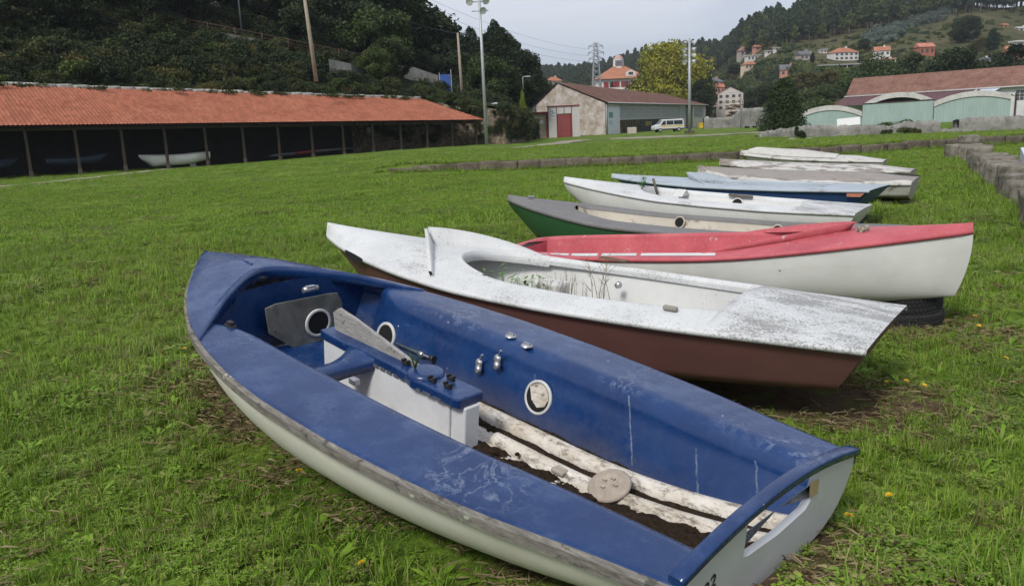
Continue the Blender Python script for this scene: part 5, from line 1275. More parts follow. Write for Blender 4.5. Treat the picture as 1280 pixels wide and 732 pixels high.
# ---- poles, fence, walls on the bank
WOODP = simple('pole_wood', (.30, .25, .20), .9, .25, 2)
def wooden_pole(u0, v0, v1, Y, label, lean=0.0):
    b = aty(u0, v0, Y); t = aty(u0, v1, Y); h = t[2] - b[2]; mb = MB(); mb.tube([(0, 0, -.6), (lean * .5 * h, 0, h * .5), (lean * h, 0, h)], [.19, .165, .12], 10); mb.build
    o = mb.build('telegraph_pole', WOODP); o.location = b; tag(o, label, 'pole', 'wooden telegraph poles on the bank'); return o
PA = wooden_pole(394.5, 93, -30, 72, 'tall pale wooden telegraph pole above the middle of the shed', -.055)
PB = wooden_pole(578, 124, 41, 96, 'wooden telegraph pole beside the blue gate on the bank', -.015)
RUST = simple('rusty_rail', (.06, .03, .022), .85, .35, 6); CONC = m_stone('grey_concrete', (.10, .10, .095), (.22, .22, .21), .4, .5)
def rail_fence(pts, hgt, label, name='rusty_fence'):
    P = [aty(*q) for q in pts]; e = empty(name, P[0]); P = [p - P[0] for p in P]; d = np.concatenate([[0], np.cumsum([np.linalg.norm(b - a) for a, b in zip(P, P[1:])])])
    at_ = lambda s: np.array([np.interp(s, d, [p[k] for p in P]) for k in range(3)])
    rl = MB(); rl.tube([at_(s) + [0, 0, hgt] for s in d], .05, 5); rl.build('top_rail', RUST, e); [(lambda w_: (w_.tube([at_(s) + [0, 0, z] for s in d], .025, 4), w_.build('wire', RUST, e)))(MB()) for z in (.25, .5)]
    for s in np.arange(0, d[-1], 2.6):
        m = MB(); p = at_(s); m.tube([p - [0, 0, .3], p + [0, 0, hgt + .12]], .07, 6); m.build('fence_post', RUST, e)
    return tag(e, label, 'fence')
rail_fence([(225, 34, 82), (290, 46, 84), (360, 60, 86), (430, 74, 88), (470, 82, 90)], .85, 'rusty brown fence along the road on the wooded bank')
def slab_wall(pts, hgt, th, mat, label, name='concrete_wall', cat='wall'):
    P = [aty(*q) for q in pts]; mb = MB(); rows = []
    for i, p in enumerate(P):
        hh = hgt[i] if hasattr(hgt, '__len__') else hgt; rows.append([p + [0, 0, -1], p + [0, 0, hh], p + [0, th, hh], p + [0, th, -1]])
    mb.grid(rows, False, closev=True); mb.add(rows[0], [(0, 1, 2, 3)]); mb.add(rows[-1], [(0, 1, 2, 3)]); return tag(mb.build(name, mat), label, cat)
slab_wall([(276, 52, 83), (325, 61, 85)], .9, .4, CONC, 'grey concrete wall under the rusty fence on the bank, its upper piece')
slab_wall([(412, 90, 85), (440, 96, 86), (462, 101, 88)], 1.3, .4, CONC, 'grey concrete wall under the rusty fence on the bank, its lower piece')
slab_wall([(500, 112, 92), (520, 113, 93), (549, 116, 94)], [2.6, 2.5, 1.9], .4, CONC, 'pale concrete wall left of the blue gate')
gt = empty('blue_gate', aty(551, 116, 94)); GB = simple('gate_blue', (.03, .08, .30), .6, .2, 2)
for k in range(5):
    mb = MB(); mb.bbox((.02 + .24 * k, -.04, 0), (.24 + .24 * k, .04, 2.0)); mb.build('gate_board', GB, gt)
mb = MB(); mb.bbox((-.08, -.08, -.3), (.0, .08, 2.2)); mb.bbox((1.24, -.08, -.3), (1.32, .08, 2.5)); mb.build('gate_frame', simple('grey_post', (.3, .3, .3), .6, .2, 3), gt); tag(gt, 'blue boarded gate at the end of the concrete wall on the bank', 'gate')
slab_wall([(600, 116, 135), (640, 130, 138), (668, 138, 140)], [1.8, 1.7, 1.4], .4, CONC, 'grey ramp wall descending behind the lime green cypress', 'ramp_wall')
sh_ = empty('lean_to_shelter', aty(590, 140, 92)); mb = MB(); w_ = 2.9; mb.add([(0, -.8, .72), (w_, -.8, .80), (w_, 1.4, 1.0), (0, 1.4, .92), (0, -.8, .64), (w_, -.8, .70), (w_, 1.4, .93), (0, 1.4, .85)], [(0, 1, 2, 3), (4, 5, 6, 7), (0, 1, 5, 4), (1, 2, 6, 5), (2, 3, 7, 6), (3, 0, 4, 7)]); mb.build('roof', simple('pale_sheet', (.36, .42, .45), .5, .15, 2), sh_)
mb = MB(); mb.bbox((.2, 0, -.8), (w_ - .3, .1, .75)); mb.build('back_panel', simple('dark_panel', (.1, .1, .09), .9, .3, 2), sh_)
for x in (.1, w_ - .1): mb = MB(); mb.bbox((x - .04, -.7, -1.6), (x + .04, -.62, .68)); mb.build('post', MATS['grey_post'], sh_)
tag(sh_, 'small shelter with pale blue-grey sheet roof on the wall by the floodlight pole', 'shelter')

# ================================================================== lamps and floodlight masts
GALV = simple('galvanised_steel', (.36, .38, .40), .5, .2, 2, .3); LENS = simple('lamp_glass', (.5, .53, .52), .25, .2, 4); LAMPB = simple('lamp_housing', (.40, .41, .42), .5, .2, 6)
def floodlight_mast(base, hgt, lamps, label, r=.17):
    e = empty('floodlight_mast', base); mb = MB(); mb.tube([(0, 0, 0), (0, 0, hgt)], [r, r * .62], 14); mb.build('mast', GALV, e); mb = MB(); mb.box((0, 0, .1), (1.0, 1.0, .28)); mb.build('footing', PCONC, e, bevel=.04)
    for z in sorted(set(l[1] for l in lamps)):
        mb = MB(); mb.tube([(-.75, 0, z), (.75, 0, z)], .05, 6); mb.build('crossarm', GALV, e)
    for x, z, dx, dy in lamps:
        q = Vector((dx, dy, -.45)).to_track_quat('Z', 'Y').to_matrix(); mb = MB(); mb.lathe([(.0001, -.32), (.12, -.30), (.17, -.15), (.30, .12), (.33, .13), (.29, .10)], (x, dy * .25, z), 16, M=np.array(q)); lo = mb.build('lamp', LAMPB, e); mb = MB(); mb.lathe([(.0001, .07), (.28, .09)], (x, dy * .25, z), 16, M=np.array(q)); mb.build('lens', LENS, lo)
    return tag(e, label, 'floodlight', 'floodlight masts on the field')
b1 = onz(608.7, 185.5, .05); k = b1[1] / F
floodlight_mast(b1, 192 * k, [(-.85, 185 * k, -.6, -.6), (.75, 185 * k, .5, -.8), (-.85, 171.5 * k, -.4, -.8), (.55, 172 * k, .5, -.9), (.25, 161 * k, .3, -1), (-.6, 191 * k, -.5, -.6), (.6, 191 * k, .5, -.6)], 'tall steel floodlight mast at the right end of the boat shed')
b2 = onz(862, 166, .33); k = b2[1] / F
floodlight_mast(b2, 111.5 * k, [(sx_ * .55, z * k, sx_ * 1.0, -.5 if j % 2 else -.15) for j, z in enumerate((106, 98, 91, 84)) for sx_ in (-1, 1)], 'shorter steel floodlight mast in front of the long stone hall', .2)
def street_lamp(base, hgt, arm, label, rz=0.0, double=False):
    e = empty('street_lamp', base, rz); mb = MB(); mb.tube([(0, 0, 0), (0, 0, hgt * .9), (-.1 * arm, 0, hgt * .985), (-.5 * arm, 0, hgt), (-arm, 0, hgt * .99)], [.09, .07, .06, .05, .05], 8); mb.build('lamp_post', GALV, e); mb = MB(); mb.box((-arm - .25, 0, hgt * .99), (.7, .26, .16)); mb.build('lamp_head', LAMPB, e, bevel=.04); return tag(e, label, 'street lamp', 'street lamps')
street_lamp(aty(303, 48, 92), 4.6, .3, 'thin pale street lamp behind the rusty fence on the bank')
street_lamp(aty(704.5 - 50.5, 113, 118), 1.9, .5, 'short street lamp beside the lime green cypress', math.pi)
street_lamp(aty(456, 58, 94), 1.3, .3, 'small street lamp among the trees above the right half of the shed')
street_lamp(aty(926, 160, 118), 5.1, 1.2, 'curved street lamp by the grey ruined wall')
# ================================================================== the long stone hall with the red doors
def lerp(a, b, t): return a + (b - a) * t
WHITER = m_stone('flaking_whitewash', (.40, .37, .33), (.62, .59, .56), .12, .5, None, .18)
def m_gable():
    t = NT('whitewashed_rubble'); co = t.coord('Position'); v = t.voro(t.coord('Position', (1, 1, 1.5)), 3.6, 'DISTANCE_TO_EDGE'); j = t.ramp(v, [(.0, .3), (.10, 1)])
    c = t.ramp(t.noise(co, .7, 6, .75), [(.32, (.29, .23, .17)), (.47, (.45, .385, .33)), (.6, (.60, .555, .54))]); c = t.mix(t.math('MULTIPLY', t.ramp(t.noise(co, 3, 5, .8), [(.55, 0), (.68, 1)]), .5), c, (.17, .12, .085)); c = t.mix(t.math('SUBTRACT', 1.0, j), c, (.16, .13, .10)); t.bump(j, .6, .05); return t.fin(c, .95, .1)
GABLE = m_gable(); OLDT = m_tiles('old_brown_tiles', (.17, .09, .07), (.27, .15, .12), .4)
# corner between gable and long side, at picture (757,167)
Zt = .13
C0 = np.array([aty(757, 166, 135)[0], 135.0, Zt])
G0 = np.array([aty(664, 172, 142)[0], 142.0, Zt]); LE = np.array([aty(882, 160, 198)[0], 198.0, Zt])
du = (LE - C0); LL = float(np.linalg.norm(du)); du /= LL; yaw = math.atan2(du[1], du[0]); gw = float(np.linalg.norm(C0 - G0)); gv = (G0 - C0) / gw
# keep it square: the gable runs at right angles to the long side
gn = np.array([-du[1], du[0], 0]); 
hall = empty('stone_hall', C0, yaw); tag(hall, 'long stone hall with brown tiled roof, whitewashed rubble gable and grey glazed side', 'building')
EA = aty(757, 128, 135)[2] - Zt; AP = aty(702, 103, 139)[2] - Zt
GW = 13.8; print('hall', C0, LL, EA, AP, gw)
mb = MB(); mb.prism([(0, -.5), (GW, -.5), (GW, EA - .9), (GW * .6, AP - .15), (0, EA - .1)], 0, 0, .5); mb.build('gable_wall', GABLE, hall)
mb = MB(); mb.prism([(0, 0), (GW, 0), (GW, EA - .9), (GW * .5, EA - .2), (0, EA - .4)], 0, LL - .4, LL); mb.build('end_wall', WHITER, hall)
mb = MB(); mb.bbox((.5, GW - .4, 0), (LL - .4, GW, EA - .9)); mb.build('rear_wall', WHITER, hall)
def tiled(mb, A, B, Cc, D, nu, nv, wav=.05):
    """tiled slope: A-B eave, D-C ridge; ripples along the eave"""
    A, B, Cc, D = [np.array(p, float) for p in (A, B, Cc, D)]; nrm = np.cross(B - A, D - A); nrm /= np.linalg.norm(nrm)
    if nrm[2] < 0: nrm = -nrm
    P = []
    for i in range(nv):
        for e in (0, 1):
            t = (i + e * .98) / nv; P.append([lerp(lerp(A, B, s), lerp(D, Cc, s), t) + nrm * (wav * max(0, math.sin(s * nu * 2 * math.pi)) + (.05 if e == 0 else 0)) for s in np.linspace(0, 1, nu * 4 + 1)])
    mb.grid(P, True)
mb = MB(); tiled(mb, (-.3, -.5, EA - .05), (LL + .4, -.5, EA - .05), (LL - 7, GW * .6, AP - .9), (-.3, GW * .6, AP), 110, 18, .06); tiled(mb, (LL + .4, GW + .4, EA - .9), (-.3, GW + .4, EA - .9), (-.3, GW * .6, AP), (LL - 7, GW * .6, AP - .9), 60, 10, .06); mb.add([(LL + .4, -.5, EA), (LL + .4, GW + .4, EA - .85), (LL - 7, GW * .6, AP - .9)], [(0, 1, 2)]); mb.build('roof', OLDT, hall)
mb = MB(); mb.tube([(.1, -.62, EA - .08), (LL, -.62, EA - .08)], .10, 8); mb.tube([(.25, -.12, 0), (.25, -.12, EA - .2)], .1, 8); mb.build('gutter', simple('gutter_grey', (.33, .34, .35), .5, .2, 3), hall)
def side_x(u, base_v=164):
    """distance along the hall's long side seen in picture column u"""
    d = ray(u, base_v); o = np.array([0, 0, H]); a = np.array([[du[0], -d[0]], [du[1], -d[1]]]); r = np.linalg.solve(a, (o - C0)[:2]); return float(r[0])
X = {k: side_x(k) for k in (758, 775, 803, 827, 851, 857, 866, 870, 882)}; print('hallX', {k: round(v, 1) for k, v in X.items()})
def pane_mat():
    t = NT('grey_glazing'); co = t.coord(); br = t.n('ShaderNodeTexBrick'); br.offset = 0; br.inputs['Color1'].default_value = (.20, .22, .22, 1); br.inputs['Color2'].default_value = (.26, .28, .28, 1); br.inputs['Mortar'].default_value = (.36, .37, .36, 1); br.inputs['Scale'].default_value = 1; br.inputs['Brick Width'].default_value = .8; br.inputs['Row Height'].default_value = .55; br.inputs['Mortar Size'].default_value = .035
    sx_ = t.sep(co); cb = t.n('ShaderNodeCombineXYZ'); t.l(sx_[0], cb.inputs[0]); t.l(sx_[2], cb.inputs[1]); t.l(cb.outputs[0], br.inputs['Vector']); return t.fin(br.outputs[0], .45, .5)
GLZ = pane_mat()
def m_mural():
    t = NT('dark_mural'); co = t.coord(); c = t.ramp(t.noise(t.coord(scale=(1.1, 1, .5)), 1.4, 4, .7), [(.42, (.022, .022, .022)), (.5, (.035, .03, .018)), (.62, (.13, .10, .02))], 'LINEAR'); return t.fin(c, .8, .2)
MUR = m_mural(); FRM = simple('pale_frame', (.42, .43, .42), .7, .2, 2); BLKW = simple('black_boards', (.02, .02, .02), .8, .3, 1)
mb = MB(); mb.bbox((.5, .05, 0), (X[775], .4, EA - .2)); mb.build('door_bay_wall', WHITER, hall)
mb = MB(); mb.bbox((X[758] + .5, -.06, 0), (X[775] - .1, .05, EA - .75)); dd = mb.build('big_white_door', simple('white_door', (.55, .58, .62), .6, .1, .8), hall)
mb = MB(); mb.bbox((X[758] + 1.2, -.085, EA - 2.5), (X[758] + 3.2, -.062, EA - 1.6)); mb.build('door_sign', simple('green_sign', (.10, .26, .22), .6, .3, 3), dd)
mb = MB(); mb.bbox((X[758] + 1.2, -.085, 1.6), (X[758] + 3.0, -.062, 2.2)); mb.build('notice', simple('faint_notice', (.40, .45, .55), .6, .2, 3), dd)
mb = MB(); mb.bbox((X[758], -.09, 0), (X[758] + .45, .0, EA - .3)); mb.build('corner_post', BLKW, hall)
mh = EA * .46
mb = MB(); mb.bbox((X[775], .06, 0), (X[803], .3, mh)); mb.build('mural_panel', MUR, hall)
mb = MB(); mb.bbox((X[803], .06, 0), (X[851], .3, mh)); mb.build('club_front', BLKW, hall)
for a, b in ((775, 803), (803, 827), (827, 851)):
    mb = MB(); mb.bbox((X[a] + .1, .04, mh), (X[b] - .1, .3, EA - .15)); w_ = mb.build('window', GLZ, hall); mb = MB(); mb.bbox((X[b] - .12, -.02, mh - .02), (X[b] + .12, .28, EA - .1)); mb.bbox((X[a] + .1, -.01, mh - .1), (X[b] - .12, .05, mh + .08)); mb.build('frame', FRM, w_)
mb = MB(); mb.bbox((X[851] + .12, .0, 0), (X[857], .4, EA - .2)); mb.bbox((X[866], .0, 0), (LL - .4, .4, EA - .2)); mb.build('white_bay_wall', WHITER, hall)
mb = MB(); mb.bbox((X[857], .1, 0), (X[866], .3, EA - .2)); mb.build('recess', simple('recess_grey', (.10, .10, .085), .9, .2, 1), hall)
mb = MB(); mb.bbox((X[851] + .3, -.03, mh), (X[857] - .2, .02, EA - .5)); mb.bbox((X[870] - 2, -.03, mh), (X[882] - 2.5, .02, EA - .5)); mb.build('shutter_panel', GLZ, hall)
YLET = simple('yellow_letters', (.42, .32, .05), .7, .15, 3)
text_mesh('REMO S', 1.15, YLET, hall, Matrix(((1, 0, 0, X[803] + 2.2), (0, 0, -1, .045), (0, 1, 0, mh - 1.35), (0, 0, 0, 1))))
# annex with the red doors, in front of the gable
AY = 125.5; aL, aR = aty(686.5, 171, AY), aty(725, 170, AY); aw = float(aR[0] - aL[0]); ah = aty(700, 133, AY)[2] - Zt
ax_ = empty('door_annex', (aL[0], AY, Zt)); tag(ax_, 'pale grey annex with maroon double doors against the hall gable', 'building'); PALE = simple('pale_render', (.46, .43, .42), .8, .1, 1); MAR = simple('maroon_paint', (.20, .022, .025), .6, .2, 1.2)
d0_, d1_ = aw * .27, aw * .75; dh = ah * .76
mb = MB(); mb.bbox((0, 0, -.4), (d0_, 3, ah)); mb.bbox((d1_, 0, -.4), (aw, 3, ah)); mb.bbox((d0_, 0.002, dh), (d1_, 3, ah - .002)); mb.build('wall', PALE, ax_)
for k in (0, 1):
    a, b = lerp(d0_, d1_, k / 2), lerp(d0_, d1_, (k + 1) / 2); mb = MB()
    for j in range(6): mb.bbox((lerp(a, b, j / 6) + .015, .12, -.4), (lerp(a, b, (j + 1) / 6) - .005, .2, dh))
    mb.build('door', MAR, ax_)
mb = MB(); mb.bbox((-.1, -.15, ah), (aw + .1, 3.1, ah + .12)); mb.build('roof_edge', MAR, ax_)
mb = MB()
for x in (d0_, (d0_ + d1_) / 2, d1_): mb.bbox((x - .05, -.03, dh + .02), (x + .05, .0, ah))
mb.bbox((d0_ - .06, -.02, 0), (d0_, -.002, dh)); mb.bbox((d1_, -.02, 0), (d1_ + .06, -.002, dh)); mb.build('trim', simple('brown_trim', (.09, .05, .04), .8, .3, 2), ax_)
mb = MB(); mb.bbox((aw * .09, -.03, ah * .62), (aw * .2, -.003, ah * .93)); sg = mb.build('sign', simple('white_sign', (.6, .61, .62), .6, .08, 2), ax_)
mb = MB()
for k in range(7): q = Matrix.Rotation(k * .9, 3, 'Y'); mb.box((aw * .145 + .16 * math.sin(k * 2.1), -.036, ah * (.68 + .032 * k)), (.34, .006, .10), q)
mb.build('emblem', simple('sign_ink', (.10, .13, .2), .7, .2, 3), sg)
lx, lr = aty(661, 173, AY + .5), aty(686, 172, AY + .5); lw = float(lr[0] - lx[0])
lt = empty('side_porch', (lx[0], AY + .4, Zt)); lh = aty(675, 140, AY)[2] - Zt
mb = MB(); mb.bbox((0, .6, -.4), (lw, 3, lh - .3)); mb.build('wall', simple('cream_wall', (.5, .42, .31), .8, .15, 1), lt); mb = MB(); mb.bbox((-.1, 0, lh - .3), (lw, 3.1, lh)); mb.bbox((lw - .3, .1, -.4), (lw - .02, .4, lh - .3)); mb.build('fascia', MAR, lt)
mb = MB(); mb.bbox((.2, .5, -.4), (lw * .42, .58, lh * .72)); mb.bbox((lw * .46, .5, -.4), (lw * .56, .58, lh * .66)); mb.build('dark_opening', simple('dark_door', (.06, .065, .07), .6, .3, 2), lt); mb = MB(); mb.bbox((.0, .2, lh * .54), (lw * .75, .55, lh * .68)); mb.build('white_awning', simple('awning_white', (.55, .55, .55), .6, .1, 2), lt)
mb = MB(); mb.tube([(.1, .3, lh * .18), (lw * .9, .3, lh * .18)], .03, 6); mb.tube([(.1, .3, lh * .38), (lw * .9, .3, lh * .38)], .03, 6); mb.build('rails', simple('rail_white', (.5, .5, .48), .6, .1, 2), lt); tag(lt, 'narrow cream side porch with maroon fascia left of the maroon doors', 'porch')
# planter block, van, bins, trailer
p = np.array([aty(790, 167, 124)[0], 124, Zt]); mb = MB(); k = .124; mb.bbox((-5.2 * k, -.5, 0), (5.2 * k, .7, 8.2 * k)); o = mb.build('concrete_block', simple('pale_concrete', (.42, .38, .32), .9, .15, 1.5), bevel=.1); o.location = p; tag(o, 'pale concrete planter block in front of the hall mural', 'planter')
def van():
    e = empty('minivan'); V_W = simple('van_white', (.56, .57, .58), .3, .06, 1); GLS = simple('van_glass', (.02, .024, .028), .12, .2, 1); BLK = simple('van_black', (.015, .015, .016), .6, .2, 2)
    side = [(-2.35, .38), (-2.40, .75), (-2.30, 1.02), (-1.72, 1.16), (-1.02, 1.86), (-.6, 1.95), (2.1, 1.95), (2.32, 1.75), (2.38, .9), (2.34, .38)]
    mb = MB(); ins = [(x, z) for x, z in side]; L_ = [(-.92, 0), (-.98, 0), (.98, 0), (.92, 0)]
    def ring(y, s): return [(x, y * (1 - .10 * max(0, z - 1.1)), z) for x, z in side]
    mb.grid([ring(-.95, 1), ring(.95, 1)], False, closev=True); mb.add(ring(-.95, 1), [tuple(range(10))]); mb.add(ring(.95, 1), [tuple(range(10))]); mb.build('body', V_W, e, bevel=.05)
    for sg in (-1, 1):
        def sy(z): return sg * (.95 * (1 - .10 * max(0, z - 1.1)) + .012)
        for x0, x1, xt0 in ((-1.45, -.62, -.98), (-.52, .62, -.5), (.70, 2.12, .70)):
            mb = MB(); q = [(x0, sy(1.12), 1.12), (x1, sy(1.12), 1.12), (x1, sy(1.74), 1.74), (xt0, sy(1.74), 1.74)]; mb.add(q, [(0, 1, 2, 3)]); mb.build('window', GLS, e)
        mb = MB(); mb.add([(-1.6, sg * .962, .80), (2.2, sg * .962, .80), (2.2, sg * .962, .98), (-1.0, sg * .962, .93)], [(0, 1, 2, 3)]); mb.build('side_stripe', simple('van_yellow', (.60, .42, .04), .4, .1, 2), e)
        mb = MB(); mb.add([(-1.0, sg * .963, .84), (-.62, sg * .963, .84), (-.7, sg * .963, 1.10), (-.95, sg * .963, 1.06)], [(0, 1, 2, 3)]); mb.build('door_emblem', MATS['van_yellow'], e)
        mb = MB(); mb.bbox((-2.3, sg * .94 - .01, .36), (2.3, sg * .94 + .03, .56)); mb.build('sill', BLK, e)
        for x in (-1.5, 1.5):
            mb = MB(); M = np.array(Matrix.Rotation(math.pi / 2, 3, 'X')); mb.lathe([(.0001, .11), (.2, .11), (.31, .1), (.33, 0), (.31, -.1), (.0001, -.1)], (x, sg * .86, .33), 20, M=M); w_ = mb.build('wheel', BLK, e); mb = MB(); mb.lathe([(.0001, .02), (.19, .02)], (x, sg * .975, .33), 16, M=M); mb.lathe([(.0001, -.02), (.19, -.02)], (x, sg * .975, .33), 16, M=M); mb.build('rim', GALV, w_)
        mb = MB(); mb.bbox((2.30, sg * .8 - .08, 1.0), (2.40, sg * .8 + .08, 1.5)); mb.build('tail_light', simple('tail_red', (.35, .03, .03), .3, .1, 2), e)
        mb = MB(); mb.bbox((-2.38, sg * .7 - .16, .78), (-2.2, sg * .7 + .16, .98)); mb.build('headlight', LENS, e); mb = MB(); mb.bbox((-1.25, sg * 1.0 - .06, 1.12), (-1.1, sg * 1.0 + .1, 1.3)); mb.build('mirror', BLK, e)
    mb = MB(); mb.add([(-1.66, -.82, 1.20), (-1.66, .82, 1.20), (-1.06, .78, 1.82), (-1.06, -.78, 1.82)], [(0, 1, 2, 3)]); mb.xform(np.eye(3), (-.02, 0, .02)); mb.build('windscreen', GLS, e); mb = MB(); mb.add([(2.335, -.75, 1.15), (2.335, .75, 1.15), (2.27, .72, 1.78), (2.27, -.72, 1.78)], [(0, 1, 2, 3)]); mb.xform(np.eye(3), (.06, 0, .0)); mb.build('rear_window', GLS, e)
    return e
v_ = van(); p = np.array([aty(834.5, 166, 128)[0], 128, Zt + .02]); v_.location = p; v_.rotation_euler.z = .16; tag(v_, 'white minivan with yellow side stripe parked in front of the hall', 'van')
p = np.array([0, 158.0, 0]); k = p[1] / F; by = empty('recycling_bin', (aty(876.5, 160, p[1])[0], p[1], Zt)); YB = simple('bin_yellow', (.62, .42, .02), .5, .1, 2)
mb = MB(); mb.prism([(-2.7 * k, .1), (2.7 * k, .1), (2.9 * k, 6.6 * k), (-2.9 * k, 6.6 * k)], 1, -.6, .6); mb.build('bin_body', YB, by, bevel=.05); mb = MB(); mb.box((0, 0, 6.9 * k), (5.9 * k, 1.3, .14)); mb.build('lid', YB, by); mb = MB(); mb.box((-1.3 * k, -.61, 5.2 * k), (1.6 * k, .04, .7 * k)); mb.box((1.5 * k, -.61, 5.2 * k), (1.0 * k, .04, .6 * k)); mb.build('slot', BLKW, by); tag(by, 'yellow recycling bin at the white far end of the hall', 'bin')
mb = MB(); mb.prism([(-.5, 0), (.5, 0), (.6, 1.2), (-.6, 1.2)], 1, -.5, .5); mb.box((0, 0, 1.25), (1.25, 1.1, .12)); o = mb.build('blue_bin', simple('bin_blue', (.05, .09, .18), .5, .15, 2), bevel=.04); o.location = (aty(881.3, 160, p[1] + .5)[0], p[1] + .5, Zt); tag(o, 'dark blue bin right beside the yellow recycling bin', 'bin')
mb = MB(); mb.box((0, 0, .55), (1.5, .9, 1.1)); o = mb.build('cardboard_crate', simple('tan_crate', (.38, .31, .22), .9, .2, 2), bevel=.05); o.location = (aty(886, 160, p[1] + .5)[0] - .1, p[1] + .6, Zt); tag(o, 'tan crate right of the two bins by the hall', 'crate')
def trailer():
    e = empty('boat_trailer'); G = simple('trailer_grey', (.22, .23, .23), .6, .2, 2); mb = MB(); mb.bbox((-2.2, -.8, .62), (1.6, -.7, .74)); mb.bbox((-2.2, .7, .62), (1.6, .8, .74)); mb.bbox((1.6, -.08, .6), (3.2, .08, .72))
    for x in (-2.15, -1, 0, 1.55): mb.bbox((x - .05, -.7, .63), (x + .05, .7, .73))
    mb.build('chassis', G, e); mb = MB(); mb.bbox((-2.2, -.72, .75), (1.6, .72, 1.0)); mb.build('bed', simple('trailer_board', (.2, .2, .19), .8, .2, 2), e)
    for x in (-1.0, 1.2):
        for sg in (-1, 1):
            mb = MB(); mb.lathe([(.0001, .1), (.22, .1), (.32, .07), (.32, -.07), (.22, -.1), (.0001, -.1)], (x, sg * .92, .33), 18, M=np.array(Matrix.Rotation(math.pi / 2, 3, 'X'))); mb.build('wheel', RUB, e)
    return e
tl = trailer(); p = np.array([aty(938, 163, 128)[0], 128, Zt]); k = p[1] / F; tl.location = p; tl.scale = (22 * k / 5.0,) * 3; tl.rotation_euler.z = .05; tag(tl, 'low grey boat trailer parked by the ruined wall', 'trailer')
# timber rack right of the hall
rk = empty('timber_rack', (aty(905, 160, 160)[0], 160, Zt)); k = .16; RW = simple('rack_wood', (.26, .21, .16), .8, .25, 1)
for x in (0, 9, 20, 23): mb = MB(); mb.bbox((x * k - .1, -.1, 0), (x * k + .1, .1, (34 if x in (20, 23) else 22) * k)); mb.build('upright', RW, rk)
for z in (13, 21, 30): mb = MB(); mb.bbox((-.2, -.12, z * k - .09), (24 * k, .12, z * k + .09)); mb.build('rail', RW, rk)
for lv, n in ((13, 18), (21, 14)):
    for j in range(n):
        mb = MB(); a = random.uniform(-.5, 12) * k; b = a + random.uniform(6, 13) * k; z = (lv + random.uniform(.8, 6)) * k; mb.tube([(a, random.uniform(-.6, .4), z), (min(b, 23 * k), random.uniform(-.6, .4), z + random.uniform(-.3, .3))], random.uniform(.05, .12), 5); mb.build('stacked_timber', random.choice([RW, simple('rust_timber', (.16, .09, .06), .9, .4, 1), DARKW]), rk)
tag(rk, 'open rack of pale posts stacked with brown timber beside the hall', 'rack')
mb = MB(); mb.lathe([(.0001, .02), (.34, .02), (.34, -.02), (.0001, -.02)], (0, 0, 1.5), 20, M=np.array(Matrix.Rotation(math.pi / 2, 3, 'X'))); 
rs = empty('round_road_sign', (aty(884, 163, 152)[0], 152, Zt)); mb = MB(); mb.lathe([(.0001, .02), (.34, .02), (.34, -.02), (.0001, -.02)], (0, 0, 0), 20, M=np.array(Matrix.Rotation(math.pi / 2, 3, 'X'))); q = mb.build('sign_disc', simple('sign_grey', (.4, .42, .42), .6, .1, 2), rs); q.location = (0, -.06, 1.9); mb = MB(); mb.tube([(0, 0, 0), (0, 0, 2.2)], .04, 6); mb.build('sign_post', GALV, rs); tag(rs, 'small round grey road sign beside the timber rack', 'sign')
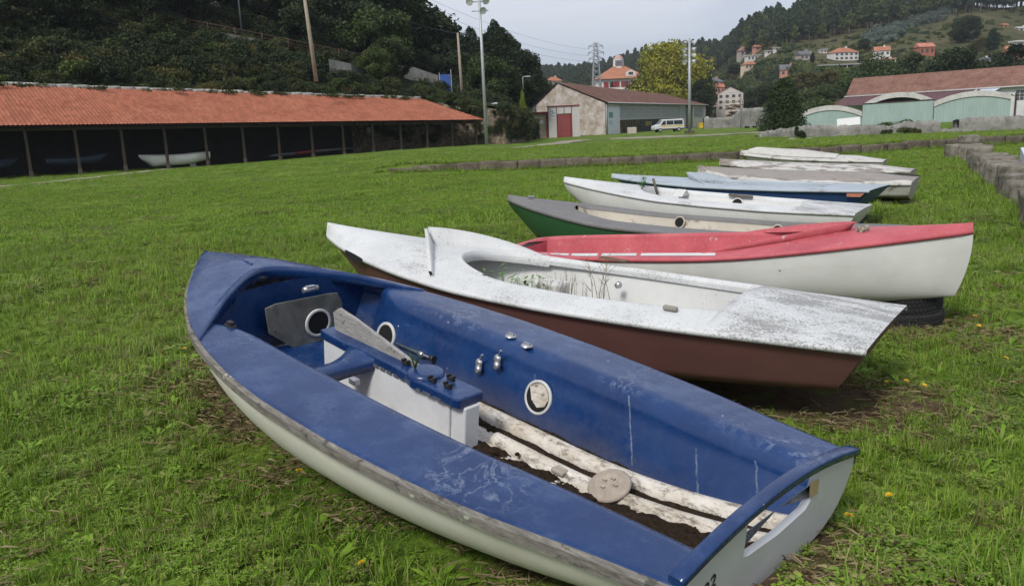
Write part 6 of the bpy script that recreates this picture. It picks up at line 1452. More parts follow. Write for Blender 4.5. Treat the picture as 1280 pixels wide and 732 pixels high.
# ================================================================== villa with tower, pylon, right-hand sheds
HR = simple('house_orange_roof', (.32, .135, .08), .85, .2, .4); WHW = simple('house_white', (.55, .54, .52), .8, .1, .5); WIN = simple('window_dark', (.06, .065, .07), .3, .3, 1); MARW = simple('maroon_shutter', (.22, .03, .04), .7, .15, 1)
def villa():
    Y = 255; k = Y / F; e = empty('villa', (aty(776, 120, Y)[0], Y, 0)); zt = lambda v: aty(776, v, Y)[2]
    ze, zr, ztb, ztt = zt(98.5), zt(82), zt(86), zt(72); wx = 30 * k
    mb = MB(); mb.bbox((-wx, -1, 0), (wx, 9, ze)); mb.build('wall', WHW, e)
    mb = MB(); mb.grid([[(-wx - .8, -1.8, ze), (wx + .8, -1.8, ze)], [(-7 * k, 3, zr), (7 * k, 3, zr)]], False); mb.grid([[(-wx - .8, 9.8, ze), (wx + .8, 9.8, ze)], [(-7 * k, 5, zr), (7 * k, 5, zr)]], False); mb.add([(-wx - .8, -1.8, ze), (-wx - .8, 9.8, ze), (-7 * k, 5, zr), (-7 * k, 3, zr)], [(0, 1, 2, 3)]); mb.add([(wx + .8, -1.8, ze), (wx + .8, 9.8, ze), (7 * k, 5, zr), (7 * k, 3, zr)], [(0, 1, 2, 3)]); mb.build('roof', HR, e)
    mb = MB(); P = []
    for z, r in ((ztb - 1, 6.9 * k), (ztb + .3, 6.9 * k), (ztt, 5.9 * k)): P.append([(r * math.cos(a) * 1.05, 4 + r * math.sin(a), z) for a in np.linspace(0, 2 * math.pi, 9)[:-1] + .39])
    P.append([(.6 * math.cos(a), 4 + .6 * math.sin(a), ztt + 4 * k) for a in np.linspace(0, 2 * math.pi, 9)[:-1] + .39]); 
    mb.grid(P[:3], False, closev=True); tw = mb.build('tower', simple('tower_white', (.58, .55, .55), .8, .1, .5), e)
    mb = MB(); Pr = [[(p[0] * 1.06, 4 + (p[1] - 4) * 1.06, p[2]) for p in P[2]], P[3]]; mb.grid(Pr, False, closev=True); mb.add(P[3], [tuple(range(8))]); mb.build('tower_roof', simple('tower_pinkish', (.42, .24, .22), .8, .15, .5), tw)
    for j in range(7): mb = MB(); x = (-4.5 + 1.5 * j) * k; mb.bbox((x - .45 * k, 4 - 6.9 * k - .05, lerp(ztb, ztt, .35)), (x + .45 * k, 4 - 6.2 * k, lerp(ztb, ztt, .85))); mb.build('tower_window', simple('dark_pane', (.16, .15, .16), .3, .2, 1), tw)
    for x, w, m in ((-18, 3, MARW), (-12, 2, WIN), (-9, 2.4, MARW), (-4.5, 2.6, MARW), (3, 3, MARW), (7.4, 1.6, WIN), (10.6, 1.2, MARW), (14, 2, WIN), (18.5, 2, WIN)):
        mb = MB(); mb.bbox(((x - w) * k, -1.08, zt(109)), ((x + w) * k, -.98, zt(102))); mb.build('window' if m is WIN else 'shutter', m, e)
    mb = MB(); P = [(-1.6, 0), (1.6, 0), (1.4, 1.2), (0, 1.9), (-1.4, 1.2)]; mb.prism([(12 * k + x, ze + .6 + z) for x, z in P], 1, -1.2, 1.5); dm_ = mb.build('dormer', WHW, e); mb = MB(); mb.bbox((12 * k - .7, -1.25, ze + 1.0), (12 * k + .7, -1.18, ze + 1.8)); mb.build('pane', WIN, dm_)
    mb = MB(); mb.bbox((17 * k, -3, 0), (29 * k, -1.1, zt(105))); mb.build('white_bay', WHW, e); return tag(e, 'white villa with maroon shutters, orange roof and octagonal glazed roof tower', 'house')
villa()
pz = aty(746, 115, 228); py_ = empty('pylon', (pz[0], 228, 0)); top = aty(746, 53, 228)[2]; STL = simple('pylon_steel', (.27, .28, .31), .6, .2, 1)
mb = MB(); hw = lambda z: max(.38, 1.5 * (1 - z / top) + .38)
for sx_ in (-1, 1):
    for sy_ in (-1, 1): mb.tube([(sx_ * hw(z), sy_ * hw(z), z) for z in np.linspace(0, top, 6)], .14, 4)
zz = np.linspace(4, top, 15)
for a, b in zip(zz, zz[1:]):
    for sy_ in (-1, 1): mb.tube([(-hw(a), sy_ * hw(a), a), (hw(b), sy_ * hw(b), b)], .07, 3); mb.tube([(hw(a), sy_ * hw(a), a), (-hw(b), sy_ * hw(b), b)], .07, 3)
mb.build('lattice_tower', STL, py_); ARMS = []
for v, w in ((57, 1.9), (65, 2.1), (72.5, 1.9)):
    z = aty(746, v, 228)[2]
    for sg in (-1, 1):
        mb = MB(); tip = (sg * w * 1.02, 0, z - .2); mb.tube([(0, 0, z + .7), tip], .09, 4); mb.tube([(0, 0, z - .4), tip], .09, 4); a_ = mb.build('cross_arm', STL, py_); mb = MB(); mb.tube([tip, (tip[0], 0, z - .9)], .09, 5); mb.build('insulator', simple('insulator', (.15, .15, .17), .4, .2, 2), a_); ARMS.append((pz[0] + tip[0], 228, z - .9))
tag(py_, 'grey lattice electricity pylon standing before the villa roof', 'pylon')
WIRE = simple('cable', (.10, .11, .12), .6, .1, 1)
def wire(a, b, sag, r, label):
    a, b = np.array(a, float), np.array(b, float); mb = MB(); mb.tube([lerp(a, b, t) - np.array([0, 0, sag * 4 * t * (1 - t)]) for t in np.linspace(0, 1, 20)], r, 4); return tag(mb.build('power_line', WIRE), label, 'power line', 'power lines under the clouds')
for i, (v0, lab) in enumerate(((-28, 'uppermost'), (-12, 'second'), (2, 'third'))): wire(aty(430, v0 - 26, 130), ARMS[2 * i], 2.5, .022, 'thin dark power line rising left from the pylon, %s of the set' % lab)
wire(aty(393, -30, 72) , aty(573, 42, 96), .8, .015, 'thin cable slung between the two wooden telegraph poles')
# right-hand brown-roofed warehouse
Wa, Wb = np.array([aty(1061, 150, 125)[0], 125.0, Zt]), np.array([aty(1345, 150, 105)[0], 105.0, Zt]); wd = Wb - Wa; wl = float(np.linalg.norm(wd)); wy = math.atan2(wd[1], wd[0])
wh = empty('warehouse', Wa, wy); zev = aty(1061, 120, 125)[2] - Zt; zrd = aty(1072, 97, 129)[2] - Zt; tag(wh, 'long warehouse with weathered brown tiled roof and white walls', 'building'); BT = m_tiles('brown_mossy_tiles', (.155, .08, .062), (.25, .14, .11), .4)
mb = MB(); tiled(mb, (-.4, -.4, zev), (wl, -.4, zev - .1), (wl, 7, zrd), (-2.2, 7, zrd), 90, 18, .045); tiled(mb, (wl, 14, zev), (-.4, 14, zev), (-2.2, 7, zrd), (wl, 7, zrd), 50, 8, .045); mb.add([(-.4, -.4, zev), (-.4, 14, zev), (-2.2, 7, zrd)], [(0, 1, 2)]); rf = mb.build('roof', BT, wh)
mb = MB(); mb.bbox((0, 0, -.5), (wl, .3, zev - .12)); mb.bbox((0, .3, -.5), (.3, 13.5, zev - .1)); mb.build('wall', simple('warehouse_white', (.56, .57, .58), .8, .12, .6), wh)
for t in (.32, .58): mb = MB(); mb.bbox((wl * t, 5.4, lerp(zev, zrd, .60)), (wl * t + .3, 5.7, lerp(zev, zrd, .70) + .25)); mb.build('vent', simple('vent_clay', (.12, .09, .07), .9, .3, 2), rf)
mb = MB(); mb.bbox((-.6, -.62, zev - .16), (wl, -.45, zev)); mb.build('fascia', simple('fascia_grey', (.45, .45, .44), .7, .15, 1), wh)
# lean-to of maroon sheet below the eave
mb = MB(); P = []
for r, (n, z) in enumerate(((-.5, zev - .2), (-4.2, zev - 1.5))): P.append([(x, n, z + .05 * (1 if int(x / .5) % 2 else 0)) for x in np.arange(-.6, wl * .62, .25)])
mb.grid(P, False); mb.build('maroon_sheet_roof', simple('maroon_sheet', (.085, .035, .038), .6, .2, 1), wh)
mb = MB(); mb.add([(wl * .56, -4.1, zev - 1.4), (wl * .66, -4.1, zev - 1.4), (wl * .70, -.4, zev - .15), (wl * .60, -.4, zev - .15)], [(0, 1, 2, 3)]); mb.build('sheet_patch', simple('pale_sheet_blue', (.42, .46, .52), .5, .1, 1), wh)
mb = MB(); gwx = wl * .76
for i in range(6):
    for j in range(3): mb.bbox((gwx + i * .5, -.06, zev - 1.9 + j * .45), (gwx + i * .5 + .42, .01, zev - 1.9 + j * .45 + .36))
mb.build('grid_window', WIN, wh)
mb = MB(); mb.bbox((wl * .80, -.1, .1), (wl * .95, -.005, 1.7)); mb.build('yellow_panel', simple('ochre_panel', (.45, .31, .12), .8, .15, 1), wh); mb = MB(); mb.bbox((wl * .765, -1.2, -.1), (wl * .77 + .06, -1.0, zev - 1.0)); mb.build('downpipe', RUST, wh)
# three teal sheds with arched fronts
TEAL = simple('teal_boards', (.205, .315, .285), .7, .1, .8); ARCHW = m_stone('grey_arch', (.40, .39, .37), (.58, .57, .55), .15, .6, None, .3)
def m_teal():
    t = NT('teal_corrugated'); co = t.coord(); sx_ = t.sep(co)[0]; w = t.math('SINE', t.math('MULTIPLY', sx_, 18)); c = t.ramp(t.noise(t.coord(scale=(1, 1, .3)), 1.2, 5, .7), [(.3, (.25, .335, .315)), (.7, (.315, .40, .38))]); t.bump(w, .4, .04); return t.fin(c, .65, .3)
TEAL = m_teal()
def arch_shed(uL, vL, uR, vR, YL, YR, topL, topR, rise, arch, label, over=False):
    a, b = aty(uL, vL, YL), aty(uR, vR, YR); a[2] = b[2] = Zt - .1; w = float(np.linalg.norm(b - a)); e = empty('arched_shed', a, math.atan2(b[1] - a[1], b[0] - a[0])); hL, hR = aty(uL, topL, YL)[2] - a[2], aty(uR, topR, YR)[2] - a[2]
    n = 24; tops = []
    for i in range(n + 1):
        t = i / n; tops.append((t * w, lerp(hL, hR, t) + rise * (1 - (2 * t - 1) ** 2)))
    flat = [(0, -.2), (w, -.2)]
    door = flat + [(x, z - (.62 if not over else 0)) for x, z in reversed(tops)] if not over else flat + [(w, hR), (0, hL)]
    mb = MB(); mb.prism(door, 1, -.1 if not over else -.45, .1 if not over else -.3); mb.build('teal_door', TEAL, e)
    P = []
    for (x, z) in tops: P.append([(x, -.22, z), (x, -.22, z - .62), (x, .0, z - .62)])
    mb = MB(); mb.grid(P, False); mb.grid([[(x, -.22, z), (x, 4.5, z - .3)] for x, z in tops], True); mb.build('arched_roof', ARCHW, e)
    if over: mb = MB(); mb.prism([(0, 0), (w, 0), (w, hR)] + [(x, z - .62) for x, z in reversed(tops)], 1, .3, .4); mb.build('arch_shade_panel', BLACK, e); mb = MB(); mb.tube([(0, -.5, hL), (w, -.5, hR)], .06, 6); mb.build('door_track', RUST, e)  # black panel stands in for the shade inside the open arch
    return tag(e, label, 'shed', 'teal fronted sheds by the warehouse')
arch_shed(997, 158, 1077, 155, 107, 104, 143, 139.5, .95, 1, 'low teal fronted shed with grey arched roof, left of three')
arch_shed(1078, 157, 1166, 152, 103.5, 99.5, 130, 124.5, 1.15, 1, 'teal fronted shed with sliding door below an open arch, middle of three', True)
arch_shed(1167, 150, 1262, 146, 99, 94, 127, 117.5, .75, 1, 'teal fronted shed with shallow grey arch, right of three')
p = aty(1045, 159, 101); q = aty(1076, 157, 100); mb = MB(); w_ = float(q[0] - p[0]); mb.box((0, 0, 0), (w_, .06, .95), Matrix.Rotation(.0, 3, 'Y')); o = mb.build('white_board', simple('board_white', (.62, .62, .62), .6, .05, 1), bevel=.01); o.location = ((p[0] + q[0]) / 2, 100.5, Zt + .55); o.rotation_euler = (-.3, -.06, math.atan2((q - p)[1], (q - p)[0])); tag(o, 'white board leaning before the left teal shed', 'board')
# ruined grey wall in front of them
RW_ = m_stone('ruined_grey_wall', (.13, .125, .115), (.34, .33, .31), .3, .45, None, .6)
def ruin(pts, label, th=.7, z0=Zt, name='ruined_wall', mat=None):
    """pts: (u, v_base, v_top, depth)"""
    mb = MB(); U = [p[0] for p in pts]; rows = []
    for u in np.linspace(U[0], U[-1], 120):
        Y = np.interp(u, U, [p[3] for p in pts]); vb = np.interp(u, U, [p[1] for p in pts]); vt = np.interp(u, U, [p[2] for p in pts]); b, t = aty(u, vb, Y), aty(u, vt, Y); h = t[2] - z0 + .04 * math.sin(u * .4) + .03 * math.sin(u * 1.1); row = []
        for z in np.linspace(-.5, h, 7): row.append((b[0], Y + .02 * math.sin(u * .5 + z * 3), z0 + z))
        row.append((b[0], Y + th * .4, z0 + h + .03)); row.append((b[0], Y + th, z0 + h - .05)); row.append((b[0], Y + th, z0 - .5)); rows.append(row)
    mb.grid(rows, True); return tag(mb.build(name, mat or RW_), label, 'wall')
ruin([(998, 172, 158, 50), (1012, 172, 157.5, 50), (1040, 172, 157, 49.5), (1075, 171.5, 157.5, 49), (1100, 171, 157, 48.5), (1118, 170.5, 158, 48), (1130, 170, 153, 48), (1150, 170, 152.5, 47.5), (1175, 169, 151, 47)], 'crumbling grey wall before the teal sheds, its long left piece')
ruin([(1198, 167.5, 150, 47), (1215, 167, 148, 46.5), (1240, 166.5, 147, 46), (1300, 165, 145, 45)], 'crumbling grey wall before the warehouse, its tall right piece')
ruin([(1172, 169, 163, 47.5), (1200, 168, 161.5, 47)], 'low broken sill between the two pieces of grey wall')
ruin([(948, 173, 170, 56), (958, 173, 165, 55), (975, 173, 162, 53), (998, 172.5, 160, 51)], 'tumbled brown end of the grey wall near the trailer', .9)
ruin([(880, 164, 148, 150), (915, 163, 147, 150), (922, 163, 140, 148), (930, 163, 136, 146), (957, 162, 134, 140), (964, 162, 145, 138), (985, 162, 150, 136)], 'tall grey ruined wall behind the street lamp and trailer', .8)
for (u, v, s, lab) in ((1122, 158, .9, 'green bush sprawling on the grey wall before the middle teal shed'), (1278, 151, .6, 'small bush at the right edge on top of the tall grey wall')): b = aty(u, v + 5, 48.4 if u < 1200 else 46); plant('s2', b - np.array([0, 0, .15]), (s * .62, s * .35, s * .32), random.uniform(0, 6), lab, 'shrub', 'shrubs around the ruined wall')
for i, (u, v, s) in enumerate(((1108, 168, .22), (1142, 168, .26), (1235, 164, .22), (1000, 168, .2))): b = aty(u, v + 3, 47.6); plant('s3', b - np.array([0, 0, .1]), s, i, 'brownish weed clump at the foot of the grey wall, %s from the left' % ['second', 'third', 'fourth', 'first'][i], 'shrub', 'shrubs around the ruined wall')
for (u, v, w, lab) in ((966, 176, 1.1, 'flat dark rubble heap on the lawn before the trailer'), (1000, 178, .8, 'small pale stone heap on the lawn right of the dark rubble')): 
    p = onz(u, v, Zt); mb = MB()
    for k in range(7): rock(mb, (random.uniform(-w, w), random.uniform(-.4, .4), .08), (random.uniform(.4, .8), random.uniform(.3, .6), random.uniform(.15, .35)), random.uniform(0, 3), .14, 4)
    o = mb.build('rubble_heap', RW_); o.location = p; tag(o, lab, 'rubble')
# the dark conifer by the teal sheds, big yellowing tree behind the hall
b = aty(979, 163, 88); tp = aty(979, 98, 88); plant('c1', (b[0], 88, Zt - .2), ((tp[2] - Zt) / 9 * .98, (tp[2] - Zt) / 9 * .98, (tp[2] - Zt) / 8.8), 1, 'dense dark green conifer left of the teal sheds', 'tree', None)
tr, cr = tree_mesh('broad', 15, 7.2, 26000, .27, 110, LF_YEL, BARK, 41); e = empty('plane_tree'); tr.build('trunk', BARK, e); cr.build('crown', LF_YEL, e, fixn=False); TREES['y1'] = [e, False]
Yt = 216; tp = aty(838, 60, Yt); s = (tp[2] + .5) / 14.9; plant('y1', (aty(838, 130, Yt)[0], Yt, 0), (s * .94, s * .94, s), .6, 'large yellow green tree rising behind the hall roof', 'tree', None); bb = aty(868, 120, Yt - 6); plant_px('b3', 879, 94, Yt + 2, 0, 'darker green tree at the right flank of the large yellow green tree', 'tree', None, .55); plant_px('b1', 876, 100, Yt - 14, 0, 'dark low tree right of the large yellow green tree', 'tree', None, .6)
plant_px('o1', 815, 76, Yt + 5, 0, 'yellow olive tree left of the large yellow green tree', 'tree', None, .7)
# ================================================================== far hills
def ridge(u):  # picture height of the bare ridge line
    return np.interp(u, [560, 640, 690, 740, 790, 830, 880, 905, 920, 940, 970, 1010, 1060, 1150, 1300, 1500], [100, 100, 97, 93, 82, 72, 66, 70, 62, 48, 36, 26, 16, 10, 5, 2])
def rdepth(u): return np.interp(u, [560, 780, 880, 905, 925, 1000, 1300], [620, 620, 560, 500, 430, 400, 380])
def hill_z(u, Y):
    Yr = rdepth(u); Y0 = float(np.interp(u, [915, 990], [262, 170])); zr = aty(u, ridge(u), Yr)[2]; t = np.clip((Y - Y0) / (Yr - Y0), 0, 1)
    return 1.0 + (zr - 1.0) * (t ** 1.0 * .9 + .1 * t * t) + 1.2 * math.sin(u * .05 + Y * .03)
def hill_hit(u, v):
    for Y in np.arange(float(np.interp(u, [915, 990], [270, 180])), 640, 2.0):
        p = aty(u, v, Y)
        if p[2] < hill_z(u, Y): return p
    return aty(u, v, rdepth(u))
def m_hill():
    t = NT('hill_scrubland'); co = t.coord('Position'); c = t.ramp(t.noise(co, .02, 6, .7), [(.32, (.05, .06, .024)), (.5, (.088, .085, .038)), (.66, (.15, .12, .07))]); c = t.mix(t.math('MULTIPLY', t.ramp(t.noise(co, .12, 6, .8), [(.46, 0), (.62, 1)]), .75), c, (.03, .045, .016)); t.bump(t.noise(co, .25, 6, .8), 1, 1.5); return t.fin(c, .95, .1)
HU = np.linspace(560, 1560, 110); HT = np.linspace(0, 1, 34)
P = []
for u in HU:
    row = []
    for t in HT:
        Ya = float(np.interp(u, [915, 990], [262, 170])); Y = Ya + (rdepth(u) - Ya) * t; p = aty(u, 150, Y); row.append((p[0], Y, hill_z(u, Y)))
    Y = rdepth(u) + 160; row.append((aty(u, 150, Y)[0], Y, row[-1][2] * .7)); P.append(row)
mb = MB(); mb.grid(P, True); tag(mb.build('right_hill', m_hill()), kind='structure')
P = []
for u in np.linspace(540, 1000, 60):
    v = np.interp(u, [540, 640, 700, 760, 830, 1000], [92, 90, 86.5, 88, 78, 70]) + 1.2 * math.sin(u * .11) + .7 * math.sin(u * .31); P.append([aty(u, 160, 1150), aty(u, (v + 160) / 2, 1400), aty(u, v, 1650), aty(u, v + 25, 1900)])
mb = MB(); mb.grid(P, True); tag(mb.build('distant_hill', simple('far_forest', (.028, .042, .03), .95, .4, .02, kind='Position')), kind='structure')
# pine and scrub cover (uncountable)
pp = []
for i, (mat, seed, kd, hh, rr) in enumerate(((LF_PINEH, 51, 'pine', 15, 3.1), (LF_PINEH, 52, 'pine', 13, 2.7), (LF_HILL, 53, 'pine', 12, 3.2))):
    tr, cr = tree_mesh(kd, hh, rr, 1100, .5, 30, mat, BARKP, seed); n0 = len(cr.f); tr.tube
    m2 = MB(); m2.v = cr.v + tr.v; m2.f = cr.f + [tuple(len(cr.v) + j for j in f) for f in tr.f]; m2.sm = cr.sm + tr.sm; m2.mi = cr.mi + [1] * len(tr.f); pp.append(m2.build('pine_%02d' % i, [mat, BARKP], fixn=False))
PINES = proto_collection('pine_kinds', pp); pts, ix, sc_ = [], [], []
def pine_low(u): return np.interp(u, [560, 850, 905, 930, 960, 1000, 1050, 1100, 1150, 1200, 1300], [140, 120, 84, 68, 60, 52, 44, 34, 22, 15, 10])
for _ in range(5200):
    u = random.uniform(600, 1340); Yr = rdepth(u); t = random.random() ** .6 * 1.04; Y = 170 + (Yr - 170) * t; z = hill_z(u, Y); v = CY - F * ((np.array([aty(u, 150, Y)[0], Y, z]) - [0, 0, H]) @ _up) / ((np.array([aty(u, 150, Y)[0], Y, z]) - [0, 0, H]) @ _fw)
    if v > pine_low(u) + random.gauss(0, 2.0) or (u < 900 and t < .42): continue
    pts.append((aty(u, 150, Y)[0], Y, z - .5)); ix.append(random.choice((0, 0, 1, 1, 2))); sc_.append(random.uniform(.5, .95) if u > 905 else random.uniform(.45, .8))
print('pines', len(pts)); scatter('pine_forest', pts, RNG.uniform(0, 6.28, len(pts)), sc_, ix, PINES)
eo = []
for i in range(2):
    tr, cr = tree_mesh('bush', 4, 2.6, 800, .34, 18, LF_EUC, BARK, 60 + i); eo.append(cr.build('blue_scrub_%02d' % i, LF_EUC, fixn=False))
EUC = proto_collection('blue_scrub_kinds', eo); pts, sc_ = [], []
for _ in range(420):
    t = random.random(); u = lerp(1085, 1185, t) + random.gauss(0, 5); v = np.interp(u, [1085, 1110, 1140, 1190], [50, 42, 30, 13]) + random.gauss(0, 3.2) + (6 if u < 1130 and random.random() < .4 else 0); p = hill_hit(u, v); pts.append(p - np.array([0, 0, .4])); sc_.append(random.uniform(.45, 1.0))
scatter('eucalyptus_scrub', pts, RNG.uniform(0, 6.28, len(pts)), sc_, RNG.integers(0, 2, len(pts)), EUC)
co_s = []
for i, m in enumerate((LF_HILL, LF_MID, LF_PINEH, LF_OLIVE)):
    tr, cr = tree_mesh('bush', 4, 3.2, 1000, .32, 20, m, BARK, 70 + i); co_s.append(cr.build('hill_bush_%02d' % i, m, fixn=False))
# trees that stand out, each its own
HT_ = [(1213, 52, 20, 'b1', 'large dark tree high on the open slope'), (1200, 54, 26, 'b2', 'dark tree left of the large one high on the open slope'), (1242, 74, 36, 'p1', 'tall dark fir right of the open slope'), (1187, 100, 66, 'b2', 'green tree behind the warehouse ridge, second of three'), (1093, 108, 74, 'b3', 'bushy green tree above the left end of the warehouse'),
       (1148, 102, 70, 'b2', 'pointed green tree behind the warehouse ridge, first of three'), (1205, 96, 60, 'b1', 'wide green tree behind the warehouse ridge, middle of three'), (1269, 78, 58, 'b2', 'green tree at the right end behind the warehouse ridge'), (1080, 66, 49, 'b1', 'dark round tree between the two white houses on the hill'), (1016, 82, 66, 'p2', 'slim dark cypress beside the slate roofed house'), (925, 150, 108, 'c1', 'dark round conifer right of the gabled house'), (944, 150, 112, 'b1', 'dark tree behind the ruined wall'), (962, 140, 104, 'b1', 'dark tree left of the dense conifer'),
       (1010, 122, 92, 'o1', 'olive yellow tree below the slate roofed house'), (1035, 118, 90, 'o1', 'olive yellow tree beneath the long terrace'), (1055, 124, 100, 'b3', 'green tree left of the warehouse gable'), (1030, 132, 106, 'b3', 'green tree right of the dense dark conifer'), (1020, 142, 118, 's2', 'bright shrub right of the dense dark conifer'), (918, 100, 80, 'b1', 'dark tree below the cream house'), (1226, 66, 48, 'o1', 'purplish brown tree left of the tall fir')]
for u, vb, vt, k, lab in HT_:
    p = hill_hit(u, vb); Y = min(p[1], 150) if lab.startswith(('pointed', 'wide', 'bushy', 'green tree at', 'green tree behind')) else p[1]
    zb = p[2] if Y == p[1] else 1.0
    if Y < p[1]: Y = 155
    plant_px(k, u, vt, Y, zb - .6, lab, 'tree' if k[0] != 's' else 'shrub', 'single trees on the right hill', {'b': 1.1, 'o': 1.2, 'p': 1.1, 'c': 1.2, 's': 1.2}[k[0]])
# ------------------------------------------------------------------ houses on the hill
HOUSES = []
def house(u, vb, wpx, hpx, depth, wall, roof, label, yaw=.2, roofpx=5, kind='gable', win=(3, 1), Y=None, floor_z=None, slate=False):
    HOUSES.append((u, vb, wpx)); p = hill_hit(u, vb) if Y is None else aty(u, vb, Y); k = p[1] / F; w, h, rz = wpx * k, hpx * k, roofpx * k; e = empty('hillside_house', p, yaw); d = depth * k
    mb = MB(); mb.bbox((-w / 2, -d / 2, -4), (w / 2, d / 2, h)); mb.build('wall', wall, e); o_ = .45 * k * 2
    mb = MB(); E_ = [(-w/2 - o_, -d/2 - o_, h), (w/2 + o_, -d/2 - o_, h), (w/2 + o_, d/2 + o_, h), (-w/2 - o_, d/2 + o_, h)]
    if kind == 'gable': R0, R1 = (-w/2 - o_, 0, h + rz), (w/2 + o_, 0, h + rz)
    elif kind == 'front': R0, R1 = (0, -d/2 - o_, h + rz), (0, d/2 + o_, h + rz)
    else: R0, R1 = (-w * .18, 0, h + rz), (w * .18, 0, h + rz)
    if kind == 'flat': mb.bbox((-w/2 - o_, -d/2 - o_, h), (w/2 + o_, d/2 + o_, h + rz))
    elif kind == 'front': mb.add(E_ + [R0, R1], [(0, 4, 5, 3), (1, 4, 5, 2)])
    else: mb.add(E_ + [R0, R1], [(0, 1, 5, 4), (2, 3, 4, 5), (0, 3, 4), (1, 2, 5)])
    rf_ = mb.build('roof', roof, e)
    if kind == 'front': mb = MB(); mb.prism([(-w/2, h), (w/2, h), (0, h + rz * .96)], 1, -d/2, d/2); mb.build('gable', wall, e)
    if kind in ('gable', 'hip') and wpx > 9: mb = MB(); mb.bbox((w * .1, -.3, h + rz * .5), (w * .1 + .9 * k * 2, .3, h + rz + 1.4 * k)); mb.build('chimney', wall, rf_)
    nx, nz = win
    for i in range(nx):
        for j in range(nz):
            x = -w/2 + w * (i + .5) / nx; z = h * (j + .52) / nz; a, b = w / nx * .24, h / nz * .24; mb = MB(); mb.bbox((x - a, -d/2 - .08, z - b), (x + a, -d/2 + .05, z + b)); mb.build('window', WIN, e)
    return tag(e, label, 'house', 'houses on the right hill')
PINKW = simple('house_pink', (.45, .22, .17), .85, .15, .4); CREAMW = simple('house_cream', (.52, .43, .32), .85, .12, .4); GREYW = simple('house_grey', (.32, .29, .26), .9, .2, .4); SLATE = simple('slate_roof', (.11, .115, .125), .7, .2, .4); BRK = simple('brick_red', (.33, .12, .08), .9, .15, .5); ORW = simple('house_orange', (.50, .26, .12), .85, .12, .4); CONW = simple('terrace_grey', (.30, .31, .30), .85, .2, .3)
house(890, 84, 13, 4.5, 10, GREYW, HR, 'small house with orange roof in the dark wood left on the hill', .3, 5, 'hip', (2, 1))
house(930.5, 70.5, 15, 6, 10, GREYW, simple('brown_roof', (.22, .12, .09), .9, .2, .4), 'brown roofed stone house topmost at the wood edge', .2, 6, 'hip', (3, 1))
house(941, 76, 17, 5.5, 10, WHW, WHW, 'white flat roofed house below the brown roofed one', .1, .8, 'flat', (4, 1))
house(948, 63.5, 12, 4, 8, PINKW, HR, 'pinkish terracotta house beside the brown roofed one', .2, 2.5, 'gable', (2, 1)); house(961, 68, 8, 3.5, 6, WHW, simple('pale_roof', (.4, .38, .36), .8, .1, 1), 'small white hut right of the pinkish house', .2, 1, 'flat', (2, 1)); house(970, 64, 5, 3.2, 5, WHW, MATS['pale_roof'], 'tiny white hut highest of the left cluster', .2, 1, 'flat', (1, 1))
house(937, 86.5, 18, 5, 11, CREAMW, HR, 'cream house with low orange roof below the white flat roofed one', .25, 4, 'hip', (4, 1))
house(985, 95, 19, 7, 12, PINKW, SLATE, 'house with slate roof and pinkish gable in the middle of the slope', -.2, 6.5, 'gable', (3, 1))
house(1005, 75, 17, 5.5, 10, GREYW, SLATE, 'grey slate roofed house with white chimney above the cypress', .25, 5, 'gable', (3, 1))
house(1028, 67, 8, 4, 6, WHW, MATS['pale_roof'], 'small white cabin left of the wide white house', .1, 1, 'flat', (2, 1))
house(1053, 76, 32, 9, 16, WHW, HR, 'wide white house with low hipped orange roof above the long terrace', .2, 6, 'hip', (5, 2))
house(1101.5, 77, 17, 12, 12, WHW, HR, 'tall narrow white house with steep orange roof', -.25, 5.5, 'gable', (3, 2)); house(1110, 81, 15, 6, 8, WHW, HR, 'low white annex in front of the tall narrow white house', -.1, 1.6, 'gable', (3, 1)); house(1086, 83, 13, 4.5, 8, WHW, MATS['brown_roof'], 'small pale outbuilding left of the tall narrow white house', .2, 2.5, 'gable', (2, 1))
house(1155, 69, 19.5, 9, 12, BRK, simple('salmon_roof', (.42, .17, .12), .85, .15, .5), 'boxy red brick house with salmon roof alone on the slope', .1, 5, 'gable', (3, 1))
house(1278, 57, 26, 4, 12, WHW, WHW, 'modern white flat roofed house at the right edge, upper', .1, 1.6, 'flat', (2, 1)); house(1270, 74, 26, 9, 14, ORW, HR, 'orange house with orange tiled roof at the right edge', -.2, 7, 'gable', (2, 1)); house(1277, 40, 14, 4, 8, WHW, MATS['pale_roof'], 'pale house highest at the right edge', .1, 2, 'gable', (2, 1)); house(1230, 79, 20, 4, 9, WHW, SLATE, 'low slate roofed house behind the warehouse ridge', .2, 3, 'hip', (3, 1))
house(1120, 94, 26, 5, 10, PINKW, CONW, 'low pink building with grey flat roof behind the warehouse ridge', .1, 1.4, 'flat', (4, 1))
house(1255, 35, 6, 3, 6, ORW, HR, 'tiny orange house among trees high at the right', .2, 2, 'gable', (1, 1)); house(1175.5, 95, 10, 12, 7, simple('teal_grey_wall', (.28, .33, .34), .8, .15, .5), CONW, 'narrow grey green apartment block behind the warehouse ridge', .2, .8, 'flat', (1, 4)); house(1201, 64, 7, 3, 5, WHW, MATS['pale_roof'], 'white shed between trees above the warehouse', .1, 1, 'flat', (1, 1))
# long grey terrace under the wide white house
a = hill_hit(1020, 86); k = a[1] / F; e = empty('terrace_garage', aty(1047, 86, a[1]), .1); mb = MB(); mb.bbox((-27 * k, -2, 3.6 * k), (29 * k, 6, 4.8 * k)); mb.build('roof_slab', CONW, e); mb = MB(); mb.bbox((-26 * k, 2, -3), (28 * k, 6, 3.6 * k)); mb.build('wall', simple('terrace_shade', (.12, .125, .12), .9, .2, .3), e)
for x in (-25, -14, -3, 8, 18, 27): mb = MB(); mb.bbox(((x - .5) * k, -1.9, -3), ((x + .5) * k, -1.4, 3.6 * k)); mb.build('pillar', CONW, e)
tag(e, 'long grey terrace on pillars below the wide white house', 'terrace')
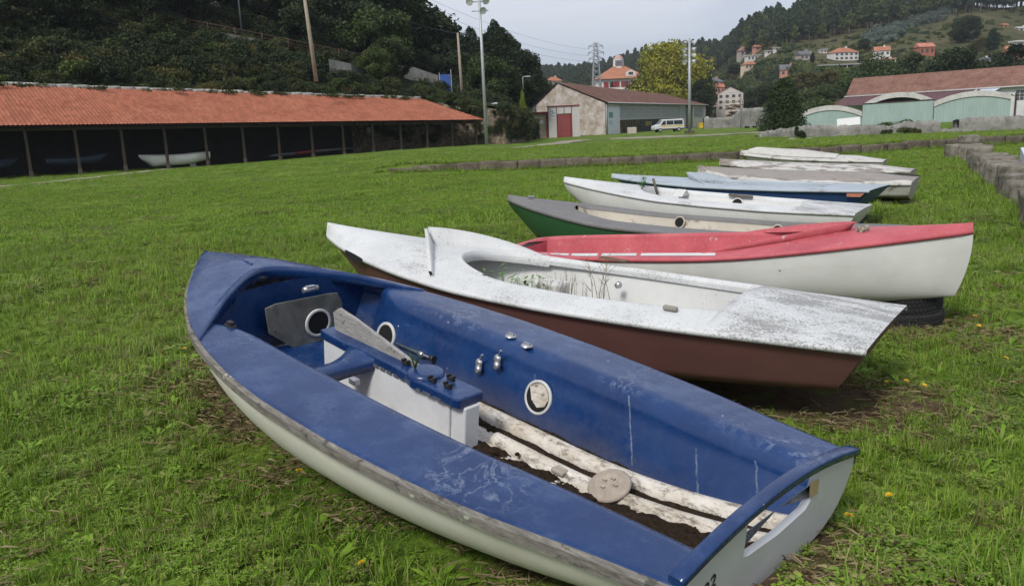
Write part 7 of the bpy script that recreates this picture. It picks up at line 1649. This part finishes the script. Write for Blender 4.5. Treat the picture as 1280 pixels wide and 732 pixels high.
# houses in the valley
house(912, 138, 30, 20, 14, simple('house_pale_pink', (.52, .46, .44), .85, .1, .4), HR, 'pale gabled house with orange roof behind the timber rack', -.15, 8, 'front', (4, 3), Y=225); house(893, 108, 17, 5, 12, PINKW, SLATE, 'red and white house with grey roof behind the gabled one', .2, 5, 'hip', (4, 1), Y=290); house(897, 118, 14, 8, 9, PINKW, HR, 'orange roofed wing left of the gabled house', .1, 4, 'gable', (3, 1), Y=275)
house(692, 108, 17, 6, 12, simple('house_beige', (.42, .38, .32), .85, .12, .4), HR, 'beige house with orange roof peeping over the hall gable', .3, 5, 'hip', (3, 1), Y=232)
HOUSES += [(1047, 86, 58), (912, 138, 30)]
HB = proto_collection('hill_bush_kinds', co_s); pts, ix, sc_ = [], [], []
for _ in range(3600):
    u = random.uniform(860, 1330); vlo = np.interp(u, [860, 930, 1000, 1060, 1300], [150, 150, 130, 112, 90]); vhi = pine_low(u) - 1; v = lerp(vlo, vhi, random.random()); 
    open_ = np.interp(v, [40, 75, 100], [.82, .55, .12]) if u > 1000 else np.interp(v, [60, 85, 110], [.5, .15, .05])
    if random.random() < open_: continue
    if any(abs(u - hu) < hw * .5 + 3 and -3 < v - hv < 9 for hu, hv, hw in HOUSES): continue
    p = hill_hit(u, v); pts.append(p - np.array([0, 0, .5])); ix.append(random.choices((0, 1, 2, 3), (.4, .22, .28, .10 if v > 80 else .2))[0]); sc_.append(random.uniform(.35, 1.0) if v > 84 or u < 980 else random.uniform(.16, .6))
scatter('hill_scrub', pts, RNG.uniform(0, 6.28, len(pts)), sc_, ix, HB)
# prototypes that found no place
for e, used in TREES.values():
    if not used:
        for k in children(e): bpy.data.objects.remove(k)
        bpy.data.objects.remove(e)
# ================================================================== sky, sun, camera, render settings
W = bpy.data.worlds.new('World'); SC.world = W; W.use_nodes = True; nt = W.node_tree
bg = nt.nodes['Background']; N = nt.nodes.new; L = nt.links.new
SUN_EL, SUN_AZ = math.radians(47), math.radians(212)      # azimuth clockwise from +Y
sky = N('ShaderNodeTexSky'); sky.sky_type = 'NISHITA'; sky.sun_disc = False; sky.sun_elevation = SUN_EL; sky.sun_rotation = SUN_AZ; sky.air_density = 1.0; sky.dust_density = 2.0
tc = N('ShaderNodeTexCoord'); mp = N('ShaderNodeMapping'); mp.inputs['Scale'].default_value = (1, 1.3, 4.5); L(tc.outputs['Generated'], mp.inputs['Vector'])
n1 = N('ShaderNodeTexNoise'); n1.inputs['Scale'].default_value = 2.2; n1.inputs['Detail'].default_value = 6; n1.inputs['Roughness'].default_value = .55; n1.inputs['Distortion'].default_value = .6; L(mp.outputs[0], n1.inputs['Vector'])
r1 = N('ShaderNodeValToRGB'); r1.color_ramp.elements[0].position = .3; r1.color_ramp.elements[0].color = (4.7, 5.15, 6.35, 1); r1.color_ramp.elements[1].position = .7; r1.color_ramp.elements[1].color = (6.9, 7.1, 7.75, 1); L(n1.outputs['Fac'], r1.inputs[0])
sx = N('ShaderNodeSeparateXYZ'); L(tc.outputs['Generated'], sx.inputs[0])
# overcast deck, thinner towards the horizon where the blue shows
cv = N('ShaderNodeMapRange'); cv.inputs['From Min'].default_value = .03; cv.inputs['From Max'].default_value = .16; cv.inputs['To Min'].default_value = .55; cv.inputs['To Max'].default_value = .96; L(sx.outputs[2], cv.inputs['Value'])
mx = N('ShaderNodeMix'); mx.data_type = 'RGBA'; L(cv.outputs[0], mx.inputs[0]); L(sky.outputs[0], mx.inputs[6]); L(r1.outputs[0], mx.inputs[7])
L(mx.outputs[2], bg.inputs['Color']); bg.inputs['Strength'].default_value = .088
sl = bpy.data.lights.new('sun', 'SUN'); sl.energy = 2.4; sl.angle = math.radians(14); sl.color = (1, .965, .9)
so_ = bpy.data.objects.new('sun', sl); COL.objects.link(so_)
sd = Vector((math.sin(SUN_AZ) * math.cos(SUN_EL), math.cos(SUN_AZ) * math.cos(SUN_EL), math.sin(SUN_EL))); so_.rotation_euler = sd.to_track_quat('Z', 'Y').to_euler(); so_.location = (0, -10, 40)
hz = MB(); hz.bbox((-2250, -2250, -6), (2250, 2250, 175)); ho = hz.build('haze', [], fixn=False); tag(ho, kind='stuff')
hm = bpy.data.materials.new('haze'); hm.use_nodes = True; hn = hm.node_tree; hn.nodes.remove(hn.nodes['Principled BSDF']); pv = hn.nodes.new('ShaderNodeVolumePrincipled'); pv.inputs['Color'].default_value = (.80, .86, .95, 1); pv.inputs['Density'].default_value = HAZE; pv.inputs['Anisotropy'].default_value = .2; hn.links.new(pv.outputs[0], hn.nodes['Material Output'].inputs['Volume']); ho.data.materials.append(hm)
cam = bpy.data.cameras.new('camera'); co_ = bpy.data.objects.new('camera', cam); COL.objects.link(co_)
cam.sensor_width = 36; cam.lens = 36 * F / 1280; cam.clip_start = .05; cam.clip_end = 6000
co_.matrix_world = Matrix(((_rt[0], _up[0], -_fw[0], 0), (_rt[1], _up[1], -_fw[1], 0), (_rt[2], _up[2], -_fw[2], H), (0, 0, 0, 1)))
SC.camera = co_
SC.view_settings.view_transform = 'Standard'; SC.view_settings.look = 'None'; SC.view_settings.gamma = 1; SC.view_settings.exposure = EXPOSURE
SC.render.engine = 'CYCLES'; SC.cycles.use_denoising = True; SC.cycles.denoiser = 'OPENIMAGEDENOISE'
SC.cycles.volume_bounces = 0; SC.cycles.max_bounces = 6; SC.cycles.diffuse_bounces = 3; SC.cycles.glossy_bounces = 3; SC.cycles.transmission_bounces = 4; SC.cycles.transparent_max_bounces = 6
SC.cycles.use_adaptive_sampling = True; SC.cycles.adaptive_threshold = .02; SC.cycles.caustics_reflective = False; SC.cycles.caustics_refractive = False
SC.render.film_transparent = False
